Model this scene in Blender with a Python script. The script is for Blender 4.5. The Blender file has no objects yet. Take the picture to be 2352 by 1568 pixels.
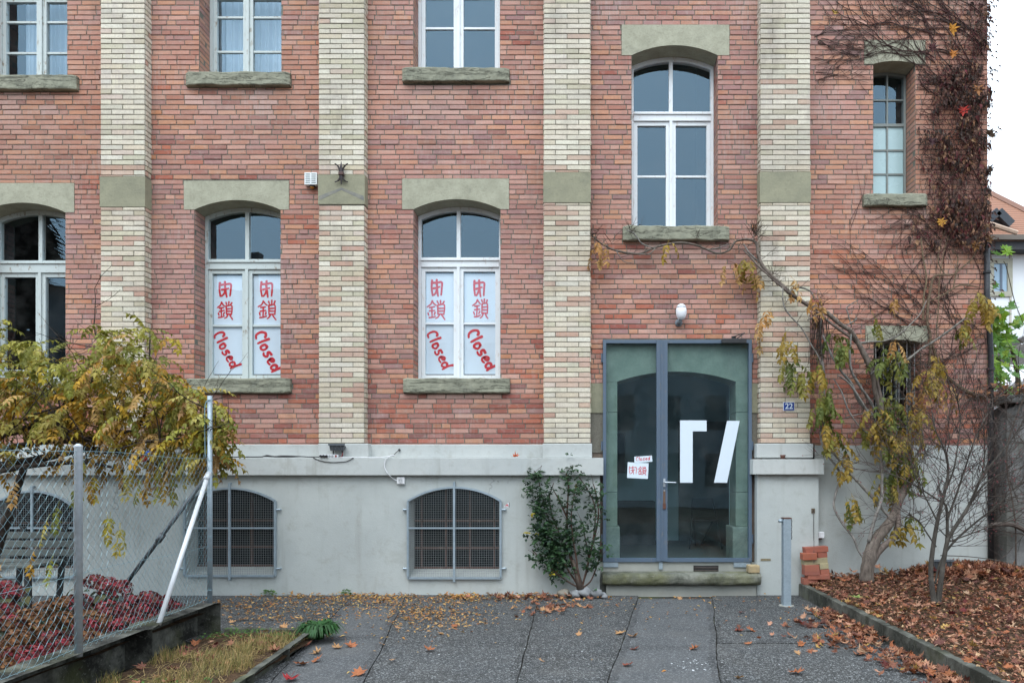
import bpy, bmesh, math, random
from mathutils import Vector, Matrix, noise
R = math.radians
scene = bpy.context.scene
COL = scene.collection
rnd = random.Random(11)

# ------------------------------------------------------------------ camera
CAMD, EYE, FPX, U0, V0 = 9.2, 1.6, 1564.0, 1330.0, 1089.0
cam_d = bpy.data.cameras.new("camera")
cam = bpy.data.objects.new("camera", cam_d)
COL.objects.link(cam)
cam.location = (0, -CAMD, EYE)
cam.rotation_euler = (R(90), 0, 0)
cam_d.sensor_width = 36
cam_d.lens = 36 * FPX / 2352
cam_d.shift_x = (1176 - U0) / 2352
cam_d.shift_y = (V0 - 784) / 2352
cam_d.clip_start = 0.05
cam_d.clip_end = 600
scene.camera = cam

# ------------------------------------------------------------------ world, sun, exposure
SUN_EL, SUN_ROT = R(55), R(200)
world = bpy.data.worlds.new("World")
scene.world = world
world.use_nodes = True
wt = world.node_tree
wt.nodes.clear()
sky = wt.nodes.new("ShaderNodeTexSky")
sky.sky_type = 'NISHITA'
sky.sun_disc = False
sky.sun_elevation = SUN_EL
sky.sun_rotation = SUN_ROT
sky.altitude = 500
sky.air_density = 1.0
sky.dust_density = 3.0
sky.ozone_density = 1.0
hs = wt.nodes.new("ShaderNodeHueSaturation")
hs.inputs['Saturation'].default_value = 0.2
veil = wt.nodes.new("ShaderNodeMixRGB")          # the even cloud cover over the sky
veil.inputs['Fac'].default_value = 0.6
veil.inputs['Color2'].default_value = (14.9, 17.2, 19.4, 1)
bg = wt.nodes.new("ShaderNodeBackground")
bg.inputs['Strength'].default_value = 0.15
wo = wt.nodes.new("ShaderNodeOutputWorld")
wt.links.new(sky.outputs[0], hs.inputs['Color'])
wt.links.new(hs.outputs[0], veil.inputs['Color1'])
wtc = wt.nodes.new("ShaderNodeTexCoord")          # an overcast sky is brighter overhead than at the horizon
wsep = wt.nodes.new("ShaderNodeSeparateXYZ")
wmr = wt.nodes.new("ShaderNodeMapRange")
wmr.inputs['From Min'].default_value = 0.0; wmr.inputs['From Max'].default_value = 1.0
wmr.inputs['To Min'].default_value = 0.62; wmr.inputs['To Max'].default_value = 1.5
wmul = wt.nodes.new("ShaderNodeVectorMath"); wmul.operation = 'SCALE'
wt.links.new(wtc.outputs['Generated'], wsep.inputs[0])
wt.links.new(wsep.outputs['Z'], wmr.inputs['Value'])
wt.links.new(veil.outputs[0], wmul.inputs[0]); wt.links.new(wmr.outputs[0], wmul.inputs['Scale'])
wt.links.new(wmul.outputs[0], bg.inputs['Color'])
wt.links.new(bg.outputs[0], wo.inputs['Surface'])
sun_d = bpy.data.lights.new("sun", 'SUN')
sun_d.energy = 0.9
sun_d.angle = R(30)
sun_d.color = (1.0, 0.98, 0.95)
sun = bpy.data.objects.new("sun", sun_d)
COL.objects.link(sun)
sun.rotation_euler = (R(35), 0, R(-20))
scene.view_settings.view_transform = 'Standard'
scene.view_settings.look = 'None'
scene.view_settings.exposure = 0.3
scene.view_settings.gamma = 1.0
scene.cycles.max_bounces = 8
scene.cycles.transparent_max_bounces = 12

# ------------------------------------------------------------------ photo pixel -> place helpers
def X(u, y=0.0): return (u - U0) * (CAMD + y) / FPX
def Z(v, y=0.0): return EYE - (v - V0) * (CAMD + y) / FPX
def P(u, v, y=0.0): return Vector((X(u, y), y, Z(v, y)))
def G(u, v, z=0.0):
    d = FPX * (EYE - z) / (v - V0)
    return Vector(((u - U0) * d / FPX, d - CAMD, z))
def lin(c):
    c /= 255.0
    return c / 12.92 if c <= 0.04045 else ((c + 0.055) / 1.055) ** 2.4
def S(r, g, b, k=1.0): return (lin(r) * k, lin(g) * k, lin(b) * k)
def mixc(a, b, t): return tuple(a[i] + (b[i] - a[i]) * t for i in range(3))
def mul(c, k): return (c[0] * k, c[1] * k, c[2] * k)
def jit(c, r, a=0.1):
    k = 1 + r.uniform(-a, a)
    return (c[0] * k * (1 + r.uniform(-a, a) * .3), c[1] * k, c[2] * k * (1 + r.uniform(-a, a) * .3))

# ------------------------------------------------------------------ mesh builder and object helpers
WORG = {}
class MB:
    def __init__(s):
        s.v = []; s.f = []; s.c = []; s.m = []; s.col = (.5, .5, .5); s.mi = 0
    def add(s, p):
        s.v.append((p[0], p[1], p[2])); return len(s.v) - 1
    def face(s, idx, col=None):
        s.f.append(tuple(idx)); s.c.append(col or s.col); s.m.append(s.mi)
    def poly(s, pts, col=None):
        n = len(s.v)
        for p in pts: s.v.append((p[0], p[1], p[2]))
        s.face(range(n, n + len(pts)), col)
    def box(s, x0, x1, y0, y1, z0, z1, col=None):
        n = len(s.v)
        s.v += [(x0, y0, z0), (x1, y0, z0), (x1, y1, z0), (x0, y1, z0), (x0, y0, z1), (x1, y0, z1), (x1, y1, z1), (x0, y1, z1)]
        for q in ((0, 3, 2, 1), (4, 5, 6, 7), (0, 1, 5, 4), (1, 2, 6, 5), (2, 3, 7, 6), (3, 0, 4, 7)):
            s.face([n + i for i in q], col)
    def bar(s, a, b, w, h=None, col=None, up=(0, 0, 1)):
        a = Vector(a); b = Vector(b); h = h or w
        d = (b - a).normalized(); up = Vector(up)
        if abs(d.dot(up)) > .95: up = Vector((0, 1, 0))
        sx = d.cross(up).normalized() * w / 2; sy = sx.cross(d).normalized() * h / 2
        n = len(s.v)
        for p in (a, b):
            for k, l in ((-1, -1), (1, -1), (1, 1), (-1, 1)): s.add(p + sx * k + sy * l)
        for q in ((0, 1, 2, 3), (7, 6, 5, 4), (0, 4, 5, 1), (1, 5, 6, 2), (2, 6, 7, 3), (3, 7, 4, 0)):
            s.face([n + i for i in q], col)
    def tube(s, pts, rad, n=6, col=None, cap=True):
        pts = [Vector(p) for p in pts]
        if not hasattr(rad, '__len__'): rad = [rad] * len(pts)
        up = None; rings = []
        for i, p in enumerate(pts):
            d = (pts[min(i + 1, len(pts) - 1)] - pts[max(i - 1, 0)])
            d = d.normalized() if d.length > 1e-9 else Vector((0, 0, 1))
            if up is None:
                up = d.orthogonal().normalized()
            else:
                up = up - d * up.dot(d)
                up = up.normalized() if up.length > 1e-6 else d.orthogonal().normalized()
            bi = d.cross(up)
            b0 = len(s.v)
            for k in range(n):
                a = 2 * math.pi * k / n
                s.add(p + (up * math.cos(a) + bi * math.sin(a)) * rad[i])
            rings.append(b0)
        for i in range(len(rings) - 1):
            a, b = rings[i], rings[i + 1]
            for k in range(n):
                s.face((a + k, a + (k + 1) % n, b + (k + 1) % n, b + k), col)
        if cap and n > 2:
            s.face([rings[0] + k for k in range(n - 1, -1, -1)], col)
            s.face([rings[-1] + k for k in range(n)], col)
    def ball(s, c, r, seg=10, ring=7, col=None, sc=(1, 1, 1), amp=0.0, seed=0):
        c = Vector(c); b0 = len(s.v)
        for i in range(ring + 1):
            t = math.pi * i / ring
            for k in range(seg):
                a = 2 * math.pi * k / seg
                d = Vector((math.sin(t) * math.cos(a), math.sin(t) * math.sin(a), math.cos(t)))
                q = 1 + (amp * noise.noise(d * 1.7 + Vector((seed * 3.1, seed, 0))) if amp else 0)
                s.add((c.x + d.x * r * sc[0] * q, c.y + d.y * r * sc[1] * q, c.z + d.z * r * sc[2] * q))
        for i in range(ring):
            for k in range(seg):
                a = b0 + i * seg + k; b = b0 + i * seg + (k + 1) % seg
                s.face((a, a + seg, b + seg, b), col)
    def build(s, name, mats, parent=None, smooth=False, bevel=0.0, origin=None, noise_amp=0.0, sub=0):
        me = bpy.data.meshes.new(name)
        if origin is None:
            if s.v:
                xs = [p[0] for p in s.v]; ys = [p[1] for p in s.v]; zs = [p[2] for p in s.v]
                origin = ((min(xs) + max(xs)) / 2, (min(ys) + max(ys)) / 2, min(zs))
            else: origin = (0, 0, 0)
        o0 = Vector(origin)
        if bevel or sub:
            bm = bmesh.new()
            vs = [bm.verts.new(p) for p in s.v]
            lay = bm.faces.layers.int.new('mi_src')
            for i, f in enumerate(s.f):
                try:
                    fc = bm.faces.new([vs[k] for k in f]); fc[lay] = i
                except ValueError: pass
            if bevel:
                bmesh.ops.bevel(bm, geom=list(bm.edges), offset=bevel, segments=2, profile=0.6, affect='EDGES', clamp_overlap=True)
            if sub:
                bmesh.ops.subdivide_edges(bm, edges=list(bm.edges), cuts=sub, use_grid_fill=True)
            if noise_amp:
                for v in bm.verts:
                    v.co += Vector(noise.noise_vector(v.co * 7.0)) * noise_amp + Vector(noise.noise_vector(v.co * 21.0)) * noise_amp * .5
            bm.verts.index_update()
            verts = [tuple(v.co) for v in bm.verts]
            faces = [tuple(v.index for v in f.verts) for f in bm.faces]
            cols = [s.c[f[lay]] for f in bm.faces]; mids = [s.m[f[lay]] for f in bm.faces]
            bm.free()
        else:
            verts, faces, cols, mids = s.v, s.f, s.c, s.m
        me.from_pydata([(p[0] - o0.x, p[1] - o0.y, p[2] - o0.z) for p in verts], [], faces)
        at = me.attributes.new('Col', 'FLOAT_COLOR', 'FACE')
        flat = []
        for c in cols: flat += [c[0], c[1], c[2], 1.0]
        at.data.foreach_set('color', flat)
        if not isinstance(mats, (list, tuple)): mats = [mats]
        for m in mats: me.materials.append(m)
        if len(mats) > 1: me.polygons.foreach_set('material_index', mids)
        if smooth: me.polygons.foreach_set('use_smooth', [True] * len(faces))
        me.update()
        o = bpy.data.objects.new(name, me)
        COL.objects.link(o)
        place(o, o0, parent)
        return o
def place(o, worg, parent):
    WORG[o.name] = Vector(worg)
    if parent:
        o.parent = parent
        o.location = Vector(worg) - WORG[parent.name]
    else:
        o.location = worg
def thing(name, label, cat, loc, group=None, parent=None):
    o = bpy.data.objects.new(name, None)
    o.empty_display_size = .1
    COL.objects.link(o)
    place(o, loc, parent)
    if label: tag(o, label, cat, group)
    return o
def tag(o, label, cat, group=None):
    o['label'] = label; o['category'] = cat
    if group: o['group'] = group
    return o
def structure(o): o['kind'] = 'structure'; return o
def smoothpath(pts, n=5):
    pts = [Vector(p) for p in pts]
    if len(pts) < 3: return pts
    out = []
    for i in range(len(pts) - 1):
        p0 = pts[max(i - 1, 0)]; p1 = pts[i]; p2 = pts[i + 1]; p3 = pts[min(i + 2, len(pts) - 1)]
        for k in range(n):
            t = k / n
            out.append(.5 * ((2 * p1) + (p2 - p0) * t + (2 * p0 - 5 * p1 + 4 * p2 - p3) * t * t + (3 * p1 - p0 - 3 * p2 + p3) * t ** 3))
    out.append(pts[-1])
    return out
def lerp(a, b, t): return a + (b - a) * t

# ------------------------------------------------------------------ materials
class NT:
    def __init__(s, name):
        s.mat = bpy.data.materials.new(name); s.mat.use_nodes = True
        s.t = s.mat.node_tree; s.t.nodes.clear()
        s.out = s.n("OutputMaterial")
        s.tc = s.n("TexCoord")
        s.obj = s.tc.outputs['Object']
        geo = s.n("NewGeometry")
        s.pos = geo.outputs['Position']
    def n(s, t, **k):
        nd = s.t.nodes.new("ShaderNode" + t)
        for a, b in k.items(): setattr(nd, a, b)
        return nd
    def l(s, a, b): s.t.links.new(a, b)
    def val(s, sock, v):
        if isinstance(v, (int, float)): sock.default_value = v
        elif isinstance(v, (tuple, list)): sock.default_value = tuple(v) + ((1,) if len(v) == 3 and len(sock.default_value) == 4 else ())
        else: s.l(v, sock)
    def mapping(s, vec, scale):
        m = s.n("Mapping"); s.l(vec, m.inputs[0]); m.inputs['Scale'].default_value = scale; return m.outputs[0]
    def noise(s, scale, detail=4, rough=.6, vec=None, sc=None, dist=0):
        nd = s.n("TexNoise"); v = vec or s.pos
        if sc: v = s.mapping(v, sc)
        s.l(v, nd.inputs['Vector']); nd.inputs['Scale'].default_value = scale
        nd.inputs['Detail'].default_value = detail; nd.inputs['Roughness'].default_value = rough
        nd.inputs['Distortion'].default_value = dist
        return nd.outputs['Fac']
    def voro(s, scale, feature='F1', vec=None, out='Distance', sc=None):
        nd = s.n("TexVoronoi"); nd.feature = feature; v = vec or s.pos
        if sc: v = s.mapping(v, sc)
        s.l(v, nd.inputs['Vector']); nd.inputs['Scale'].default_value = scale
        return nd.outputs[out]
    def ramp(s, fac, a, b, lo=0.0, hi=1.0):
        nd = s.n("MapRange"); nd.clamp = True
        s.l(fac, nd.inputs['Value'])
        nd.inputs['From Min'].default_value = a; nd.inputs['From Max'].default_value = b
        nd.inputs['To Min'].default_value = lo; nd.inputs['To Max'].default_value = hi
        return nd.outputs[0]
    def math(s, op, a, b=0.0):
        nd = s.n("Math", operation=op); s.val(nd.inputs[0], a); s.val(nd.inputs[1], b); return nd.outputs[0]
    def mix(s, fac, a, b, mode='MIX'):
        nd = s.n("MixRGB", blend_type=mode); s.val(nd.inputs[0], fac); s.val(nd.inputs[1], a); s.val(nd.inputs[2], b); return nd.outputs[0]
    def col(s):
        a = s.n("Attribute"); a.attribute_name = 'Col'; return a.outputs['Color']
    def sepz(s, what='Z'):
        nd = s.n("SeparateXYZ"); s.l(s.pos, nd.inputs[0]); return nd.outputs[what]
    def bump(s, h, strength=.5, dist=.01, prev=None):
        nd = s.n("Bump"); s.l(h, nd.inputs['Height']); nd.inputs['Strength'].default_value = strength
        nd.inputs['Distance'].default_value = dist
        if prev is not None: s.l(prev, nd.inputs['Normal'])
        return nd.outputs[0]
    def principled(s, col, rough=.8, metal=0.0, normal=None, spec=None, trans=None):
        b = s.n("BsdfPrincipled"); s.val(b.inputs['Base Color'], col); s.val(b.inputs['Roughness'], rough)
        s.val(b.inputs['Metallic'], metal)
        if spec is not None: b.inputs['Specular IOR Level'].default_value = spec
        if normal is not None: s.l(normal, b.inputs['Normal'])
        s.l(b.outputs[0], s.out.inputs['Surface'])
        return b

def m_brick():
    t = NT("brick_face")
    c = t.col()
    n1 = t.noise(60, 3); n2 = t.noise(14, 4); n3 = t.noise(1.1, 3)
    st = t.noise(40, 2, sc=(1, 1, .08))
    c = t.mix(t.ramp(n1, .35, .75, .0, .25), c, (.12, .09, .085), 'MIX')
    c = t.mix(t.ramp(n2, .52, .8, 0, .45), c, (.47, .40, .36))
    c = t.mix(t.math('MULTIPLY', t.ramp(n3, .48, .7, 0, 1), t.ramp(st, .4, .7, 0, .5)), c, (.5, .43, .41))
    grain = t.noise(9, 3, sc=(1, 1, 14))
    c = t.mix(t.ramp(grain, .55, .75, 0, .25), c, (.12, .08, .07))
    big = t.noise(.45, 4, .6)
    c = t.mix(t.ramp(big, .35, .7, .0, .32), c, (.13, .1, .09))
    soot = t.noise(2.2, 5, .7, sc=(1, 1, .35))
    c = t.mix(t.ramp(soot, .56, .75, 0, .4), c, (.13, .1, .09))
    nb = t.bump(n1, .5, .004); nb = t.bump(n2, .4, .006, nb)
    t.principled(c, .88, normal=nb, spec=.3)
    return t.mat
def m_simple(name, rough=.7, scale=25, amt=.25, bumpd=.003, metal=0.0, spec=.4, dark=(.1, .1, .1), attr=True, base=None):
    t = NT(name)
    c = t.col() if base is None else base
    n1 = t.noise(scale, 4); n2 = t.noise(scale * .2, 4)
    c = t.mix(t.ramp(n1, .35, .75, 0, amt), c, dark)
    c = t.mix(t.ramp(n2, .45, .8, 0, amt), c, dark)
    t.principled(c, t.ramp(n1, .3, .7, rough - .08, min(1, rough + .1)), metal, t.bump(n1, .4, bumpd), spec)
    return t.mat
def m_mortar():
    t = NT("mortar")
    n = t.noise(45, 4); n2 = t.noise(2.5, 3)
    c = t.mix(n2, S(104, 103, 94), S(134, 130, 119))
    c = t.mix(t.ramp(n, .4, .7, 0, .5), c, S(74, 69, 63))
    t.principled(c, .95, normal=t.bump(n, .6, .006), spec=.2)
    return t.mat
def m_stone(name, c1, c2, streak=.35, cracks=0.0, bumpd=.008):
    t = NT(name)
    n1 = t.noise(5, 5, .65); n2 = t.noise(38, 4); n3 = t.noise(2.2, 4, .7, dist=.6)
    c = t.mix(t.ramp(n1, .35, .65), c1, c2)
    c = t.mix(t.ramp(n3, .58, .72, 0, streak), c, S(84, 88, 84))
    c = t.mix(t.ramp(n2, .5, .75, 0, .3), c, S(110, 106, 90))
    h = t.math('ADD', n2, t.math('MULTIPLY', n1, 1.5))
    nb = t.bump(h, .5, bumpd)
    if cracks:
        w = t.noise(2.6, 5, .75, sc=(1, 1, 9), dist=.8)
        k = t.ramp(t.math('ABSOLUTE', t.math('SUBTRACT', w, .56)), 0, .02, 1, 0)
        c = t.mix(t.math('MULTIPLY', k, cracks), c, S(60, 60, 50))
        nb = t.bump(t.math('SUBTRACT', 1.0, k), .7, .02, nb)
    t.principled(c, .9, normal=nb, spec=.25)
    return t.mat
def m_plaster(name, c1, c2, drip=.3, crack=True):
    t = NT(name)
    n1 = t.noise(.9, 5, .65); n2 = t.noise(55, 4); n4 = t.noise(8, 5, .7)
    st = t.noise(7, 4, .6, sc=(1, 1, .06)); st2 = t.noise(3.0, 3, sc=(1, 1, .2))
    c = t.mix(t.ramp(n1, .35, .68), c1, c2)
    c = t.mix(t.math('MULTIPLY', t.ramp(st, .55, .78), t.ramp(st2, .4, .7, 0, drip)), c, S(120, 116, 104))
    c = t.mix(t.ramp(n4, .55, .75, 0, .3), c, S(136, 132, 122))
    blot = t.noise(2.3, 6, .72, dist=.7)
    c = t.mix(t.ramp(blot, .56, .68, 0, .3), c, S(140, 138, 128))
    if crack:
        w = t.voro(.4, 'DISTANCE_TO_EDGE', vec=t.distort(.5))
        gate = t.ramp(t.noise(.9, 2), .6, .63)
        k = t.math('MULTIPLY', t.ramp(w, 0, .006, 1, 0), gate)
        c = t.mix(t.math('MULTIPLY', k, .45), c, S(90, 88, 82))
    t.principled(c, .92, normal=t.bump(t.math('ADD', n2, t.math('MULTIPLY', n4, 1.2)), .35, .006), spec=.25)
    return t.mat
def _distort(s, amt):
    nz = s.n("TexNoise"); s.l(s.pos, nz.inputs['Vector']); nz.inputs['Scale'].default_value = 3.0; nz.inputs['Detail'].default_value = 5
    mx = s.n("MixRGB", blend_type='LINEAR_LIGHT'); mx.inputs[0].default_value = amt
    s.l(s.pos, mx.inputs[1]); s.l(nz.outputs['Color'], mx.inputs[2]); return mx.outputs[0]
NT.distort = _distort
def m_paint(name, c, chip=.0, cchip=(.25, .2, .16)):
    t = NT(name)
    n1 = t.noise(26, 5, .7, sc=(1, 1, .35)); n2 = t.noise(3, 3); n3 = t.noise(9, 4, .65)
    cc = t.mix(t.ramp(n2, .3, .7, 0, .25), c, mul(c, .78))
    if chip:
        k = t.math('MULTIPLY', t.ramp(n1, .56, .62), t.ramp(n3, .44, .56))
        cc = t.mix(t.math('MULTIPLY', k, chip), cc, cchip)
    t.principled(cc, .5, normal=t.bump(n1, .3, .002), spec=.4)
    return t.mat
def m_glass(name, tint=(.97, .98, .98), refl=2.9, wav=.12, film=.05):
    t = NT(name)
    tr = t.n("BsdfTransparent"); tr.inputs[0].default_value = tint + (1,)
    gl = t.n("BsdfGlossy"); gl.inputs['Roughness'].default_value = 0.0; gl.inputs['Color'].default_value = (.54, .8, 1.0, 1)
    nz = t.noise(1.6, 2, .4)
    nb = t.bump(nz, wav, .01)
    t.l(nb, gl.inputs['Normal'])
    geo = t.n("NewGeometry"); dp = t.n("VectorMath"); dp.operation = 'DOT_PRODUCT'      # Fresnel of a thin pane, the same from both sides
    t.l(geo.outputs['Incoming'], dp.inputs[0]); t.l(geo.outputs['Normal'], dp.inputs[1])
    ca = t.math('ABSOLUTE', dp.outputs['Value']); om = t.math('POWER', t.math('SUBTRACT', 1.0, ca), 5.0)
    frv = t.math('ADD', .04, t.math('MULTIPLY', om, .96))
    dn = t.noise(4, 4)
    k = t.math('ADD', t.math('MULTIPLY', frv, refl), 0.0)
    k = t.math('MINIMUM', k, 1.0)
    mx = t.n("MixShader"); t.l(k, mx.inputs[0]); t.l(tr.outputs[0], mx.inputs[1]); t.l(gl.outputs[0], mx.inputs[2])
    # a film of dust on the outside
    df = t.n("BsdfDiffuse"); df.inputs[0].default_value = (.45, .47, .46, 1)
    m2 = t.n("MixShader"); t.l(t.ramp(dn, .45, .8, film * .1, film), m2.inputs[0]); t.l(mx.outputs[0], m2.inputs[1]); t.l(df.outputs[0], m2.inputs[2])
    t.l(m2.outputs[0], t.out.inputs['Surface'])
    return t.mat
def m_leaf(name, transl=.3, rough=.55):
    t = NT(name)
    c = t.col()
    n = t.noise(35, 3); c = t.mix(t.ramp(n, .35, .7, 0, .35), c, (.05, .04, .015))
    b = t.n("BsdfPrincipled"); t.l(c, b.inputs['Base Color']); b.inputs['Roughness'].default_value = rough
    b.inputs['Specular IOR Level'].default_value = .3
    tl = t.n("BsdfTranslucent"); t.l(c, tl.inputs[0])
    mx = t.n("MixShader"); mx.inputs[0].default_value = transl
    t.l(b.outputs[0], mx.inputs[1]); t.l(tl.outputs[0], mx.inputs[2]); t.l(mx.outputs[0], t.out.inputs['Surface'])
    return t.mat
def m_asphalt():
    t = NT("asphalt")
    c = t.col()
    v = t.voro(160, out='Color'); sv = t.n("SeparateColor"); t.l(v, sv.inputs[0])
    n1 = t.noise(3.2, 5, .7); n2 = t.noise(.9, 4, .6); n3 = t.noise(90, 3); n4 = t.noise(14, 5, .75)
    v2 = t.voro(75, out='Color'); sv2 = t.n("SeparateColor"); t.l(v2, sv2.inputs[0])
    n6 = t.noise(1.7, 6, .75, dist=.8)
    c = t.mix(t.ramp(n1, .42, .62, 0, .55), c, (.05, .049, .047))
    c = t.mix(t.ramp(n6, .5, .6, 0, .8), c, (.034, .034, .032))
    c = t.mix(t.ramp(n4, .55, .66, 0, .55), c, (.03, .03, .028))
    c = t.mix(t.ramp(sv.outputs[0], .72, .95, 0, .7), c, (.32, .33, .33))
    c = t.mix(t.ramp(sv2.outputs[0], .84, .97, 0, .6), c, (.34, .35, .35))
    c = t.mix(t.ramp(sv2.outputs[1], .72, .95, 0, .75), c, (.03, .03, .03))
    c = t.mix(t.ramp(sv.outputs[1], .7, .95, 0, .7), c, (.03, .03, .03))
    c = t.mix(t.ramp(n2, .55, .75, 0, .4), c, (.16, .155, .145))
    h = t.math('ADD', t.voro(160), t.math('MULTIPLY', n4, 1.2))
    t.principled(c, .85, normal=t.bump(h, .8, .006), spec=.35)
    return t.mat
def m_smooth_asphalt():
    t = NT("trench_asphalt")
    c = t.col()
    v = t.voro(240, out='Color'); sv = t.n("SeparateColor"); t.l(v, sv.inputs[0])
    n1 = t.noise(2.2, 4, .65); n4 = t.noise(20, 5, .7)
    c = t.mix(t.ramp(n1, .4, .7, 0, .3), c, (.13, .133, .137))
    c = t.mix(t.ramp(sv.outputs[0], .7, .95, 0, .5), c, (.24, .245, .25))
    c = t.mix(t.ramp(sv.outputs[1], .75, .95, 0, .5), c, (.05, .05, .05))
    c = t.mix(t.ramp(n4, .6, .75, 0, .5), c, (.05, .05, .048))
    v2 = t.voro(90, out='Color'); sv2 = t.n("SeparateColor"); t.l(v2, sv2.inputs[0])
    c = t.mix(t.ramp(sv2.outputs[0], .75, .95, 0, .45), c, (.26, .265, .27)); c = t.mix(t.ramp(sv2.outputs[1], .75, .95, 0, .5), c, (.07, .07, .068))
    c = t.mix(t.ramp(t.noise(1.1, 5, .7), .52, .7, 0, .5), c, (.085, .084, .08))
    t.principled(c, .85, normal=t.bump(t.voro(240), .5, .004), spec=.3)
    return t.mat
def m_mossy(name, c1, dark, moss, amt=.8):
    t = NT(name)
    n1 = t.noise(2.6, 5, .7); n2 = t.noise(40, 4); n3 = t.noise(5, 4, .65, sc=(1, 1, .35)); n5 = t.noise(1.5, 4, .6)
    c = t.mix(t.ramp(n1, .36, .6, 0, amt), c1, dark)
    c = t.mix(t.ramp(n3, .5, .66, 0, .7), c, dark)
    c = t.mix(t.ramp(n5, .52, .66, 0, .6), c, moss)
    c = t.mix(t.ramp(n2, .6, .78, 0, .45), c, (.3, .3, .27))
    t.principled(c, .95, normal=t.bump(t.math('ADD', n2, n1), .7, .01), spec=.15)
    return t.mat
def m_soil():
    t = NT("soil")
    n1 = t.noise(30, 5, .7); n2 = t.noise(9, 4)
    c = t.mix(t.ramp(n1, .35, .65), (.03, .02, .014), (.12, .075, .045))
    c = t.mix(t.ramp(n2, .5, .7, 0, .5), c, (.11, .06, .03))
    t.principled(c, .95, normal=t.bump(n1, 1, .03), spec=.1)
    return t.mat
def m_rooftile():
    t = NT("roof_tile")
    br = t.n("TexBrick"); t.l(t.tc.outputs['UV'], br.inputs[0])
    c = t.col(); n = t.noise(1.2, 4); n2 = t.noise(9, 2)
    w = t.n("TexWave"); w.bands_direction = 'Z'; t.l(t.pos, w.inputs[0]); w.inputs['Scale'].default_value = 2.2; w.inputs['Distortion'].default_value = .6
    c = t.mix(t.ramp(w.outputs['Fac'], .1, .5, .55, 0), c, (.08, .05, .04))
    c = t.mix(t.ramp(n2, .4, .7, 0, .4), c, (.2, .12, .09))
    t.principled(c, .9, normal=t.bump(w.outputs['Fac'], .6, .05), spec=.2)
    return t.mat
def m_bark(name, scale=30):
    t = NT(name)
    c = t.col(); n1 = t.noise(scale, 5, .7, sc=(1, 1, .3)); n2 = t.noise(scale * .3, 3)
    c = t.mix(t.ramp(n1, .35, .65, 0, .6), c, (.02, .016, .013))
    c = t.mix(t.ramp(n2, .5, .75, 0, .35), c, (.22, .2, .17))
    t.principled(c, .9, normal=t.bump(n1, .8, .012), spec=.2)
    return t.mat
def m_galv(name, c=(.3, .365, .41), rough=.45):
    t = NT(name)
    v = t.voro(45, out='Color'); n = t.noise(6, 4)
    sv = t.n("SeparateColor"); t.l(v, sv.inputs[0])
    cc = t.mix(t.ramp(sv.outputs[0], 0, 1, 0, .35), c, mul(c, 1.35))
    cc = t.mix(t.ramp(n, .5, .75, 0, .4), cc, mul(c, .55))
    t.principled(cc, rough, .4, t.bump(n, .2, .002), .5)
    return t.mat

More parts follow.
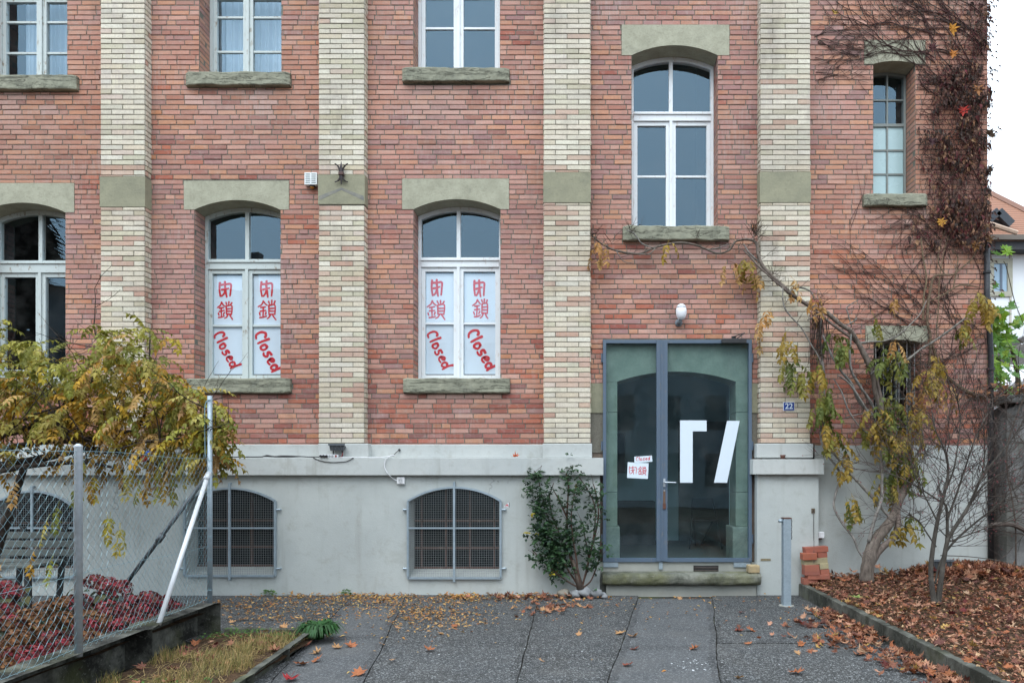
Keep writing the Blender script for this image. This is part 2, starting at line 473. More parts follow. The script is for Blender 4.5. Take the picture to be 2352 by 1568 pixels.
M = dict(
    brick=m_brick(), mortar=m_mortar(),
    stone=m_stone("green_sandstone", S(168, 167, 148), S(150, 149, 131)),
    block=m_stone("brown_sandstone", S(146, 144, 122), S(132, 131, 112), .25),
    brown=m_stone("brown_render", S(126, 112, 100), S(108, 96, 88), .3),
    sill=m_stone("weathered_sandstone", S(150, 150, 132), S(126, 127, 112), .55, .85, .014),
    portal=m_stone("portal_stone", S(138, 141, 130), S(118, 124, 114), .3),
    granite=m_stone("granite_base", S(140, 140, 132), S(112, 114, 108), .5, 0, .015),
    step=m_mossy("step_stone", (.2, .2, .17), (.045, .05, .035), (.12, .12, .055), .7),
    plaster=m_plaster("grey_plaster", S(178, 183, 180), S(164, 169, 167), .5),
    ledge=m_plaster("ledge_plaster", S(184, 187, 184), S(168, 173, 172), .7, False),
    concrete=m_plaster("step_concrete", S(160, 160, 152), S(140, 142, 136), .3, False),
    white=m_paint("white_window_paint", (.74, .78, .8), .35, (.4, .25, .16)),
    old=m_paint("peeling_window_paint", (.52, .58, .57), .9, (.26, .22, .17)),
    bronze=m_paint("dull_window_paint", (.22, .25, .24), .5),
    woodbrown=m_paint("brown_window_wood", (.1, .055, .042), .4),
    doorsteel=m_paint("blue_grey_steel", (.085, .122, .17), .35, (.2, .17, .14)),
    glass=m_glass("window_glass"), doorglass=m_glass("door_glass", (.78, .93, .93), 2.1, .1), baseglass=m_glass("basement_glass", (.7, .76, .78), .45, .1, .012),
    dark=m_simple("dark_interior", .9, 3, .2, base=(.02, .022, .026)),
    room=m_simple("room_wall", .9, 3, .3, base=(.46, .56, .59), dark=(.34, .42, .43)),
    curtain=m_simple("curtain_cloth", .9, 10, .12, base=(.42, .52, .6), dark=(.25, .3, .36)),
    frosted=m_simple("frosted_pane", .25, 3, .15, base=(.4, .56, .58), dark=(.3, .42, .46), spec=.6),
    posterglass=m_glass("poster_glass", (1.0, 1.0, 1.0), 2.0, .1), paper=m_simple("paper", .9, 5, .06, base=(.62, .71, .78), dark=(.6, .62, .65), bumpd=.001),
    ink=m_simple("red_brush_ink", .6, 30, .2, base=(.56, .012, .024), dark=(.4, .01, .016)),
    vinyl=m_simple("white_vinyl", .4, 3, .05, base=(.62, .7, .77), dark=(.54, .6, .66)),
    vc=m_simple("painted_surface"), vcs=m_simple("smooth_plastic", .4, 40, .12),
    metal=m_simple("worn_iron", .6, 40, .45, .004, .5), galv=m_galv("galvanised_steel"),
    pole=m_galv("aluminium_pole", (.42, .46, .5), .4), wire=m_simple("fence_wire", .45, 60, .2, base=(.2, .33, .37), metal=.3), meshwire=m_simple("grille_wire", .5, 60, .2, base=(.26, .29, .3), metal=.3),
    leaf=m_leaf("leaf"), dryleaf=m_leaf("dry_leaf", .12, .75), bark=m_bark("bark"), twig=m_bark("twig_bark", 60),
    asphalt=m_asphalt(), smooth=m_smooth_asphalt(), soil=m_soil(),
    fencewall=m_mossy("mossy_concrete", (.15, .15, .13), (.018, .018, .016), (.065, .07, .03), 1.0),
    kerb=m_mossy("kerb_concrete", (.14, .14, .12), (.03, .031, .025), (.08, .085, .04), .9),
    gardenwall=m_mossy("rough_garden_wall", (.23, .23, .225), (.07, .07, .068), (.11, .11, .09), .7),
    rooftile=m_rooftile(), house=m_simple("house_render", .9, 2, .1, base=(.72, .75, .78), dark=(.6, .62, .64)),
    dirt=m_mossy("joint_dirt", (.05, .047, .04), (.02, .019, .016), (.05, .065, .02), .8),
)
# ================================================================== ground
gr = MB(); gr.poly([(-150, -150, -.06), (150, -150, -.06), (150, 200, -.06), (-150, 200, -.06)])
structure(gr.build("ground", M['soil']))
jd = MB(); jd.poly([(-14, -14, -.016), (6, -14, -.016), (6, .3, -.016), (-14, .3, -.016)])
structure(jd.build("joint_bed", M['dirt']))

def joint(u1, v1, u2, v2):
    a = G(u1, v1); b = G(u2, v2)
    def f(y): return a.x + (b.x - a.x) * (y - a.y) / (b.y - a.y)
    return f
JL = joint(735, 1440, 560, 1600)
J1 = joint(918, 1400, 835, 1568)
J2 = joint(1237, 1373, 1187, 1568)
J3 = joint(1465, 1372, 1397, 1568)
J4 = joint(1636, 1372, 1655, 1568)
pv = MB(); rr = random.Random(5)
def slab(xl, xr, y0, y1, mi, tone, hgap=.004, dz=0.0):
    tone = mul(tone, .31 if mi == 0 else .36); sd = rr.uniform(0, 99)
    y0 += rr.uniform(-.03, .03)
    n = max(3, int((y1 - y0) / .09)); pl = []; pr = []
    for i in range(n + 1):
        y = lerp(y0 + hgap * .4, y1 - hgap * .4, i / n)
        wv_ = .02 * noise.noise(Vector((y * 1.3, xl(y) * 2, 1))); wq_ = .02 * noise.noise(Vector((y * 1.3, xr(y) * 2, 1)))
        pl.append((xl(y) + wv_ + hgap + rr.uniform(-.002, .005), y)); pr.append((xr(y) + wq_ - hgap - rr.uniform(-.002, .005), y))
    pv.mi = mi
    z = dz + rr.uniform(-.002, .003)
    for i in range(n):
        dk = mul(tone, .42)
        def ew(k, s): return .03 + .035 * (1 + noise.noise(Vector((pl[k][1] * 4, s * 7 + sd, 2)))) + .03 * noise.noise(Vector((pl[k][1] * 15, s * 7 + sd, 5)))
        w0, w1, v0, v1 = ew(i, 0), ew(i + 1, 0), ew(i, 1), ew(i + 1, 1)
        end = i == 0 or i == n - 1
        for a, b_, c_, d_, tn in (((pl[i][0]), pl[i][0] + w0, pl[i + 1][0] + w1, pl[i + 1][0], dk), (pl[i][0] + w0, pr[i][0] - v0, pr[i + 1][0] - v1, pl[i + 1][0] + w1, mul(tone, .7) if end else tone), (pr[i][0] - v0, pr[i][0], pr[i + 1][0], pr[i + 1][0] - v1, dk)):
            pv.poly([(a, pl[i][1], z), (b_, pl[i][1], z), (c_, pl[i + 1][1], z), (d_, pl[i + 1][1], z)], tn)
    ring = pl + pr[::-1]
    for i in range(len(ring)):
        a = ring[i]; b = ring[(i + 1) % len(ring)]
        pv.poly([(a[0], a[1], z), (a[0], a[1], -.03), (b[0], b[1], -.03), (b[0], b[1], z)], mul(tone, .6))
def g(k): return (k * .93, k, k * 1.05)
K = lambda x: (lambda y: x)
def cols(xl, xr, ys, mi, tones):
    for i in range(len(ys) - 1): slab(xl, xr, ys[i], ys[i + 1], mi, g(tones[i % len(tones)]))
cols(K(-13), K(-3.9), [-2.2, -.18], 0, [.1])
cols(K(-3.9), lambda y: J1(y) - .72 , [-2.62, -1.75, -1.1, -.16], 0, [.12, .095, .13])
cols(lambda y: J1(y) - .72, J1, [-9, -6, -2.5, -.9, -.16], 1, [.155, .15, .16, .13])
cols(J1, J2, [-9, -6.3, -4.05, -2.75, -1.35, -.16], 0, [.12, .135, .155, .1, .09])
cols(J2, J3, [-9, -6.6, -4.9, -3.2, -1.45, -.16], 0, [.12, .14, .13, .125, .1])
cols(J3, J4, [-9, -6, -2.9, -.42], 1, [.17, .165, .15])
cols(J4, K(2.93), [-9, -6.4, -4.3, -2.75, -1.1, -.16], 0, [.11, .125, .13, .12, .085])
cols(K(-2.62), lambda y: J1(y) - .72, [-9, -6.0, -4.3, -2.9], 0, [.12, .11, .12])
structure(pv.build("paving", [M['asphalt'], M['smooth']]))

# ================================================================== brick building
RED = [(S(172, 118, 96), 4), (S(174, 122, 106), 4), (S(164, 114, 100), 3.5), (S(154, 110, 104), 2), (S(182, 126, 94), 2.6), (S(142, 102, 98), .9), (S(156, 98, 82), 1.5), (S(184, 136, 118), 1.6)]
DRED = [(S(164, 92, 72), 3), (S(172, 100, 76), 3), (S(148, 80, 68), 2.6), (S(166, 106, 88), 2), (S(134, 86, 80), 1.3), (S(182, 122, 86), 1.6)]
CREAM = [(S(216, 208, 188), 5), (S(208, 202, 184), 4), (S(222, 216, 198), 3), (S(202, 196, 172), 1.5), (S(208, 192, 176), 1.0), (S(194, 188, 164), .7)]
PINKC = [(S(210, 198, 172), 4), (S(204, 176, 154), 3), (S(198, 164, 142), 2.2), (S(216, 206, 182), 3), (S(190, 150, 128), .8), (S(200, 188, 160), 1.5)]
def soft(pal, k, g): return [(mul(mixc(c, (sum(c) / 3,) * 3, k), g), w) for c, w in pal]
RED = soft(RED, .14, 1.28); DRED = soft(DRED, .02, 1.12); CREAM = soft(CREAM, .0, 1.02); PINKC = soft(PINKC, .1, 1.02)
def pick(r, pal):
    t = sum(w for _, w in pal) * r.random()
    for c, w in pal:
        t -= w
        if t <= 0: return c
    return pal[-1][0]
CRS = .0672
def brick_panel(mb, O, U, N, z0, z1, w, holes, colf, pattern, seed, start=0.0, gap=.011, out=.0):
    """real bricks laid in courses on the plane O + s*U, sticking out along N"""
    O = Vector(O); U = Vector(U); N = Vector(N); r = random.Random(seed)
    k0 = int(math.floor(z0 / CRS)) - 1; k1 = int(math.ceil(z1 / CRS)) + 1
    for k in range(k0, k1):
        za = k * CRS + gap * .5; zb = (k + 1) * CRS - gap * .5
        if zb <= z0 + .008 or za >= z1 - .008: continue
        za = max(za, z0 + .002); zb = min(zb, z1 - .002)
        for (a, b) in pattern(k, w, r):
            a += gap * .5; b -= gap * .5
            a = max(a, .001); b = min(b, w - .001)
            if b - a < .012: continue
            cuts = sorted(set([a, b] + [h for q in holes if q[2] < zb and q[3] > za for h in (q[0] - .004, q[1] + .004) if a < h < b]))
            for s0, s1 in zip(cuts[:-1], cuts[1:]):
                if s1 - s0 < .012: continue
                m = (s0 + s1) / 2; lo, hi = za, zb
                for q in holes:
                    if q[0] - .004 < m < q[1] + .004 and q[2] < hi and q[3] > lo:
                        up = hi - max(lo, q[3] + .003); dn = min(hi, q[2] - .003) - lo
                        if up >= dn: lo = max(lo, q[3] + .003)
                        else: hi = min(hi, q[2] - .003)
                        if hi - lo < .004: break
                if hi - lo < .012: continue
                c = colf(r, O + U * m + Vector((0, 0, (lo + hi) / 2)))
                e = out + r.uniform(.0015, .0065) + (.004 if r.random() < .05 else 0); tilt = r.uniform(-.002, .002)
                j = lambda: r.uniform(-.0016, .0016)
                ch = .0035
                f = [(s0 + ch + j(), lo + ch + j(), e - tilt), (s1 - ch + j(), lo + ch + j(), e + tilt), (s1 - ch + j(), hi - ch + j(), e + tilt), (s0 + ch + j(), hi - ch + j(), e - tilt)]
                bk = [(s0, lo, -.009), (s1, lo, -.009), (s1, hi, -.009), (s0, hi, -.009)]
                md = [(s0 + j() * .5, lo, e - .004), (s1, lo + j() * .5, e - .004), (s1 + j() * .5, hi, e - .004), (s0, hi + j() * .5, e - .004)]
                n = len(mb.v)
                for q in f + md + bk:
                    mb.add(O + U * q[0] + N * q[2] + Vector((0, 0, q[1])))
                mb.face((n, n + 1, n + 2, n + 3), c)
                for i in range(4):
                    i2 = (i + 1) % 4
                    mb.face((n + 4 + i, n + 4 + i2, n + i2, n + i), c)
                    mb.face((n + 8 + i, n + 8 + i2, n + 4 + i2, n + 4 + i), c)
def running(L=.252, head=.12):
    def f(k, w, r):
        x = -((k % 2) * L * .5 + ((k // 2) % 2) * L * .25 + r.uniform(0, .02)) - L * .2
        while x < w:
            l = L * (.5 if r.random() < head else 1) + r.uniform(-.004, .004)
            yield x, x + l; x += l
    return f
def pilbond(k, w, r):
    q = [0, .25, .75, 1] if k % 2 else [0, .5, 1]
    for i in range(len(q) - 1):
        d0 = 0 if q[i] == 0 else r.uniform(-.006, .006)
        yield q[i] * w, q[i + 1] * w + (0 if q[i + 1] == 1 else .0)
def sidebond(k, w, r):
    q = [0, .5, 1] if k % 2 else [0, 1]
    for i in range(len(q) - 1): yield q[i] * w, q[i + 1] * w
SILLS = []
def redf(r, p):
    n = noise.noise(Vector((p.x * .55, p.z * .8, 3.3))) + noise.noise(Vector((p.x * 2.1, p.z * 2.6, 9))) * .4
    low = max(0, min(1, (4.2 - p.z) / 2.2))
    c = pick(r, DRED if r.random() < (low * .75 + max(0, -n) * .35) else RED)
    c = jit(c, r, .08)
    drift = noise.noise(Vector((p.x * .33 + 4, p.z * .36, 7))) * 1.6
    c = mixc(c, S(192, 132, 98) if drift > -.25 else S(158, 116, 112), min(.4, abs(drift) * .5) * (1 - low * .9))
    for sx0, sx1, sz in SILLS:      # lime streaks washed down from the sills
        if sx0 < p.x < sx1 and 0 < sz - p.z < 1.0:
            k = max(0, noise.noise(Vector((p.x * 6, p.z * .5, 2))) + .25) * (1 - (sz - p.z))
            c = mixc(c, S(206, 176, 166), min(.55, k * 1.1)) if r.random() < .75 else mixc(c, S(120, 74, 68), .4)
    return mixc(c, S(196, 158, 148), max(0, min(.45, n * .6 + .05 - low * .2)) * r.random())
def creamf(r, p):
    pink = .08 if p.z > 5.7 else .55 + .3 * noise.noise(Vector((p.x, p.z * .9, 1)))
    return jit(pick(r, PINKC if r.random() < pink else CREAM), r, .07)
def sheet(mb, O, U, z0, z1, w, holes, off):
    xs = sorted(set([0, w] + [min(max(h, 0), w) for q in holes for h in q[:2]]))
    zs = sorted(set([z0, z1] + [min(max(h, z0), z1) for q in holes for h in q[2:]]))
    O = Vector(O) + Vector(off); U = Vector(U)
    for a, b in zip(xs[:-1], xs[1:]):
        for c, d in zip(zs[:-1], zs[1:]):
            m, n = (a + b) / 2, (c + d) / 2
            if any(q[0] < m < q[1] and q[2] < n < q[3] for q in holes): continue
            mb.poly([O + U * a + Vector((0, 0, c)), O + U * b + Vector((0, 0, c)), O + U * b + Vector((0, 0, d)), O + U * a + Vector((0, 0, d))])

XL, XR, ZB, ZT = -11.5, X(2268), Z(1022), 10.6
PIL = [(231, 333, 406, 476), (732, 837, 401, 470), (1249, 1356, 396, 466), (1746, 1861, 395, 466)]
PY = -.135
bld = thing("brick_building", "red brick building with cream brick pilasters, arched windows and a grey rendered base", "building", (0, .3, 0))

WIN = {
 'A': dict(lint=(-83, 171, 421, 488), op=(-44, 150), apex=466, sill=(-85, 173, 873, 907), tr=(605, 630), mul=92, bars=[851], bot=868, mat='old', refl=0),
 'B': dict(lint=(423, 664, 416, 482), op=(447, 644), apex=460, sill=(425, 665, 868, 902), tr=(602, 622), mul=567, bars=[747], bot=866, mat='old'),
 'C': dict(lint=(924, 1169, 411, 481), op=(950, 1149), apex=458, sill=(925, 1170, 868, 902), tr=(598, 617), mul=1053, bars=[742], bot=864, mat='white'),
 'AU': dict(lint=(-75, 172, -205, -135), op=(-40, 154), apex=-157, sill=(-77, 173, 171, 205), tr=(-20, -2), mul=94, bars=[49, 120], bot=170, mat='old', curtain=(60, 154)),
 'BU': dict(lint=(424, 664, -210, -140), op=(458, 646), apex=-162, sill=(424, 664, 164, 195), tr=(-26, -8), mul=569, bars=[38, 117], bot=161, mat='old', curtain=(495, 646)),
 'CU': dict(lint=(924, 1169, -215, -145), op=(950, 1148), apex=-167, sill=(923, 1169, 154, 186), tr=(-30, -12), mul=1053, bars=[63], bot=153, mat='white'),
 'D': dict(lint=(1428, 1675, 58, 128), op=(1451, 1648), apex=105, sill=(1431, 1676, 518, 551), tr=(263, 282), mul=1541, bars=[404], bot=517, mat='white'),
 'E': dict(lint=(1985, 2125, 93, 148), op=(2006, 2102), apex=141, sill=(1986, 2132, 444, 472), mul=2039, bars=[229, 287, 344, 399], bot=446, mat='bronze'),
 'F': dict(lint=(1988, 2130, 748, 786), op=(2007, 2114), apex=780, sill=None, mul=2060, bars=[850, 915, 980], bot=1052, mat='bronze'),
}
FD = .25   # depth of the window frames behind the brick face
holes = []
def fr(u0, u1, v0, v1): return (X(u0) - XL, X(u1) - XL, Z(v1), Z(v0))
for k, w in WIN.items():
    holes.append(fr(*w['lint'])); zb = Z(w['sill'][2], -.07) - .012 if k != 'F' else Z(1052)
    w['x0'], w['x1'], w['zs'], w['za'], w['zb'] = X(w['op'][0]), X(w['op'][1]), Z(w['lint'][3]), Z(w['apex']), zb
    holes.append((w['x0'] - XL, w['x1'] - XL, zb - .01, w['zs'] + .01))
    if w['sill']:
        s = w['sill']; SILLS.append((X(s[0]) + .1, X(s[1]) - .1, Z(s[3]))); holes.append((X(s[0], -.07) - XL, X(s[1], -.07) - XL, Z(s[3], -.07), zb))
door_hole = fr(1385, 1727, 781, 1400)
pil_holes = [(X(a, PY) - XL + .012, X(b, PY) - XL - .012, ZB - 1, ZT + 1) for a, b, _, _ in PIL]
side_stone = fr(1352, 1752, 880, 1400)
bk = MB()
brick_panel(bk, (XL, 0, 0), (1, 0, 0), (0, -1, 0), ZB, ZT, XR - XL, holes + [door_hole, side_stone] + pil_holes, redf, running(), 3)
# window jambs laid in the same brick
for k, w in WIN.items():
    a, b = w['zb'], w['zs']
    brick_panel(bk, (w['x0'], .012, 0), (0, 1, 0), (1, 0, 0), a, b, FD + .02, [], redf, sidebond, 31, out=-.004)
    brick_panel(bk, (w['x1'], .012, 0), (0, 1, 0), (-1, 0, 0), a, b, FD + .02, [], redf, sidebond, 37, out=-.004)
brick_panel(bk, (XR, 0, 0), (0, 1, 0), (1, 0, 0), .25, ZT, 2.6, [], redf, running(), 41)
bk.build("brick_wall", M['brick'], bld)
mo = MB()
sheet(mo, (XL, 0, 0), (1, 0, 0), ZB - .1, ZT, XR - XL, [h for h in holes if True] + [door_hole], (0, .003, 0))
for k, w in WIN.items():
    for x, sgn in ((w['x0'], -1), (w['x1'], 1)):
        sheet(mo, (x, 0, 0), (0, 1, 0), w['zb'], w['zs'] + .1, .36, [], (sgn * .003, .003, 0))
sheet(mo, (XR, 0, 0), (0, 1, 0), -.2, ZT, 6.0, [], (-.003, .003, 0))
mo.poly([(XL, .003, ZT), (XR - .003, .003, ZT), (XR - .003, 6, ZT), (XL, 6, ZT)])
mo.poly([(XL, 6, -.2), (XR - .003, 6, -.2), (XR - .003, 6, ZT), (XL, 6, ZT)])
mo.poly([(XL, .003, -.2), (XL, 6, -.2), (XL, 6, ZT), (XL, .003, ZT)])
mo.build("mortar_joint", M['mortar'], bld)
# dark rooms behind the windows
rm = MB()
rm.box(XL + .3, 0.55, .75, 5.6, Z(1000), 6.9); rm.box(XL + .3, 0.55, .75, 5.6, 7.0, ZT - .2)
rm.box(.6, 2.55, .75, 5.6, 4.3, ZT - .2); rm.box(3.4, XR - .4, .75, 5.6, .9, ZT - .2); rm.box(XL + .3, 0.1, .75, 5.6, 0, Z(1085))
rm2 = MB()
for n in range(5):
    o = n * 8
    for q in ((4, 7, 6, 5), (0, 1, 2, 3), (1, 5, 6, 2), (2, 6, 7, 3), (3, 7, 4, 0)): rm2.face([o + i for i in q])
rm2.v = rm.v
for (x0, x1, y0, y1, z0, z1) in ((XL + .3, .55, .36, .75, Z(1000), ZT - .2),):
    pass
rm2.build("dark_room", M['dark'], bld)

# pilasters
for i, (a, b, s0, s1) in enumerate(PIL):
    x0, x1 = X(a, PY), X(b, PY); za, zb_ = Z(1018, PY), ZT
    zs0, zs1 = Z(s1, PY), Z(s0, PY)
    po = thing("pilaster", None, None, ((x0 + x1) / 2, PY, za), None, bld); pm = MB()
    for qa, qb in ((za, zs0), (zs1, zb_)):
        pl = MB()
        brick_panel(pl, (x0, PY, 0), (1, 0, 0), (0, -1, 0), qa, qb, x1 - x0, [], creamf, pilbond, 60 + i, gap=.009)
        brick_panel(pl, (x0, PY + .008, 0), (0, 1, 0), (-1, 0, 0), qa, qb, -PY, [], creamf, sidebond, 70 + i)
        brick_panel(pl, (x1, PY + .008, 0), (0, 1, 0), (1, 0, 0), qa, qb, -PY, [], creamf, sidebond, 80 + i)
        pl.build("brick_shaft", M['brick'], po)
    pm.box(x0 + .004, x1 - .004, PY + .004, .002, za, zb_)
    pm.build("mortar_joint", M['mortar'], po)
    st = MB(); st.box(x0 - .006, x1 + .006, PY - .008, .002, zs0 + .003, zs1 - .003)
    if i == 1:   # the anchor's worn gable shape left in the stone
        for sg in (-1, 1):
            xm = (x0 + x1) / 2
            st.poly([(xm, PY - .0095, zs0 + .19), (xm + sg * (x1 - x0) * .49, PY - .0095, zs0 + .05), (xm + sg * (x1 - x0) * .49, PY - .0095, zs0 + .11), (xm, PY - .0095, zs0 + .225)], (.1, .1, .1))
            st.m[-1] = 1
    st.build("stone_band", [M['block'], m_simple("soot_stain", .95, 12, .6, base=(.15, .155, .15), dark=(.33, .31, .24)) if i == 1 else M['block']], po)

# lintels with a flat arch cut out below
def arc_z(x, x0, x1, zs, za):
    c = (x0 + x1) / 2; h = (x1 - x0) / 2; s = za - zs
    rad = (h * h + s * s) / (2 * s)
    return za - rad + math.sqrt(max(0, rad * rad - (x - c) ** 2))
NS = 20
def lintel(w, name="lintel", mat='stone', y0=-.008, depth=FD + .1):
    l = w['lint']; x0, x1, zs, za = w['x0'], w['x1'], w['zs'], w['za']
    lx0, lx1, z1 = X(l[0]), X(l[1]), Z(l[2]); b = MB()
    b.poly([(lx0, y0, zs), (x0, y0, zs), (x0, y0, z1), (lx0, y0, z1)])
    b.poly([(x1, y0, zs), (lx1, y0, zs), (lx1, y0, z1), (x1, y0, z1)])
    for i in range(NS):
        a, c = lerp(x0, x1, i / NS), lerp(x0, x1, (i + 1) / NS); q, r_ = arc_z(a, x0, x1, zs, za), arc_z(c, x0, x1, zs, za)
        b.poly([(a, y0, q), (c, y0, r_), (c, y0, z1), (a, y0, z1)])
        b.poly([(a, y0, q), (a, depth, q), (c, depth, r_), (c, y0, r_)])
    b.poly([(lx0, y0, z1), (lx1, y0, z1), (lx1, .05, z1), (lx0, .05, z1)])
    b.poly([(lx0, y0, zs), (lx0, y0, z1), (lx0, .05, z1), (lx0, .05, zs)])
    b.poly([(lx1, y0, z1), (lx1, y0, zs), (lx1, .05, zs), (lx1, .05, z1)])
    b.poly([(lx0, .05, zs), (x0, .05, zs), (x0, y0, zs), (lx0, y0, zs)])
    b.poly([(x1, .05, zs), (lx1, .05, zs), (lx1, y0, zs), (x1, y0, zs)])
    # the wall core above the opening closes the gap behind the stone
    b.poly([(x0 - .1, depth, zs), (x0 - .1, depth, z1), (x1 + .1, depth, z1), (x1 + .1, depth, zs)][::-1]) if False else None
    return b.build(name, M[mat], bld)
def rough_block(x0, x1, y0, y1, z0, z1, amp, bev=.012):
    b = MB(); n = max(1, int((x1 - x0) / .12))
    for i in range(n):
        pass
    b.box(x0, x1, y0, y1, z0, z1)
    return b
def blockmesh(name, mat, x0, x1, y0, y1, z0, z1, bev, amp, parent, seg=14, round_front=0.0):
    """a stone block with worn edges: cross-section rounded, broken along its length by noise"""
    b = MB(); h = z1 - z0
    sec = []
    rf = round_front or bev
    for k in range(5):
        a = math.pi / 2 * k / 4; sec.append((y0 + rf - rf * math.sin(math.pi / 2 - a) if False else y0 + rf * (1 - math.cos(math.pi / 2 - a)), z0 + rf * (1 - math.sin(math.pi / 2 - a)) if False else z0 + rf * (1 - math.cos(a)) if False else z0 + rf * (1 - math.sin(math.pi / 2 - a))))
    sec = [(y1, z0)]
    for k in range(5):
        a = math.pi / 2 * k / 4; sec.append((y0 + rf * (1 - math.sin(a)), z0 + rf * (1 - math.cos(a))))
    for t in (.33, .66): sec.append((y0, lerp(z0 + rf, z1 - rf, t)))
    for k in range(5):
        a = math.pi / 2 * k / 4; sec.append((y0 + rf * (1 - math.cos(a)), z1 - rf * (1 - math.sin(a))))
    sec.append((y1, z1)); m = len(sec)
    for i in range(seg + 1):
        t = i / seg; x = lerp(x0, x1, t); sh = 1.0 if 0 < i < seg else 0.0
        for j, (y, z) in enumerate(sec):
            p = Vector((x, y, z))
            nz = Vector(noise.noise_vector(p * 4.5)) * amp + Vector(noise.noise_vector(p * 17)) * amp * .7
            if y > y1 - .01: nz *= 0
            s2 = 1 if sh else .93
            zc = (z0 + z1) / 2
            b.add((x + nz.x * sh, lerp(y1, y + nz.y, s2), lerp(zc, z + nz.z, s2)))
    for i in range(seg):
        for j in range(m - 1):
            a = i * m + j; b.face((a, a + m, a + m + 1, a + 1))
    b.face(list(range(m))); b.face([seg * m + j for j in range(m - 1, -1, -1)])
    return b.build(name, M[mat], parent, smooth=False)
for k, w in WIN.items():
    w['lo'] = lintel(w)
    if w['sill']:
        s = w['sill']
        blockmesh("sill", 'sill', X(s[0], -.07), X(s[1], -.07), -.075, FD + .06, Z(s[3], -.07), w['zb'] + .012, .018, .009, bld, 26)

# windows
def arch_piece(b, x0, x1, zs, za, t, y0, y1):
    for i in range(NS):
        a, c = lerp(x0, x1, i / NS), lerp(x0, x1, (i + 1) / NS)
        q, r_ = arc_z(a, x0, x1, zs, za), arc_z(c, x0, x1, zs, za)
        b.poly([(a, y0, q - t), (c, y0, r_ - t), (c, y0, r_), (a, y0, q)])
        b.poly([(a, y1, q - t), (c, y1, r_ - t), (c, y0, r_ - t), (a, y0, q - t)])
def pane_quad(name, x0, x1, z0, z1, y, mat, parent, r):
    b = MB(); d = [r.uniform(-.0022, .0022) for _ in range(4)]
    b.poly([(x0, y + d[0], z0), (x1, y + d[1], z0), (x1, y + d[1] + d[2], z1), (x0, y + d[0] + d[2], z1)])
    return b.build(name, mat, parent)
wr = random.Random(77)
for k, w in WIN.items():
    x0, x1, zs, za, zb = w['x0'] + .004, w['x1'] - .004, w['zs'], w['za'] - .003, w['zb'] + .006
    y0, y1 = FD, FD + .07; mat = M[w['mat']]
    b = MB(); xm = X(w['mul'], FD)
    old = w['mat'] == 'old'
    if k in 'EF':
        j = .03
        b.box(x0, x0 + j, y0, y1, zb, zs); b.box(x1 - j, x1, y0, y1, zb, zs); b.box(x0 + j, x1 - j, y0 + .003, y1, zb, zb + j)
        arch_piece(b, x0, x1, zs, za, .035, y0 + .002, y1)
        b.box(xm - .011, xm + .011, y0 + .012, y1, zb + j, za - .036)
        for bv in w['bars']:
            z = Z(bv, FD); h = .02 if bv in (287,) else .011
            b.box(x0 + j, x1 - j, y0 + (.006 if h > .015 else .016), y1 - .01, z - h, z + h)
        wo_ = b.build("window", mat, bld)
        zl = [zb + j] + [Z(v, FD) for v in reversed(w['bars'])] + [za - .03]
        for i in range(len(zl) - 1):
            for a, c in ((x0 + j, xm - .011), (xm + .011, x1 - j)):
                fz = (k == 'E' and i < 3)
                pane_quad("pane", a, c, zl[i], min(zl[i + 1], (zs + za) / 2), y0 + .03, M['frosted'] if fz else M['glass' if k == 'E' else 'baseglass'], wo_, wr)
        if k == 'F':
            gm = MB()
            for i in range(6):
                x = lerp(w['x0'] + .05, w['x1'] - .05, i / 5); gm.tube([(x, .06, w['zb']), (x, .06, zs)], .008, 5)
            gm.bar((w['x0'], .06, w['zb'] + .5), (w['x1'], .06, w['zb'] + .5), .03, .01)
            gm.build("window_bar", M['metal'], wo_)
        continue
    t0, t1 = Z(w['tr'][0], FD), Z(w['tr'][1], FD)
    J = .042
    b.box(x0, x0 + J, y0, y1, zb, zs); b.box(x1 - J, x1, y0, y1, zb, zs)
    arch_piece(b, x0, x1, zs, za, .06, y0 + .002, y1)
    b.box(x0 + J, x1 - J, y0 - .012, y1, t1 + .022, t0 - .01)             # transom
    b.box(x0 + J, x1 - J, y0 - .03, y1, t0 - .008, t0 + .012)             # drip moulding
    b.box(x0 + J, x1 - J, y0 + .004, y1, zb, zb + .03)
    b.box(xm - .026, xm + .026, y0 + .006, y1, t0 + .014, za - .061)      # fanlight mullion
    wo_ = b.build("window", mat, bld)
    for fa, fb in ((x0 + J, xm - .028), (xm + .028, x1 - J)):
        fl = MB(); fl.box(fa, fb, y0 + .012, y1 - .01, t0 + .014, t0 + .045); fl.build("fanlight_rail", mat, wo_)
    # two casements with a rail round each
    for sx, (a, c) in enumerate(((x0 + J + .003, xm - .004), (xm + .004, x1 - J - .003))):
        sh = MB(); st_ = .062; yy = y0 + .010
        in_l = .05 if sx == 0 else .064; in_r = .064 if sx == 0 else .05
        sh.box(a, a + in_l, yy, y1 - .005, zb + .033, t1 + .018); sh.box(c - in_r, c, yy, y1 - .005, zb + .033, t1 + .018)
        sh.box(a + in_l, c - in_r, yy + .002, y1 - .005, zb + .033, zb + .095); sh.box(a + in_l, c - in_r, yy + .002, y1 - .005, t1 - .035, t1 + .018)
        # inner bead
        zl = [zb + .095] + [Z(v, FD) for v in reversed(w['bars'])] + [t1 - .035]
        for bz in zl[1:-1]:
            sh.box(a + in_l, c - in_r, yy + .012, y1 - .015, bz - .014, bz + .014)
        sh.build("casement", mat, wo_)
        for i in range(len(zl) - 1):
            lo = zl[i] + (.014 if i else 0); hi = zl[i + 1] - (.014 if i < len(zl) - 2 else 0)
            pane_quad("pane", a + in_l, c - in_r, lo, hi, yy + .03, M['posterglass' if k in 'BC' else 'glass'], wo_, wr)
        w.setdefault('panes', []).append((a + in_l, c - in_r, zl, yy + .03))
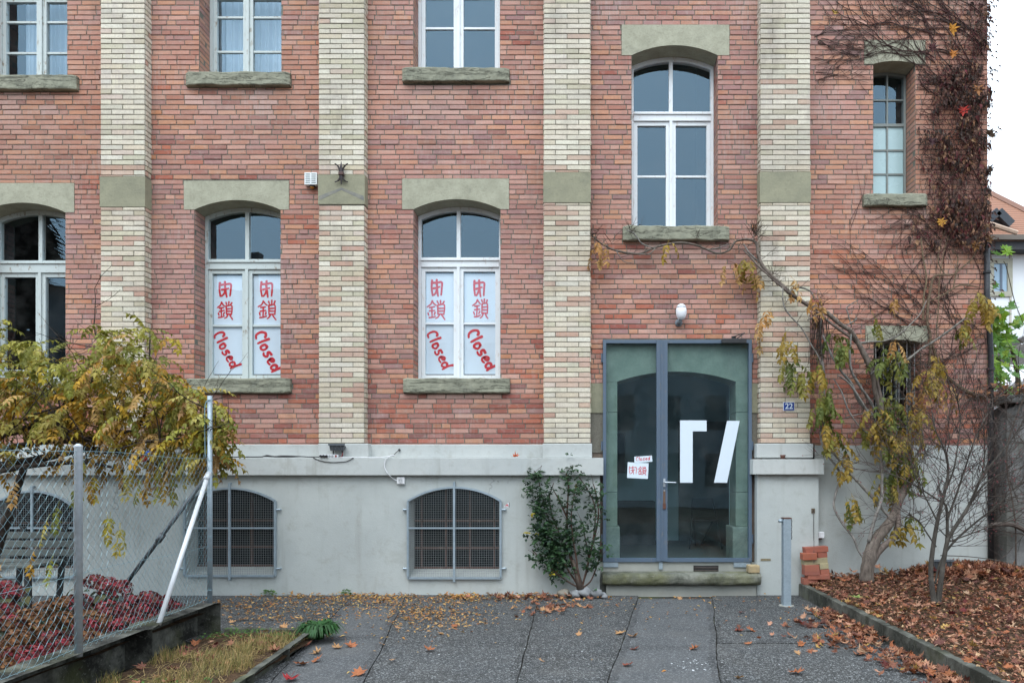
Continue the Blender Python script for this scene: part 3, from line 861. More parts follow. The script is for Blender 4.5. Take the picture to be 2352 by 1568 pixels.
    if k in ('A', 'B', 'C', 'AU', 'BU', 'CU', 'D'):
        bd = MB(); bd.box(xm - .02, xm + .02, y0 - .012, y0 + .02, zb + .04, t1 + .02)
        bd.build("meeting_bead", mat, wo_)
    for a, c in ((x0 + J, xm - .026), (xm + .026, x1 - J)):
        g_ = MB(); pts = [(a, y0 + .03, t0 + .045), (c, y0 + .03, t0 + .045)]
        for i in range(11):
            x = lerp(c, a, i / 10); pts.append((x, y0 + .03 + wr.uniform(-.0002, .0002), arc_z(x, x0, x1, zs, za) - .058))
        g_.poly(pts); g_.build("pane", M['glass'], wo_)
    if w.get('curtain'):
        cu = MB(); ca, cb = X(w['curtain'][0], FD + .25), X(w['curtain'][1] + 15, FD + .25); n = 60
        pts = [(lerp(ca, cb, i / n), FD + .25 + .02 * math.sin(i * 1.1) + .012 * math.sin(i * .43)) for i in range(n + 1)]
        for i in range(n):
            cu.poly([(pts[i][0], pts[i][1], zb), (pts[i + 1][0], pts[i + 1][1], zb), (pts[i + 1][0], pts[i + 1][1], za), (pts[i][0], pts[i][1], za)])
        cu.build("curtain", M['curtain'], wo_, smooth=True)

# ---------------- base of the building
QY, LY, BY = -.16, -.235, -.045     # plinth, ledge and upper band planes
zL0, zL1 = Z(1091, LY), Z(1051, LY)
xLd = X(1386, LY)
BASE = [  # basement openings: u0,u1 at the opening, spring v, apex v, bottom v
    (-22, 172, 1166, 1128, 1325), (424, 632, 1150, 1121, 1322), (937, 1150, 1150, 1119, 1327)]
bo = [(X(a, QY) + .02, X(b, QY) - .02, Z(c, QY), Z(d, QY) - .015, Z(e, QY) + .02) for a, b, c, d, e in BASE]
pb = MB()
xpe = X(1378, QY)
hl = [(a - XL, b - XL, e, d) for a, b, c, d, e in bo]
sheet(pb, (XL, QY, 0), (1, 0, 0), -.12, zL0 + .02, xpe - XL, hl, (0, 0, 0))
for a, b, zs, za, zb in bo:
    for i in range(NS):
        p, q = lerp(a, b, i / NS), lerp(a, b, (i + 1) / NS); zp, zq = arc_z(p, a, b, zs, za), arc_z(q, a, b, zs, za)
        pb.poly([(p, QY, zp), (q, QY, zq), (q, QY, za), (p, QY, za)])
        pb.poly([(p, QY, zp), (p, .12, zp), (q, .12, zq), (q, QY, zq)])
    pb.poly([(a, QY, zb), (a, .12, zb + .07), (a, .12, zs), (a, QY, zs)]); pb.poly([(b, QY, zb), (b, .12, zb + .07), (b, .12, zs), (b, QY, zs)])
    pb.poly([(a, QY, zb), (b, QY, zb), (b, .12, zb + .07), (a, .12, zb + .07)])
pb.poly([(xpe, QY, -.12), (xpe, .12, -.12), (xpe, .12, zL0), (xpe, QY, zL0)])
# right of the door
xr0, xr1 = X(1739, QY), X(1880, QY)
pb.build("plinth", M['plaster'], bld)
pb = MB(); pb.box(xr0, xr1, QY, .0, -.12, zL0 + .02); pb.build("plinth", M['plaster'], bld)
ub = MB()
ub.box(xr1, XR - .01, -.02, .002, -.12, Z(1022, -.02))
ub.build("plinth_wall", M['plaster'], bld)
lg = MB()
lg.box(XL, xLd, LY, 0, zL0, zL1)
lg.build("ledge", M['ledge'], bld, bevel=.006)
lg = MB(); lg.box(X(1730, LY), X(1893, LY), LY, 0, Z(1089, LY), Z(1054, LY)); lg.build("ledge", M['ledge'], bld, bevel=.006)
ub = MB()
for a, b in ((XL, X(1360, PY - .03)),):
    ub.box(a, b - .55, BY, .001, zL1, Z(1020, BY))
for (a, b) in ((223, 341), (730, 846), (1246, 1360), (1738, 1868)):
    ub.build("base_course", M['ledge'], bld, bevel=.012); ub = MB()
    ub.box(X(a, PY - .03), X(b, PY - .03), PY - .03, .0005, zL1 + .001, Z(1018, PY - .03) - .001)
ub.build("base_course", M['ledge'], bld, bevel=.012)

# basement windows with their mesh grilles
for i, (a, b, zs, za, zb) in enumerate(bo):
    fm = MB(); y = .1
    for u in range(4):
        x = lerp(a + .1, b - .1, u / 3); fm.box(x - .011, x + .011, y, y + .05, zb + .02, za - .005)
    for z in (zb + .08, lerp(zb, za, .30), lerp(zb, za, .62)): fm.box(a, b, y + .004, y + .046, z - .014, z + .014)
    bw = fm.build("basement_window", M['woodbrown'], bld)
    pane_quad("pane", a, b, zb, za, y + .04, M['baseglass'], bw, wr)
    u0, u1, vs, va, vb = BASE[i]; gy = QY - .03
    A, B_, ZS, ZA, ZBt = X(u0, gy), X(u1, gy), Z(vs, gy), Z(va, gy), Z(vb, gy)
    gf = MB(); path = [(A, gy, ZBt), (A, gy, ZS)] + [(lerp(A, B_, k / 16), gy, arc_z(lerp(A, B_, k / 16), A, B_, ZS, ZA)) for k in range(1, 16)] + [(B_, gy, ZS), (B_, gy, ZBt), (A, gy, ZBt)]
    for p, q in zip(path[:-1], path[1:]): gf.bar(p, q, .026, .03, up=(0, 1, 0))
    xc = (A + B_) / 2
    gf.bar((xc, gy - .012, ZBt - .05), (xc, gy - .012, ZA + .07), .03, .02, up=(0, 1, 0)); gf.bar((A, gy - .008, Z(1212, gy)), (B_, gy - .008, Z(1212, gy)), .022, .02, up=(0, 1, 0))
    for z in (Z(1170, gy), Z(1305, gy)):
        for x, s_ in ((A, -1), (B_, 1)): gf.tube([(x, gy, z), (x + s_ * .06, gy, z), (x + s_ * .062, QY, z)], .013, 6)
    for z in (ZBt - .045, ZA + .065): gf.tube([(xc, gy, z), (xc, QY, z)], .014, 6)
    gf.build("grille_frame", M['galv'], bw)
    wm = MB(); stp = .0305; x = A + stp
    while x < B_ - .01:
        wm.bar((x, gy + .012, ZBt), (x, gy + .012, arc_z(x, A, B_, ZS, ZA)), .0026, .0026, up=(0, 1, 0)); x += stp
    z = ZBt + stp
    while z < ZA - .01:
        xa, xb = A, B_
        if z > ZS:
            cand = [lerp(A, B_, k / 60) for k in range(61) if arc_z(lerp(A, B_, k / 60), A, B_, ZS, ZA) > z]
            if not cand: break
            xa, xb = cand[0], cand[-1]
        wm.bar((xa, gy + .009, z), (xb, gy + .009, z), .0026, .0026); z += stp
    wm.build("wire_mesh", M['meshwire'], bw)

# ---------------- entrance
EY = -.06
for a, b in ((1350, 1386), (1726, 1752)):
    eb = MB(); eb.box(X(a), X(b), -.012, .05, Z(948), Z(880)); eb.build("door_cheek", M['block'], bld)
    eb = MB(); eb.box(X(a), X(b), .02, .05, Z(1330), Z(949)); eb.build("door_cheek", M['brown'], bld)
w = dict(lint=(1384, 1728, 784, 873), op=(1418, 1690))
w['x0'], w['x1'], w['zs'], w['za'] = X(1418, .03), X(1690, .03), Z(876, .03), Z(853, .03)
po = lintel(w, "portal_arch", 'portal', y0=.03, depth=.42)
zf = Z(1287, .03)
for a, b in ((1384, 1418), (1690, 1728)):
    x0, x1 = X(a, .03), X(b, .03)
    zz = [zf + .46, Z(1130, .03), Z(947, .03), w['zs']]
    for p, q in zip(zz[:-1], zz[1:]): pj = MB(); pj.box(x0, x1, .03, .42, p + .002, q - .002); pj.build("portal_jamb", M['portal'], bld, bevel=.008)
for a, b in ((1384, 1424), (1683, 1728)): pj = MB(); pj.box(X(a, .0), X(b, .0), .0, .44, zf - .1, zf + .46); pj.build("portal_base", M['granite'], bld, bevel=.015)
rr_ = MB(); x0, x1 = X(1384) - .2, X(1728) + .5
rr_.poly([(x0, 2.9, zf), (x1, 2.9, zf), (x1, 2.9, 3.6), (x0, 2.9, 3.6)]); rr_.poly([(x0, .42, zf), (x0, 2.9, zf), (x0, 2.9, 3.6), (x0, .42, 3.6)]); rr_.poly([(x1, .42, zf), (x1, 2.9, zf), (x1, 2.9, 3.6), (x1, .42, 3.6)])
rr_.poly([(x0, .42, 3.6), (x1, .42, 3.6), (x1, 2.9, 3.6), (x0, 2.9, 3.6)])
rr_.poly([(x0, .43, w['za']), (x1, .43, w['za']), (x1, .43, 3.6), (x0, .43, 3.6)])
for a, b in ((x0, w['x0']), (w['x1'], x1)): rr_.poly([(a, .44, zf), (b, .44, zf), (b, .44, 3.6), (a, .44, 3.6)])
rr_.build("entrance_room", M['room'], bld)
rf = MB(); rf.poly([(x0, -.03, zf), (x1 - .45, -.03, zf), (x1 - .45, 2.9, zf), (x0, 2.9, zf)], (.1, .09, .08)); rf.build("room_floor", M['vc'], bld)
ri = MB(); ri.box(X(1384) + .1, X(1384) + .95, 2.1, 2.6, zf, zf + .72, (.05, .04, .035)); ri.build("room_fitting", M['vc'], bld); ri = MB(); ri.box(X(1560, 2.8), X(1690, 2.8), 2.86, 2.89, zf, zf + 2.1, (.12, .13, .12))
ri.build("room_fitting", M['vc'], bld); ri = MB(); ri.box(X(1384), X(1384) + .5, 2.84, 2.89, zf + 1.2, zf + 1.9, (.07, .08, .08))
ri.build("room_fitting", M['vc'], bld)

dx0, dx1, dz0, dz1 = X(1385, EY), X(1727, EY), Z(1290, EY), Z(780, EY)
dm0, dm1 = X(1508, EY), X(1533, EY)
d = MB(); t = .042
d.box(dx0, dx0 + t, EY, EY + .06, dz0, dz1); d.box(dx1 - t, dx1, EY, EY + .06, dz0, dz1)
d.box(dx0 + t, dx1 - t, EY + .002, EY + .06, dz1 - .045, dz1); d.box(dx0 + t, dx1 - t, EY + .002, EY + .06, dz0, dz0 + .052)
d.box(dx0, dx0 + .02, EY + .06, .03, dz0, dz1); d.box(dx1 - .02, dx1, EY + .06, .03, dz0, dz1); d.box(dx0, dx1, EY + .06, .03, dz1 - .02, dz1 - .002)
for z in (dz0 + .25, dz0 + 1.5, dz1 - .3):
    d.tube([(dx0 - .012, EY + .02, z), (dx0 - .012, EY + .02, z + .12)], .014, 6); d.tube([(dx1 + .012, EY + .02, z), (dx1 + .012, EY + .02, z + .12)], .014, 6)
door = d.build("entrance_door", M['doorsteel'], bld)
s_ = MB(); s_.box(dm0, lerp(dm0, dm1, .5) - .003, EY - .012, EY + .055, dz0 + .01, dz1 - .006); s_.build("door_stile", M['doorsteel'], door); s_ = MB(); s_.box(lerp(dm0, dm1, .5) + .003, dm1, EY - .012, EY + .055, dz0 + .01, dz1 - .006)
s_.build("door_stile", M['doorsteel'], door); s_ = MB()
xmid = lerp(dm0, dm1, .5)
s_.box(xmid - .012, xmid + .012, EY - .022, EY - .0125, dz0 + .02, dz1 - .02)
s_.build("door_bead", M['doorsteel'], door)
pane_quad("door_pane", dx0 + t, dm0, dz0 + .05, dz1 - .045, EY + .025, M['doorglass'], door, wr)
pane_quad("door_pane", dm1, dx1 - t, dz0 + .05, dz1 - .045, EY + .025, M['doorglass'], door, wr)
hx = X(1526, EY - .03); hz = Z(1107, EY - .03)
h = MB(); h.box(hx - .014, hx + .014, EY - .026, EY - .0125, hz - .06, hz + .05); h.tube(smoothpath([(hx, EY - .02, hz), (hx, EY - .065, hz), (hx + .03, EY - .072, hz), (hx + .15, EY - .07, hz - .004)], 4), .0095, 7)
h.build("handle", M['pole'], door)
h = MB(); h.box(hx - .016, hx + .016, EY - .017, EY - .0125, hz - .36, hz - .1, S(120, 92, 72)); h.tube([(hx, EY - .022, hz - .11), (hx, EY - .012, hz - .11)], .014, 8, S(150, 150, 150)); h.box(hx - .02, hx + .02, EY - .03, EY - .0171, hz - .355, hz - .28, S(110, 66, 48))
h.build("lock_plate", M['metal'], door)
cl = MB(); cx0, cx1 = X(1658, EY - .04), X(1714, EY - .04); cz = Z(784, EY - .04)
cl.box(cx0, cx1, EY - .065, EY - .003, cz - .025, cz + .032, (.02, .02, .022))
cl.bar((X(1690, EY), EY - .05, cz + .035), (X(1709, EY), EY - .04, cz + .115), .014, .014, (.015, .015, .017)); cl.bar((X(1709, EY), EY - .04, cz + .115), (X(1684, EY), -.012, cz + .075), .014, .012, (.015, .015, .017)); cl.box(X(1682, EY), X(1692, EY), -.02, -.009, cz + .045, cz + .09, (.02, .02, .02))
cl.build("door_closer", M['vcs'], door, bevel=.004)
# white letters on the glass
vy = EY + .018
def flat(mb, pts, y, th=.002):
    n = len(pts); mb.poly([(p[0], y, p[1]) for p in pts]); mb.poly([(p[0], y + th, p[1]) for p in pts][::-1])
    for i in range(n):
        a, b = pts[i], pts[(i + 1) % n]; mb.poly([(a[0], y, a[1]), (a[0], y + th, a[1]), (b[0], y + th, b[1]), (b[0], y, b[1])])
ml = MB()
flat(ml, [(X(u, vy), Z(v, vy)) for u, v in ((1562, 1108), (1591, 1108), (1591, 990), (1623, 990), (1623, 965), (1562, 965))], vy)
flat(ml, [(X(u, vy), Z(v, vy)) for u, v in ((1640, 1108), (1670, 1108), (1699, 966), (1670, 966))], vy)
ml.build("lettering", M['vinyl'], door)
# riser under the door
rs = MB(); rs.box(X(1378), X(1752), -.03, .5, -.1, dz0 - .004); rs.build("door_riser", M['concrete'], bld)
vt = MB(); vt.box(X(1592), X(1649), -.036, -.0301, Z(1316), Z(1297), (.012, .01, .009))
for i in range(3): vt.bar((X(1594), -.042, Z(1314 - i * 6)), (X(1647), -.042, Z(1314 - i * 6)), .014, .014, (.05, .035, .028))
vt.build("vent_grating", M['vc'], bld)
for a, b in ((1386, 1420), (1686, 1724)): bk_ = MB(); bk_.box(X(a, EY), X(b, EY), EY + .01, -.0302, dz0 - .07, dz0 - .004); bk_.build("door_bracket", M['galv'], bld)
bk_ = MB()
bk_.bar((X(1518, EY), EY + .02, dz0 - .1), (X(1518, EY), EY + .02, dz0), .05, .02)
bk_.build("door_bracket", M['galv'], bld)

# doorstep: a worn slab on a concrete footing
ds = thing("doorstep", "worn mossy stone step on a concrete footing below the glass door", "step", (X(1566), -.15, 0))
blockmesh("step_slab", 'step', X(1384, -.26), X(1748, -.26), -.3, .0 - .031, Z(1345, -.3), Z(1318, -.3), .03, .014, ds, 30, .06)
cf = MB(); cf.box(X(1392, -.2), X(1738, -.2), -.2, -.031, -.05, Z(1346, -.3)); cf.build("step_footing", M['concrete'], ds, bevel=.01)
# ================================================================== writing
CLOSED = [  # brush strokes, x-height 1
    [(.95, 1.35), (.75, 1.62), (.4, 1.6), (.12, 1.2), (.05, .7), (.2, .25), (.55, .1)],
    [(1.45, 1.75), (1.38, .9), (1.28, .05)],
    [(2.35, .95), (2.0, .9), (1.85, .5), (2.0, .1), (2.35, .08), (2.55, .4), (2.5, .75)],
    [(3.6, .98), (3.2, .95), (3.12, .65), (3.5, .45), (3.55, .15), (3.2, -.02), (2.98, .08)],
    [(4.12, .5), (4.55, .6), (4.65, .85), (4.4, 1.0), (4.1, .75), (4.1, .3), (4.35, .03), (4.75, .12)],
    [(5.75, .75), (5.4, .95), (5.1, .6), (5.2, .15), (5.5, .1), (5.78, .5)],
    [(6.0, 1.7), (5.85, .9), (5.86, -.05)]]
HEI = [[(.12, .92), (.08, .5), (.16, .06)], [(.18, .78), (.55, .8), (.93, .8), (.92, .45), (.88, .08)], [(.5, .97), (.5, .7)], [(.5, .72), (.55, .4), (.62, .02)],
       [(.24, .46), (.5, .5), (.74, .54)], [(.52, .42), (.42, .22), (.26, .08)]]
SA = [[(.3, .98), (.2, .8), (.0, .66)], [(.3, .95), (.42, .82), (.5, .74)], [(.14, .62), (.42, .66)], [(.12, .44), (.44, .48)], [(.28, .64), (.27, .16)], [(.07, .34), (.11, .2)], [(.46, .36), (.4, .24)], [(.1, .08), (.3, .1), (.48, .16)],
      [(.76, 1.0), (.75, .84)], [(.58, .96), (.63, .84)], [(.96, .96), (.88, .82)],
      [(.6, .74), (.6, .26)], [(.6, .74), (.95, .76), (.94, .26)], [(.62, .58), (.92, .59)], [(.62, .43), (.92, .43)], [(.6, .27), (.94, .27)], [(.7, .24), (.62, .1), (.5, .04)], [(.82, .24), (.9, .1), (1.0, -.02)]]
def brush(mb, strokes, o, ux, uy, y, w, r, seed=.016):
    for st in strokes:
        st = [(a[0] + r.uniform(-1, 1) * seed, a[1] + r.uniform(-1, 1) * seed) for a in st]
        p3 = smoothpath([Vector((a[0], a[1], 0)) for a in st], 5) if len(st) > 2 else [Vector((lerp(st[0][0], st[1][0], t / 4), lerp(st[0][1], st[1][1], t / 4), 0)) for t in range(5)]
        pts = [(o[0] + ux[0] * p.x + uy[0] * p.y, o[1] + ux[1] * p.x + uy[1] * p.y) for p in p3]
        n = len(pts); L = []
        for i, p in enumerate(pts):
            a = pts[max(i - 1, 0)]; b = pts[min(i + 1, n - 1)]
            dx, dz = b[0] - a[0], b[1] - a[1]; l = math.hypot(dx, dz) or 1
            ww = w * (1.12 - .3 * i / n + r.uniform(-.07, .07)) * .5
            L.append((p, (-dz / l * ww, dx / l * ww), (dx / l, dz / l)))
        yy = y - r.uniform(0, .0006)
        up = [(p[0] + q[0], yy, p[1] + q[1]) for p, q, d in L]; dn = [(p[0] - q[0], yy, p[1] - q[1]) for p, q, d in L]
        for i in range(n - 1): mb.poly([dn[i], dn[i + 1], up[i + 1], up[i]])
        for k, sg in ((0, -1), (n - 1, 1)):
            p, q, d = L[k]; c = [(p[0] + q[0] * math.cos(t) + sg * d[0] * w * .45 * math.sin(t), yy, p[1] + q[1] * math.cos(t) + sg * d[1] * w * .45 * math.sin(t)) for t in [math.pi * j / 5 for j in range(6)]]
            mb.poly(c)
sr = random.Random(4)
def paper_sheet(name, x0, x1, z0, z1, y, rot=0, amp=.004):
    b = MB(); nx, nz = 6, 8
    c = ((x0 + x1) / 2, (z0 + z1) / 2); ca, sa = math.cos(rot), math.sin(rot)
    for layer in (0, .0012):
        for j in range(nz + 1):
            for i in range(nx + 1):
                px, pz = lerp(x0, x1, i / nx) - c[0], lerp(z0, z1, j / nz) - c[1]
                b.add((c[0] + px * ca - pz * sa, y + layer + amp * noise.noise(Vector((px * 6, pz * 5, x0 * 9))), c[1] + px * sa + pz * ca))
    m = (nx + 1) * (nz + 1)
    for l in (0, m):
        for j in range(nz):
            for i in range(nx):
                q = l + j * (nx + 1) + i; b.face((q, q + 1, q + nx + 2, q + nx + 1))
    return b.build(name, M['paper'], None, smooth=True)
DESC = {'B': "of the weathered window", 'C': "of the freshly painted window"}
UO = [[ # photo boxes for the writing: per window, per column: (kanji1 u0,u1,v0,v1),(kanji2),(closed start u,v, end u,v)
    ((502, 532, 646, 682), (499, 534, 693, 732), (500, 764, 546, 848)), ((597, 627, 644, 683), (593, 634, 690, 733), (595, 764, 642, 856))],
    [((989, 1017, 641, 681), (981, 1022, 690, 733), (990, 762, 1033, 850)), ((1087, 1114, 642, 681), (1086, 1121, 687, 731), (1083, 760, 1136, 852))]]
for wi, k in enumerate(('B', 'C')):
    for ci, (a, c, zl, y) in enumerate(WIN[k]['panes']):
        side = ('left', 'right')[ci]; q = UO[wi][ci]; yp = y + .008
        for ri, (z0, z1) in enumerate(((zl[1], zl[2]), (zl[0], zl[1]))):
            o = paper_sheet("paper_sign", a + .004, c - .004, z0 + .018, z1 - .018, yp, amp=.0015)
            tag(o, "white paper with two red brush characters behind upper %s pane %s" % (side, DESC[k]) if ri == 0 else "white paper with red slanting Closed behind lower %s pane %s" % (side, DESC[k]), "paper sign", "paper signs in the windows")
            b = MB()
            if ri == 0:
                for gi, gl in enumerate((HEI, SA)):
                    u0, u1, v0, v1 = q[gi]; x0_, x1_, z0_, z1_ = X(u0, yp), X(u1, yp), Z(v1, yp), Z(v0, yp)
                    brush(b, gl, (x0_, z0_), (x1_ - x0_, 0), (0, z1_ - z0_), yp - .0022, .029 if gi == 0 else .021, sr)
            else:
                us, vs, ue, ve = q[2]; A = Vector((X(us, yp), Z(vs, yp))); B_ = Vector((X(ue, yp), Z(ve, yp)))
                ux = (B_ - A) / 6.5; up = Vector((-ux.y, ux.x)) * .98
                A2 = A - up * .85
                brush(b, CLOSED, (A2.x, A2.y), (ux.x, ux.y), (up.x, up.y), yp - .0022, .036 if ci else .031, sr, .05)
            b.build("lettering", M['ink'], o)
# two papers on the door glass
for nm, u0, u1, v0, v1, rot, kind, lab in (("paper_sign", 1441, 1489, 1062, 1098, -.05, 0, "white paper with two red characters taped on left door pane"), ("paper_sign", 1457, 1498, 1047, 1061, .07, 1, "narrow white paper strip reading Closed in red on left door pane")):
    yp = EY + .016 + .003 * kind * -1
    x0_, x1_, z0_, z1_ = X(u0, yp), X(u1, yp), Z(v1, yp), Z(v0, yp)
    o = paper_sheet(nm, x0_, x1_, z0_, z1_, yp, rot, .001); tag(o, lab, "paper sign", "paper signs on the door")
    b = MB(); hh = z1_ - z0_; ww = x1_ - x0_
    if kind == 0:
        for gi, gl in enumerate((HEI, SA)):
            brush(b, gl, (x0_ + ww * (.06 if gi == 0 else .5), z0_ + hh * (.26 if gi == 0 else .22)), (ww * .4, 0), (0, hh * .54), yp - .0018, .0078, sr, .008)
    else:
        brush(b, CLOSED, (x0_ + ww * .1, z0_ + hh * .22), (ww * .13, ww * .009), (-.001, hh * .36), yp - .0018, .0075, sr, .03)
    b.build("lettering", M['ink'], o)
# sticker beside the grille
o = MB(); y = QY - .001; o.poly([P(1156, 1164, y), P(1169, 1164, y), P(1169, 1153, y)], (.75, .76, .78)); o.box(X(1168.6, y), X(1170, y), y, QY, Z(1164, y), Z(1153, y), (.03, .03, .03))
so = o.build("wall_sticker", M['vcs']); tag(so, "small torn triangular red and white sticker right of the basement grille", "sticker")
b = MB(); b.bar(P(1161, 1162, y - .0012), P(1163, 1159, y - .0012), .008, .001, (.6, .02, .03), up=(0, 1, 0)); b.bar(P(1164.5, 1162, y - .0012), P(1164.5, 1157, y - .0012), .008, .001, (.6, .02, .03), up=(0, 1, 0)); b.bar(P(1165, 1157, y - .0012), P(1167.5, 1162, y - .0012), .008, .001, (.6, .02, .03), up=(0, 1, 0)); b.build("lettering", M['vcs'], so)
# house number
y = PY - .012; t = thing("house_number_sign", "small blue enamel house number plate with white 22 on the pilaster", "sign", (X(1812, y), y, Z(943, y)))
b = MB(); b.box(X(1799, y), X(1825, y), y, PY - .001, Z(943, y), Z(923, y), (.7, .72, .75)); b.build("plate_border", M['vcs'], t, bevel=.003)
b = MB(); b.box(X(1800, y), X(1824, y), y - .002, y + .001, Z(942, y), Z(924, y), S(24, 62, 140)); b.build("plate", M['vcs'], t)
fc = bpy.data.curves.new("digits", 'FONT'); fc.body = "22"; fc.size = .104; fc.extrude = .0008; fc.offset = .0018; fc.align_x = 'CENTER'; fc.align_y = 'CENTER'
fo = bpy.data.objects.new("digits_source", fc); COL.objects.link(fo)
bpy.context.view_layer.update()
dm = bpy.data.meshes.new_from_object(fo.evaluated_get(bpy.context.evaluated_depsgraph_get())); bpy.data.objects.remove(fo)
dm.materials.clear(); dm.materials.append(M['vinyl'])
do = bpy.data.objects.new("number", dm); COL.objects.link(do); do.rotation_euler = (R(90), 0, 0); place(do, (X(1812, y), y - .0032, Z(933, y)), t)

# ================================================================== fittings on the wall
WALLGRP = None
# lamp over the door
lx, lz = X(1561, -.1), Z(738, -.1)
t = thing("wall_lamp", "white egg shaped glass lamp on a grey bracket above the door", "lamp", (lx, -.02, lz))
b = MB(); b.tube([(lx, 0, lz), (lx, -.03, lz)], .05, 12, S(120, 130, 138)); b.tube([(lx, -.02, lz), (lx, -.08, lz - .005), (lx + .01, -.11, lz + .05)], [.03, .03, .034], 9, S(120, 130, 138)); b.build("bracket", M['vcs'], t, smooth=True)
b = MB(); prof = [(-.02, .036), (.02, .06), (.07, .072), (.12, .07), (.165, .052), (.185, .03), (.19, .004)]
b.tube([(lx + .02, -.115, lz + .04 + h) for h, _ in prof], [q for _, q in prof], 14, (.82, .84, .88)); b.build("lamp_glass", M['vcs'], t, smooth=True)
b = MB(); b.tube([(lx + .02, -.115, lz + .175), (lx + .02, -.115, lz + .2), (lx + .02, -.115, lz + .226)], [.066, .06, .03], 12, (.7, .74, .78)); b.build("lamp_cap", M['vcs'], t, smooth=True)
# louvred siren box with an amber beacon
y = -.07; t = thing("alarm_box", "white louvred alarm box with an amber beacon beside the pilaster", "alarm", (X(714, y), y, Z(432, y)))
b = MB(); x0_, x1_, z0_, z1_ = X(699, y), X(728, y), Z(424, y), Z(396, y)
b.box(x0_, x1_, y, 0, z0_, z1_, (.72, .76, .76)); b.build("housing", M['vcs'], t, bevel=.005)
b = MB()
for i in range(5):
    for xa, xb in ((.1, .46), (.56, .9)):
        z = lerp(z0_, z1_, .14 + i * .17); b.box(lerp(x0_, x1_, xa), lerp(x0_, x1_, xb), y - .002, y - .0005, z, z + .009, (.05, .09, .09))
b.build("louvre", M['vcs'], t)
b = MB(); b.tube([(X(715, y), y + .03, z0_ + .003), (X(715, y), y + .03, z0_ - .02)], .035, 12, (.03, .03, .03)); b.ball((X(715, y), y + .03, z0_ - .026), .028, 10, 6, S(170, 110, 30), (1, 1, .8)); b.build("beacon", M['vcs'], t, smooth=True)
# wrought iron wall anchor
y = PY - .04; ax = X(784, y)
t = thing("wall_anchor", "rusty wrought iron wall anchor with curled prongs on the pilaster", "wall anchor", (ax, y, Z(424, y)))
b = MB(); zz = lambda v: Z(v, y)
b.tube([(ax, y, zz(424)), (ax, y - .005, zz(410)), (ax, y - .01, zz(398)), (ax, y - .005, zz(384)), (ax, y, zz(371))], [.004, .016, .018, .017, .003], 5, S(62, 54, 56)); b.build("spike", M['metal'], t)
for sg in (-1, 1):
    for (pts) in (((784 + sg * 3, 398), (784 + sg * 5, 386), (784 + sg * 10, 379), (784 + sg * 15, 376)), ((784 + sg * 2, 402), (784 + sg * 4, 410), (784 + sg * 9, 416), (784 + sg * 15, 418))):
        b = MB(); b.tube(smoothpath([P(u, v, y) for u, v in pts], 4), [.012] * 8 + [.008] * 5, 5, S(50, 42, 42)); b.build("prong", M['metal'], t)
b = MB(); b.box(ax - .032, ax + .032, y - .028, PY - .001, zz(403), zz(396), S(86, 62, 58)); b.build("collar", M['metal'], t, bevel=.005)
# floodlight on the base course, red-cabled
def floodlight(name, label, u, v0, v1, y, w, yb, cable):
    x = X(u, y); z0_, z1_ = Z(v1, y), Z(v0, y)
    t = thing(name, label, "floodlight", (x, y, z0_ - .08))
    b = MB(); n = [(x - w * .5, z1_), (x + w * .5, z1_), (x + w * .42, z0_), (x - w * .42, z0_)]
    for sy in (0,):
        f = [(p[0], y - .06, p[1]) for p in n]; k = [(p[0] * .92 + x * .08, y + .03, p[1] - (.02 if i < 2 else -.02)) for i, p in enumerate(n)]
        b.poly(f[::-1], (.07, .08, .09)); b.poly(k, (.05, .055, .06))
        for i in range(4): b.poly([f[i], f[(i + 1) % 4], k[(i + 1) % 4], k[i]], (.06, .065, .075))
    b.box(x - w * .54, x + w * .54, y - .075, y - .055, z1_ - .012, z1_ + .012, (.1, .115, .13))
    for i in range(7): q = lerp(x - w * .38, x + w * .38, i / 6); b.bar((q, y - .066, z0_ + .005), (q, y - .066, z1_ - .015), .006, .012, (.05, .055, .06))
    b.build("housing", M['vcs'], t)
    b = MB()
    for sg in (-1, 1): b.bar((x + sg * w * .3, y - .02, z0_ + .02), (x + sg * w * .3, y - .01, z0_ - .08), .01, .02, (.05, .05, .055))
    b.build("bracket", M['vcs'], t)
    b = MB(); b.tube(smoothpath(cable, 4), .006, 5, (.3, .03, .03)); b.build("cable", M['vcs'], t)
    return t
y = -.2; floodlight("floodlight", "small dark grey floodlight standing on the ledge by the power strip", 777, 1021, 1035, y, .2, PY, [P(784, 1034, y), P(787, 1040, y - .02), P(785, 1047, y - .02), P(781, 1050, y - .02)])
y = -.35; floodlight("floodlight", "dark grey floodlight low among the fallen leaves by the wall", 2161, 1285, 1306, y, .25, 0, [P(2143, 1310, y), P(2131, 1313, y), P(2126, 1324, y + .05), P(2124, 1334, y + .05)])
# power strip, cables, socket
y = LY + .03; zt = zL1
t = thing("power_strip", "white power strip with black plugs and red switch on the ledge", "power strip", (X(768, y), y, zt))
b = MB(); x0_, x1_ = X(735, y), X(778, y); b.box(x0_, x1_, y - .025, y + .025, zt + .001, zt + .045, (.72, .74, .76)); b.build("body", M['vcs'], t, bevel=.006)
for i in range(5):
    b = MB(); xx = lerp(x0_, x1_, .1 + .15 * i)
    if i < 3: b.tube([(xx, y - .0255, zt + .023), (xx, y - .05, zt + .023)], .017, 10, (.02, .02, .022)); b.build("plug", M['vcs'], t)
    else: b.tube([(xx, y - .0252, zt + .023), (xx, y - .028, zt + .023)], .016, 10, (.35, .37, .38)); b.build("socket", M['vcs'], t)
b = MB(); b.box(lerp(x0_, x1_, .84), lerp(x0_, x1_, .93), y - .0275, y - .0255, zt + .01, zt + .036, (.25, .02, .02)); b.build("switch", M['vcs'], t)
b = MB(); cy = LY + .012
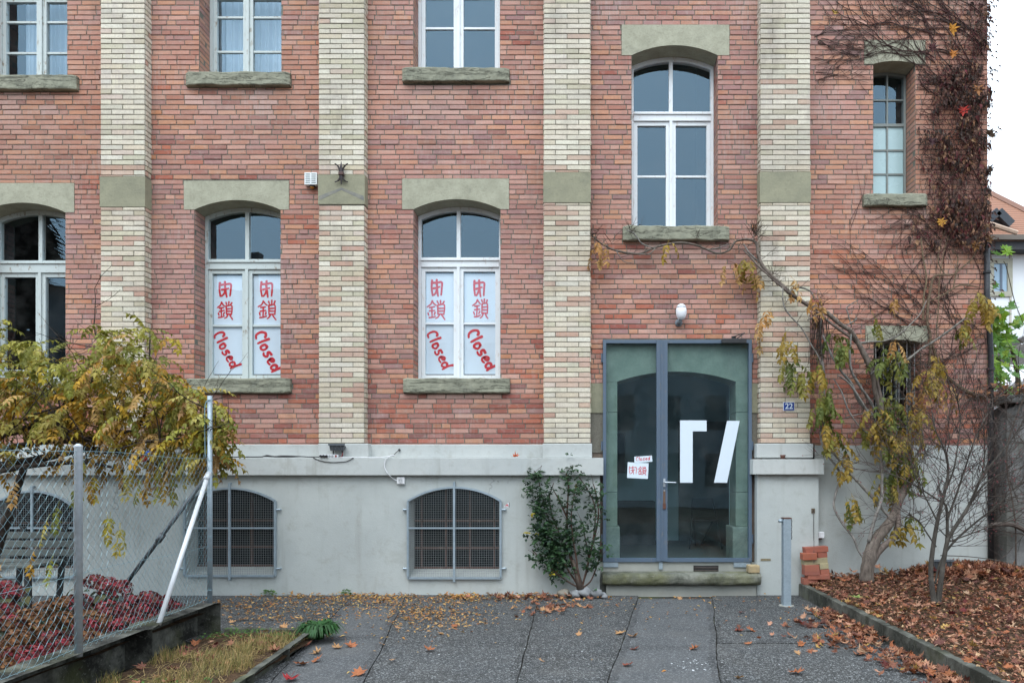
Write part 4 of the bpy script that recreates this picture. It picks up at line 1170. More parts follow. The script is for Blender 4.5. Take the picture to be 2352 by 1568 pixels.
path = [P(u, v, cy) for u, v in ((180, 1047), (300, 1049), (420, 1049), (500, 1049.5), (540, 1049), (600, 1048.6), (606, 1047.5), (640, 1049), (668, 1049), (690, 1048), (712, 1049), (735, 1049))]
for p in path: p.z = max(p.z, zt + .008)
b.tube(smoothpath(path, 4), .0075, 5, (.02, .02, .022))
b.tube(smoothpath([P(u, v, LY - .008) for u, v in ((719, 1050), (735, 1057), (760, 1061), (790, 1060), (803, 1056), (812, 1050.5))], 5), .005, 5, (.03, .03, .032))
for k in range(3): b.tube(smoothpath([P(604 + k * 3, 1048, LY + .02 + k * .01), P(614, 1045 + k, LY + .02 + k * .01), P(630, 1047.4, LY + .03), P(655, 1046 + k, LY + .03), P(700, 1048, LY + .03)], 4), .006, 5, (.02, .02, .022))
tag(b.build("power_cable", M['vcs'], None, smooth=True), "black cable lying along the ledge to the power strip", "cable")
t = thing("wall_socket", "white surface socket box hanging on a white cable under the ledge", "socket", (X(920, QY), QY, Z(1112, QY)))
y = QY - .045; b = MB(); b.box(X(911, y), X(929, y), y, QY - .001, Z(1111, y), Z(1095, y), (.74, .75, .76)); b.build("housing", M['vcs'], t, bevel=.008)
b = MB(); b.tube([(X(920, y), y - .004, Z(1103, y)), (X(920, y), y - .0005, Z(1103, y))], .034, 14, (.5, .51, .52)); b.tube([(X(918, y), y - .006, Z(1103, y)), (X(918, y), y - .004, Z(1103, y))], .006, 8, (.05, .05, .05)); b.tube([(X(922, y), y - .006, Z(1103, y)), (X(922, y), y - .004, Z(1103, y))], .006, 8, (.05, .05, .05)); b.build("outlet", M['vcs'], t)
b = MB(); b.tube(smoothpath([P(779, 1049.5, cy), P(840, 1050, cy), P(880, 1049.3, cy), P(905, 1045, LY + .05), P(898, 1046, LY - .01), P(886, 1055, LY - .02), P(883, 1070, LY - .02), P(890, 1086, LY - .02), P(902, 1098, QY - .04), P(911, 1103, QY - .04)], 5), .0052, 6, (.72, .73, .75)); b.build("cable", M['vcs'], t, smooth=True)
t = thing("wall_hook", "small black hook with a dangling lead on the base course", "hook", (X(914, BY), BY, Z(1040, BY)))
b = MB(); b.ball((X(917, BY - .02), BY - .015, Z(1033, BY)), .018, 8, 6, (.03, .03, .03)); b.tube([(X(916, BY), BY - .02, Z(1034, BY)), (X(910, BY), BY - .04, Z(1041, BY)), (X(905, BY), BY - .06, Z(1047, BY))], .006, 5, (.04, .04, .04)); b.build("hook_body", M['vcs'], t)
# rust-brown pot on the right-hand ledge
y = LY + .08; b = MB(); zt2 = Z(1054, LY)
b.tube([(X(1797.5, y), y, zt2 + .002), (X(1797.5, y), y, zt2 + .03), (X(1797.5, y), y, zt2 + .058), (X(1797.5, y), y, zt2 + .052)], [.026, .032, .04, .03], 12, S(88, 52, 40)); b.tube(smoothpath([(X(1797.5, y) + .036, y, zt2 + .045), (X(1797.5, y) + .055, y, zt2 + .035), (X(1797.5, y) + .036, y, zt2 + .015)], 4), .005, 5, S(88, 52, 40))
tag(b.build("small_cup", M['vc'], None, smooth=True), "small rust brown cup standing on the right ledge", "cup")
# junction box, chain plate on the base block
xs = X(1880, QY) ; t = thing("junction_box", "small white plastic box on the wall above the brick stack", "junction box", (xs + .05, -.06, Z(1236, -.06)))
b = MB(); b.box(X(1880, -.08), X(1893, -.08), -.09, -.021, Z(1235, -.08), Z(1221, -.08), (.75, .76, .78)); b.build("housing", M['vcs'], t, bevel=.006)
b = MB(); b.box(X(1881, -.08), X(1889, -.08), -.07, -.03, Z(1238, -.08), Z(1235.2, -.08), (.12, .05, .04)); b.build("cable_gland", M['vcs'], t)
y = QY - .01; t = thing("chain_plate", "small metal wall plate with a thin chain hanging over bricks", "chain", (X(1868, y), y, Z(1340, y)))
b = MB(); b.box(X(1864, y), X(1872, y), y, QY - .0005, Z(1178, y), Z(1167, y), S(110, 96, 80)); b.ball((X(1868, y), y - .004, Z(1172, y)), .008, 6, 4, (.02, .02, .02)); b.build("plate", M['metal'], t)
b = MB(); n = 44
for i in range(n):
    v = lerp(1180, 1292, i / (n - 1)) ; yy = lerp(y, -.36, max(0, (v - 1235) / 57) ** .6) if v > 1235 else y
    c = P(1868 + (1 if v < 1240 else 1.5), v, yy)
    b.ball(c, .0055, 5, 4, (.07, .06, .055), (1, .6, 1.3))
b.build("chain", M['metal'], t)
b = MB(); b.box(X(1747, QY), X(1770, QY), QY - .006, QY - .0005, Z(1287, QY), Z(1282, QY), S(150, 138, 108))
tag(b.build("wall_plate", M['metal']), "tiny weathered metal plate on the base block near the door", "plate")
# wooden block on the step
b = MB(); b.box(X(1717, -.2), X(1743, -.2), -.26, -.12, Z(1317, -.3) + .002, Z(1298, -.26), S(168, 148, 112))
tag(b.build("stone_block", M['vc'], None, bevel=.014, sub=1, noise_amp=.004), "small buff stone block lying at the right end of the doorstep", "stone")
# drain pipe at the building corner
t = thing("drain_pipe", "dark narrow drain pipe down the right corner of the building", "pipe", (X(2270, -.05), -.06, .3))
b = MB(); xx = XR - .035; b.tube([(xx, -.05, Z(560)), (xx, -.05, 3.9), (xx + .03, -.05, 3.6), (xx + .05, -.05, 3.2), (xx + .05, -.05, .25)], .036, 10, (.025, .028, .034)); b.build("pipe", M['metal'], t, smooth=True)
for z in (1.2, 3.0, 4.3): b = MB(); b.tube([(xx + (.05 if z < 3.3 else 0), -.05, z), (xx + (.05 if z < 3.3 else 0), -.05, z + .03)], .05, 10, (.03, .032, .036)); b.build("pipe_clip", M['metal'], t)

# ================================================================== bollard post
bx = G(1806, 1390); t = thing("steel_post", "galvanised square steel post with side pipe and short chain", "post", bx)
b = MB(); w_ = .047; b.box(bx.x - w_, bx.x + w_, bx.y - w_, bx.y + w_, -.05, 1.06); b.build("post", M['galv'], t, bevel=.006)
b = MB(); b.box(bx.x - w_ - .004, bx.x + w_ + .004, bx.y - w_ - .004, bx.y + w_ + .004, 1.0605, 1.075, S(108, 72, 58)); b.build("cap", M['metal'], t)
b = MB(); b.tube([(bx.x - w_ + .005, bx.y, 1.035), (bx.x - w_ - .045, bx.y, 1.033)], [.022, .02], 10, (.5, .5, .52)); b.build("side_pipe", M['galv'], t, smooth=True)
b = MB()
for i in range(12): b.ball((bx.x + w_ + .012 + .003 * math.sin(i * 2), bx.y - .02, 1.05 - i * .021), .011, 6, 4, (.06, .06, .062), (.5, .7, 1.1))
b.build("chain", M['metal'], t)
b = MB(); b.tube([(bx.x, bx.y, -.02), (bx.x, bx.y, .006)], .09, 14, (.2, .2, .19)); b.build("footing", M['concrete'], t)

# ================================================================== loose bricks
BO = [  # u0,u1,v0,v1,y,tilt,colour,label
 (1851, 1902, 1254, 1270, -.30, .13, (168, 92, 70), "topmost tilted red brick of the loose stack by the steel post"),
 (1844, 1878, 1270, 1286, -.36, .05, (176, 96, 66), "red brick at the left of the second row down in the stack"),
 (1879, 1900, 1267, 1281, -.30, .14, (170, 94, 74), "short red brick at the right of the second row down"),
 (1846, 1902, 1280, 1298, -.32, .17, (176, 164, 128), "long tilted cream brick in the upper part of the stack"),
 (1849, 1882, 1297, 1312, -.36, .03, (170, 100, 78), "red brick directly under the left end of the cream brick"),
 (1883, 1904, 1293, 1307, -.33, .1, (186, 174, 136), "short cream brick at the right middle of the stack"),
 (1849, 1883, 1309, 1321, -.36, 0, (160, 92, 74), "red brick in the lower middle left of the stack"),
 (1884, 1906, 1307, 1319, -.33, .05, (178, 104, 80), "red brick below the short cream brick"),
 (1856, 1906, 1319, 1331, -.36, .05, (172, 100, 78), "long red brick of the last but one row"),
 (1846, 1880, 1328, 1342, -.34, 0, (166, 98, 78), "bottom left red brick of the stack on the leaf bed"),
 (1886, 1910, 1329, 1340, -.33, .02, (158, 96, 80), "bottom right red brick of the stack on the leaf bed")]
for i, (u0, u1, v0, v1, y, tl, c, lab) in enumerate(BO):
    x0_, x1_, z0_, z1_ = X(u0, y), X(u1, y), Z(v1, y), Z(v0, y); cx, cz = (x0_ + x1_) / 2, (z0_ + z1_) / 2; hw = (x1_ - x0_) / 2; hh = (z1_ - z0_) / 2 - abs(tl) * hw * .5
    b = MB(); b.box(-hw, hw, y, y + .13, -hh, hh, mul(S(*c), .8))
    ca, sa = math.cos(tl * .6), math.sin(tl * .6); b.v = [(cx + p[0] * ca - p[2] * sa, p[1] + p[0] * .08 * (1 if i % 2 else -1), cz + p[0] * sa + p[2] * ca) for p in b.v]
    tag(b.build("loose_brick", M['vc'], None, bevel=.004, sub=1, noise_amp=.003), lab, "brick", "bricks in the loose stack")
for (u0, u1, v0, v1, y, c, lab) in ((1955, 1994, 1343, 1351, -.30, (160, 84, 60), "red brick lying in leaves left of the vine trunk"), (1995, 2046, 1362, 1374, -.75, (140, 84, 56), "flat red brick lying in leaves in front of the vine trunk")):
    b = MB(); b.box(X(u0, y), X(u1, y), y, y + .12, Z(v1, y), Z(v0, y), S(*c)); tag(b.build("loose_brick", M['brick'], None, bevel=.006, sub=1, noise_amp=.004), lab, "brick")

# ================================================================== kerbs, low walls, beds
t = thing("bed_kerb", "mossy concrete kerb edging the leaf bed on the right", "kerb", (2.95, -3.5, 0))
y = -.17; kr = random.Random(8)
def turned(o, parent, cx, cy, z, ang):
    o.rotation_euler = (0, 0, ang); o.location = Vector((cx, cy, z)) - WORG[parent.name]
while y > -8.6:
    L = .5 if y > -3 else .6; q = kr.uniform(-.005, .005)
    o = blockmesh("kerb_stone", 'kerb', 0, L - .007, 0, .075, -.12, .165 + q, .008, .005, t, 6)
    turned(o, t, 2.94 + (-y) * .006 + kr.uniform(-.004, .004), y - L / 2, -.12, R(-90))
    y -= L
# low wall that carries the wire fence
WT = .33
t = thing("fence_wall", "low dark moss-stained concrete wall under the wire fence", "wall", (-3.7, -5, 0))
segs = [(-2.42, -3.55), (-3.56, -5.4), (-5.41, -8.6)]
for a, b in segs:
    L = a - b; o = blockmesh("wall_section", 'fencewall', 0, L, 0, .24, -.15, WT, .014, .012, t, int(L / .1))
    ym = (a + b) / 2; turned(o, t, -3.578 + .0295 * (-ym - 2.4) - .12, ym, -.15, R(-88.6))
# planter kerbs in front of it
t = thing("planter_kerb", "narrow concrete kerb round the grass patch on the left", "kerb", (-2.5, -4, 0))
kb = [(-2.56, -2.75), (-2.52, -3.35), (-2.47, -4.1), (-2.42, -5.0), (-2.36, -6.2), (-2.3, -8)]
for (xa, ya), (xb, yb) in zip(kb[:-1], kb[1:]):
    L = math.hypot(xb - xa, yb - ya); o = blockmesh("kerb_stone", 'kerb', 0, L - .004, 0, .065, -.1, .115, .008, .006, t, 8)
    turned(o, t, (xa + xb) / 2, (ya + yb) / 2, -.1, math.atan2(yb - ya, xb - xa))
o = blockmesh("kerb_stone", 'kerb', 0, .95, 0, .06, -.1, .085, .008, .006, t, 10); turned(o, t, -3.03, -2.5, -.1, R(-6))
# earth in the planter, in the garden behind the fence and in the leaf bed
def mound(name, x0, x1, y0, y1, f, nx=24, ny=24, mat='soil'):
    b = MB()
    for j in range(ny + 1):
        for i in range(nx + 1):
            x, y = lerp(x0, x1, i / nx), lerp(y0, y1, j / ny); b.add((x, y, f(x, y) + .02 * noise.noise(Vector((x * 3, y * 3, 0))) + .012 * noise.noise(Vector((x * 9, y * 9, 2)))))
    for j in range(ny):
        for i in range(nx):
            q = j * (nx + 1) + i; b.face((q, q + 1, q + nx + 2, q + nx + 1))
    return structure(b.build(name, M[mat], None, smooth=True))
def bedz(x, y): return .13 + min(1, max(0, (x - 2.98) / .4)) * (.09 * max(0, min(1, (y + 4) / 4)) + .05 * max(0, min(1, (x - 3.2) / 2))) + .07 * math.exp(-((x - 5.1) ** 2) / .5 - ((y + .35) ** 2) / .5)
mound("leaf_bed", 2.975, 9.5, -8.6, -.02, bedz, 40, 50)
mound("planter_soil", -3.56, -2.5, -8, -2.56, lambda x, y: .055)
mound("garden_soil", -12, -3.72, -8.6, -2.3, lambda x, y: .22)

# ================================================================== wire fence
t = thing("wire_fence", "chain link fence on grey posts along the low wall on the left", "fence", (-3.7, -4, WT))
FA = Vector((-3.687, -2.4)); FB = Vector((-3.551, -4.37)); FDIR = (FB - FA).normalized(); FE = FA + FDIR * 4.9
def fp(s, z): p = FA + FDIR * s; return Vector((p.x, p.y, z))
b = MB(); b.tube([fp(0, WT - .02), fp(0, 1.6 + 180 / 229.6 * 1.0)], [.024, .024], 12); b.v = b.v
b.build("fence_post", M['galv'], t, smooth=True)
pl_ = (FB - FA).length
b = MB(); b.tube([fp(pl_, WT - .02), fp(pl_, 1.795), fp(pl_, 1.803), fp(pl_, 1.818)], [.026, .026, .028, .01], 14); b.build("fence_post", M['pole'], t, smooth=True)
b = MB(); b.tube([fp(.05, 1.58), fp(.99, WT - .01) + Vector((.03, 0, 0))], .021, 10, (.55, .56, .57)); b.tube([fp(.02, 1.61), fp(.09, 1.55)], .027, 10); b.build("brace_pole", m_simple("pale_pole", .4, 20, .1, base=(.62, .64, .66), metal=.1), t, smooth=True)
b = MB(); q0 = Vector((-3.72, -2.4, 1.58)); q1 = Vector((-4.62, -2.35, .42)); b.tube([q0, q1], .021, 8); b.tube([lerp(q0, q1, .5), lerp(q0, q1, .56)], .032, 8); b.c = [(.09, .1, .11)] * len(b.c); b.build("brace_pole", M['metal'], t, smooth=True)
b = MB(); wz0, wz1 = WT + .02, 1.77; cw = .0355; ncol = int(4.8 / cw); fr_ = random.Random(3)
nst = int((wz1 - wz0) / (cw * 1.05)); dz = (wz1 - wz0) / nst
for k in range(ncol):
    pts = []
    for i in range(nst + 1):
        s0 = (k + ((i + k) % 2)) * cw + .012 * noise.noise(Vector((k * .3, i * .25, 1)))
        p = fp(s0, wz0 + i * dz); off = .003 * (1 if i % 2 else -1)
        pts.append((p.x + off + .012 * noise.noise(Vector((k * .12, i * .1, 5))), p.y, p.z))
    if k % 2: pts.append(fp((k + .5) * cw, wz1 + .03)); pts.append(fp((k + .9) * cw, wz1 + .012))
    b.tube(pts, .00125, 3, cap=False)
for z in (wz0 + .02, lerp(wz0, wz1, .38), wz1 - .01): b.tube([fp(i * .3, z - .012 * math.sin(i * .9)) for i in range(16)], .0018, 3, cap=False)
b.build("chain_link_mesh", M['wire'], t)
b = MB()
for z in (.45, .75, .98, 1.2, 1.45, 1.74): b.tube([fp(0, z) + Vector((.026 * math.cos(a), .026 * math.sin(a), .003 * math.sin(a * 3))) for a in [i * .6 for i in range(12)]], .0025, 3)
b.tube(smoothpath([fp(0, 1.77) + Vector((-.03, -.03, 0)), fp(0, 2.2) + Vector((-.035, -.03, 0)), fp(0, 2.32) + Vector((-.02, -.03, 0)), fp(0, 2.345) + Vector((.03, -.02, 0))], 4), .0045, 4)
b.build("tie_wire", M['wire'], t)

# ================================================================== garden bench behind the fence
t = thing("garden_bench", "weathered grey slatted bench behind the wire fence", "bench", (-7.4, -1.5, .1))
by = -1.55; x0_, x1_ = X(-60, by), X(122, by)
for i in range(3): b = MB(); z = Z(1228, by) - i * .1; b.box(x0_ , x1_ - i * .01, by + .38 - i * .02, by + .41 - i * .02, z - .075, z, S(98, 104, 100)); b.build("back_slat", M['vc'], t, bevel=.006)
for i in range(4): b = MB(); yy = by + .26 - i * .11; z = .16 + .43 - i * .006; b.box(x0_, x1_ - .08 - i * .01, yy - .09, yy, z, z + .03, S(100, 106, 102)); b.build("seat_slat", M['vc'], t, bevel=.006)
for x in (x0_ + .2, x1_ - .2):
    b = MB(); b.bar((x, by - .1, .05), (x, by - .1, .59), .05, .05, (.03, .03, .03)); b.bar((x, by + .34, .05), (x, by + .44, Z(1216, by)), .05, .04, (.03, .03, .03)); b.bar((x, by - .12, .57), (x, by + .38, .57), .04, .04, (.03, .03, .03)); b.build("bench_leg", M['metal'], t)

# ================================================================== garden wall right of the building
t = thing("garden_wall", "rough grey stone garden wall overgrown with bare vines at right edge", "wall", (6.5, -.1, .2))
blockmesh("wall_body", 'gardenwall', XR + .14, 10.5, -.22, .2, -.1, Z(925, -.2), .03, .03, t, 30)
blockmesh("wall_coping", 'gardenwall', XR + .1, 10.5, -.29, .25, Z(925, -.2) + .002, Z(905, -.2), .02, .03, t, 30)

# ================================================================== house beyond, seen past the corner
HY = 21.0
t = thing("neighbour_house", "white house with brown tiled roof and dormer beyond the corner", "house", (X(2400, HY), HY, 0))
hx0 = X(2230, HY); hx1 = hx0 + 16; ze = Z(556, HY)
b = MB(); b.box(hx0, hx1, HY, HY + 9, -1, ze); b.build("house_wall", M['house'], t)
b = MB(); e0, e1, zz0 = HY - .7, HY + 9.7, Z(543, HY - .7); ridge = Vector((X(2190, HY + 4.5), HY + 4.5, Z(405, HY + 4.5)))
ra = Vector((hx0 - 3, HY + 4.5, ridge.z)); rb = ridge
pts = P(2352, 487, HY + 2.3)
c0 = Vector((hx1 + .7, e0, zz0)); c1 = Vector((hx1 + .7, e1, zz0)); l0 = Vector((hx0 - 3, e0, zz0)); l1 = Vector((hx0 - 3, e1, zz0))
rb = P(2180, 398, HY + 5.0); ra = Vector((rb.x - 4, rb.y, rb.z))
hipend = P(2470, 545, HY - .7)
col_ = S(150, 108, 88)
b.poly([l0, Vector((hipend.x, e0, zz0)), rb, ra], col_); b.poly([Vector((hipend.x, e0, zz0)), Vector((hipend.x, e1 + 2, zz0)), rb], col_); b.poly([Vector((hipend.x, e1 + 2, zz0)), l1, ra, rb], col_)
b.build("roof", M['rooftile'], t)
b = MB(); hp = Vector((hipend.x, e0, zz0)); b.tube([lerp(rb, hp, i / 14) for i in range(15)], .16, 6, S(132, 96, 80)); b.build("ridge_tile", M['vc'], t)
b = MB(); b.box(hx0 - 3, hipend.x + .2, e0 - .15, e0 + .02, zz0 - .18, zz0 + .04, S(106, 98, 90)); b.build("gutter", M['vc'], t)
b = MB(); b.box(hx0 - 3, hipend.x, e0 + .03, HY + .02, zz0 - .55, zz0 - .2, S(44, 46, 52)); b.build("eaves_board", M['vc'], t)
b = MB(); b.box(hx0, hx1, HY - .06, HY + .02, Z(575, HY), Z(567, HY), S(176, 180, 188)); b.build("cornice", M['vc'], t)
# lower porch roof with a pale hip
b = MB(); a0 = P(2266, 513, HY - 1.6); a1 = P(2352, 533, HY - 2.0); 
b.tube([lerp(P(2255, 508, HY - 1.2), P(2336, 535, HY - 1.4), i / 10) for i in range(11)], .1, 6, S(176, 150, 130)); b.build("ridge_tile", M['vc'], t)
# dormer
b = MB(); yq = HY - .2; apx = P(2292, 486, yq); la = P(2264, 510, yq); rb_ = P(2322, 516, yq)
back = Vector((0, 3.2, .5))
for p, q in ((la, apx), (apx, rb_)): b.bar(p, q, .34, .22, S(52, 58, 66), up=(0, 1, 0)); b.poly([p, q, q + back, p + back], S(70, 66, 66))
b.poly([la + Vector((0, .12, 0)), rb_ + Vector((0, .12, 0)), apx + Vector((0, .12, 0))], S(36, 32, 36)); b.build("dormer", M['vc'], t)
b = MB(); w0 = P(2289, 608, HY - .03); ux0, ux1, vz0, vz1 = X(2281, HY), X(2312, HY), Z(670, HY), Z(606, HY)
def framebox(b, x0, x1, z0, z1, th, ya, yb, col):
    b.box(x0 - th, x0, ya, yb, z0 - th, z1 + th, col); b.box(x1, x1 + th, ya, yb, z0 - th, z1 + th, col); b.box(x0, x1, ya, yb, z1, z1 + th, col); b.box(x0, x1, ya, yb, z0 - th, z0, col)
framebox(b, ux0, ux1, vz0, vz1, .22, HY - .08, HY + .02, S(170, 168, 152)); wn = b.build("window", M['vc'], t)
b = MB(); b.box(ux0 + .01, ux1 - .01, HY - .03, HY - .012, vz0, vz1, S(150, 176, 196)); b.box(ux1 - .32, ux1 - .22, HY - .06, HY - .031, vz0, vz1, S(90, 104, 120)); b.build("pane", M['vcs'], wn)
b = MB(); b.box(X(2318, HY), X(2322, HY), HY - .05, HY + .01, 0, Z(575, HY), S(190, 184, 172)); b.build("corner_strip", M['vc'], t)
# garden shed with a pale sheet roof behind the garden wall
sy = 4.0; t = thing("garden_shed", "grey garden shed with a white sloping sheet roof behind the garden wall", "shed", (X(2330, sy), sy, 0))
b = MB(); b.box(X(2306, sy), X(2480, sy), sy, sy + 3, -.05, Z(790, sy), S(150, 146, 142)); b.build("shed_wall", M['vc'], t)
b = MB(); q = [P(2300, 800, sy - .3), P(2500, 716, sy - .3)]; b.bar(q[0], q[1], .1, .3, S(84, 80, 78), up=(0, 1, 0)); b.build("roof_edge", M['vc'], t)
b = MB(); y2 = 2.2; p0, p1 = P(2283, 893, y2), P(2440, 838, y2); dv = Vector((0, 1.5, .25)); th_ = Vector((0, 0, -.04))
q = [p0, p1, p1 + dv, p0 + dv]; b.poly(q, (.8, .83, .86)); b.poly([p + th_ for p in q][::-1], (.6, .6, .6))
for i in range(4): b.poly([q[i], q[i] + th_, q[(i + 1) % 4] + th_, q[(i + 1) % 4]], (.75, .77, .8))
for px in (p0.lerp(p1, .05), p0.lerp(p1, .95)): b.bar(px + Vector((0, .1, -.05)), (px.x, px.y + .1, -.05), .07, .07, (.3, .3, .3))
b.build("sheet_roof", M['vcs'], t)

# ================================================================== across the street: only mirrored in the window panes
def far_house(name, label, x0, x1, y, ze, zr, wall, chim=None):
    t = thing(name, label, "house", ((x0 + x1) / 2, y, 0))
    b = MB(); b.box(x0, x1, y - 9, y, -.05, ze, wall); b.build("house_wall", M['vc'], t)
    b = MB(); m = y - 4.5; b.poly([(x0 - .4, y + .5, ze - .1), (x1 + .4, y + .5, ze - .1), (x1 + .4, m, zr), (x0 - .4, m, zr)], (.1, .06, .05)); b.poly([(x0 - .4, y - 9.5, ze - .1), (x1 + .4, y - 9.5, ze - .1), (x1 + .4, m, zr), (x0 - .4, m, zr)], (.1, .06, .05))
    for x in (x0, x1): b.poly([(x, y, ze), (x, y - 9, ze), (x, m, zr - .05)], wall)
    b.build("roof", M['vc'], t)
    x = x0 + 1.2
    while x < x1 - 1.5:
        for z in (1.0, 3.9, 6.8):
            if z + 1.8 < ze: b = MB(); b.box(x, x + 1.0, y + .001, y + .05, z, z + 1.7, (.03, .035, .04)); b.build("window", M['vcs'], t)
        x += 2.3
    if chim: b = MB(); b.box(chim[0] - .17, chim[0] + .17, chim[1] - .17, chim[1] + .17, ze, chim[2] - .5, (.06, .05, .05)); b.box(chim[0] - .25, chim[0] + .25, chim[1] - .25, chim[1] + .25, chim[2] - .5, chim[2] - .1, (.05, .045, .045)); b.build("chimney", M['vc'], t)
far_house("street_house", "tall house across the street mirrored in the left windows", -27, -12.5, -25, 11.0, 12.1, (.16, .155, .15), (-17.4, -27, 13.6))
far_house("street_house", "lower grey house across the street mirrored in the door glass", -11, 15, -25, 8.4, 10.6, (.3, .31, .31))

tq_ = random.Random(90); tt = thing("street_tree", "tall dark conifer across the street mirrored in the left window", "tree", (-30, -27, 0))
b = MB(); b.tube([(-30, -27, -.1), (-30, -27, 15)], [.3, .06], 7, (.05, .04, .035)); b.build("trunk", M['bark'], tt)
b = MB()
for i in range(2600):
    h = tq_.uniform(1.5, 16.5); a = tq_.uniform(0, 6.28); rr_2 = (17 - h) * .27 * math.sqrt(tq_.random()); L = tq_.uniform(.9, 1.7); p = Vector((-30 + rr_2 * math.cos(a), -27 + rr_2 * math.sin(a), h)); d_ = Vector((math.cos(a), math.sin(a), -.3)); s_2 = Vector((-math.sin(a), math.cos(a), tq_.uniform(-.3, .3))) * .4
    b.poly([p - s_2, p + s_2, p + d_ * L], (.02, .03, .018))
b.build("foliage", M['leaf'], tt)
# ================================================================== plants
def basis(d):
    d = Vector(d).normalized(); s = d.cross(Vector((0, 0, 1)))
    s = s.normalized() if s.length > 1e-4 else Vector((1, 0, 0))
    return d, s, s.cross(d)
def leaflet(mb, p, d, n, L, W, c, fold=.25, droop=.2):
    """an oval leaf, folded at its midrib and bent at the tip"""
    d = Vector(d).normalized(); n = Vector(n); s = d.cross(n)
    if s.length < 1e-4: s = d.orthogonal()
    s.normalize(); n = s.cross(d)
    a = p + d * (L * .35); m = p + d * (L * .55) - n * (droop * L * .25); tip = p + d * L - n * (droop * L)
    b0 = len(mb.v); w = W * .5
    for q in (p, a + s * w + n * fold * w, a - s * w + n * fold * w, a - n * 0, m + s * w * .85 + n * fold * w - n * 0, m - s * w * .85 + n * fold * w, m, tip): mb.add(q)
    for f in ((b0, b0 + 3, b0 + 1), (b0, b0 + 2, b0 + 3), (b0 + 1, b0 + 3, b0 + 6, b0 + 4), (b0 + 3, b0 + 2, b0 + 5, b0 + 6), (b0 + 4, b0 + 6, b0 + 7), (b0 + 6, b0 + 5, b0 + 7)): mb.face(f, c)
def pinnate(mb, r, p, d, L, c, n=5, lw=.034, ll=.085, hang=.9, stem=None, cvar=.2):
    """a wisteria leaf: pairs of leaflets on an arching rachis"""
    d = Vector(d).normalized(); q = Vector(p); step = L / (n + 1.2)
    pts = [q.copy()]
    sd = Vector((r.uniform(-1, 1), r.uniform(-1, 1), r.uniform(-.3, .3)))
    for i in range(n + 1):
        d = (d + Vector((0, 0, -hang * .28)) + sd * .05).normalized(); q = q + d * step * (1.7 if i == 0 else 1); pts.append(q.copy())
        s = d.cross(Vector((0, 0, 1))); s = s if s.length > .15 else d.cross(Vector((r.uniform(-1, 1), 1, 0)))
        s.normalize(); up = s.cross(d)
        for sg in (-1, 1):
            if r.random() < .08: continue
            dd = (s * sg * .85 + d * .55 + Vector((0, 0, -.35 * hang)) + Vector((r.uniform(-.25, .25), r.uniform(-.25, .25), r.uniform(-.25, .15))))
            k = ll * r.uniform(.75, 1.15) * (1 - .25 * abs(i / n - .4))
            leaflet(mb, q, dd, up + Vector((r.uniform(-.5, .5), r.uniform(-.5, .5), r.uniform(-.2, .3))), k, lw * r.uniform(.8, 1.15), jit(c, r, cvar), r.uniform(.1, .6), r.uniform(.05, .5))
    leaflet(mb, q, d, up, ll, lw, jit(c, r, cvar))
    if stem is not None: stem.tube(pts, [.003, *[.002] * (len(pts) - 1)], 3, jit(c, r, .1), cap=False)
LOBES5 = [(0, 0), (.10, -.06), (.42, -.12), (.30, .12), (.62, .28), (.34, .36), (.40, .62), (.16, .56), (0, 1.0)]
def maple(mb, p, d, n, L, c, r, curl=.2):
    d = Vector(d).normalized(); n = Vector(n); s = d.cross(n)
    s = s.normalized() if s.length > 1e-4 else d.orthogonal().normalized()
    n = s.cross(d); b0 = len(mb.v); c1 = r.uniform(-curl, curl); c2 = r.uniform(.2, 1.2) * curl
    def pt(x, y):
        h = c2 * (x * x * 2.2) + c1 * (y - .4) + c2 * .9 * (y - .35) ** 2 + .05 * math.sin(x * 9 + y * 7)
        return p + s * x * L + d * y * L + n * h * L
    mb.add(pt(0, .35))
    ring = LOBES5 + [(-x, y) for x, y in reversed(LOBES5[1:-1])]
    jr = [(x * r.uniform(.85, 1.15), y * r.uniform(.9, 1.1)) for x, y in ring]
    for x, y in jr: mb.add(pt(x, y))
    for i in range(len(ring)): mb.face((b0, b0 + 1 + i, b0 + 1 + (i + 1) % len(ring)), c)
    mb.tube([pt(0, 0), pt(0.02, -.25), pt(r.uniform(-.1, .1), -.45) + n * .05 * L], .008 * L + .0006, 3, mul(c, .7), cap=False)
def twiggy(mb, r, p, d, L, rad, depth, spread=.7, up=.15, seg=4, ends=None, kids=3, shrink=.68, colr=None, sides=5, wander=.35):
    pts = [Vector(p)]; d = Vector(d).normalized(); sub = []
    for i in range(seg):
        d = (d + Vector((r.uniform(-1, 1), r.uniform(-1, 1), r.uniform(-1, 1))) * wander * .5 + Vector((0, 0, up * .25))).normalized()
        pts.append(pts[-1] + d * L / seg); sub.append((pts[-1].copy(), d.copy(), i))
    k = len(pts); mb.tube(pts, [lerp(rad, rad * .55, i / (k - 1)) for i in range(k)], sides if rad > .006 else 3, colr, cap=rad > .01)
    if ends is not None and depth <= 1: ends += [(q, e) for q, e, _ in sub]
    if depth > 0:
        for j in range(kids):
            q, e, i = sub[min(len(sub) - 1, int(r.random() * len(sub) * .8 + len(sub) * .25))] if j else sub[-1]
            rv = Vector((r.uniform(-1, 1), r.uniform(-1, 1), r.uniform(-.7, 1))).normalized()
            twiggy(mb, r, q, (e + rv * spread), L * shrink * r.uniform(.7, 1.2), rad * .58, depth - 1, spread, up, seg, ends, kids, shrink, colr, sides, wander)

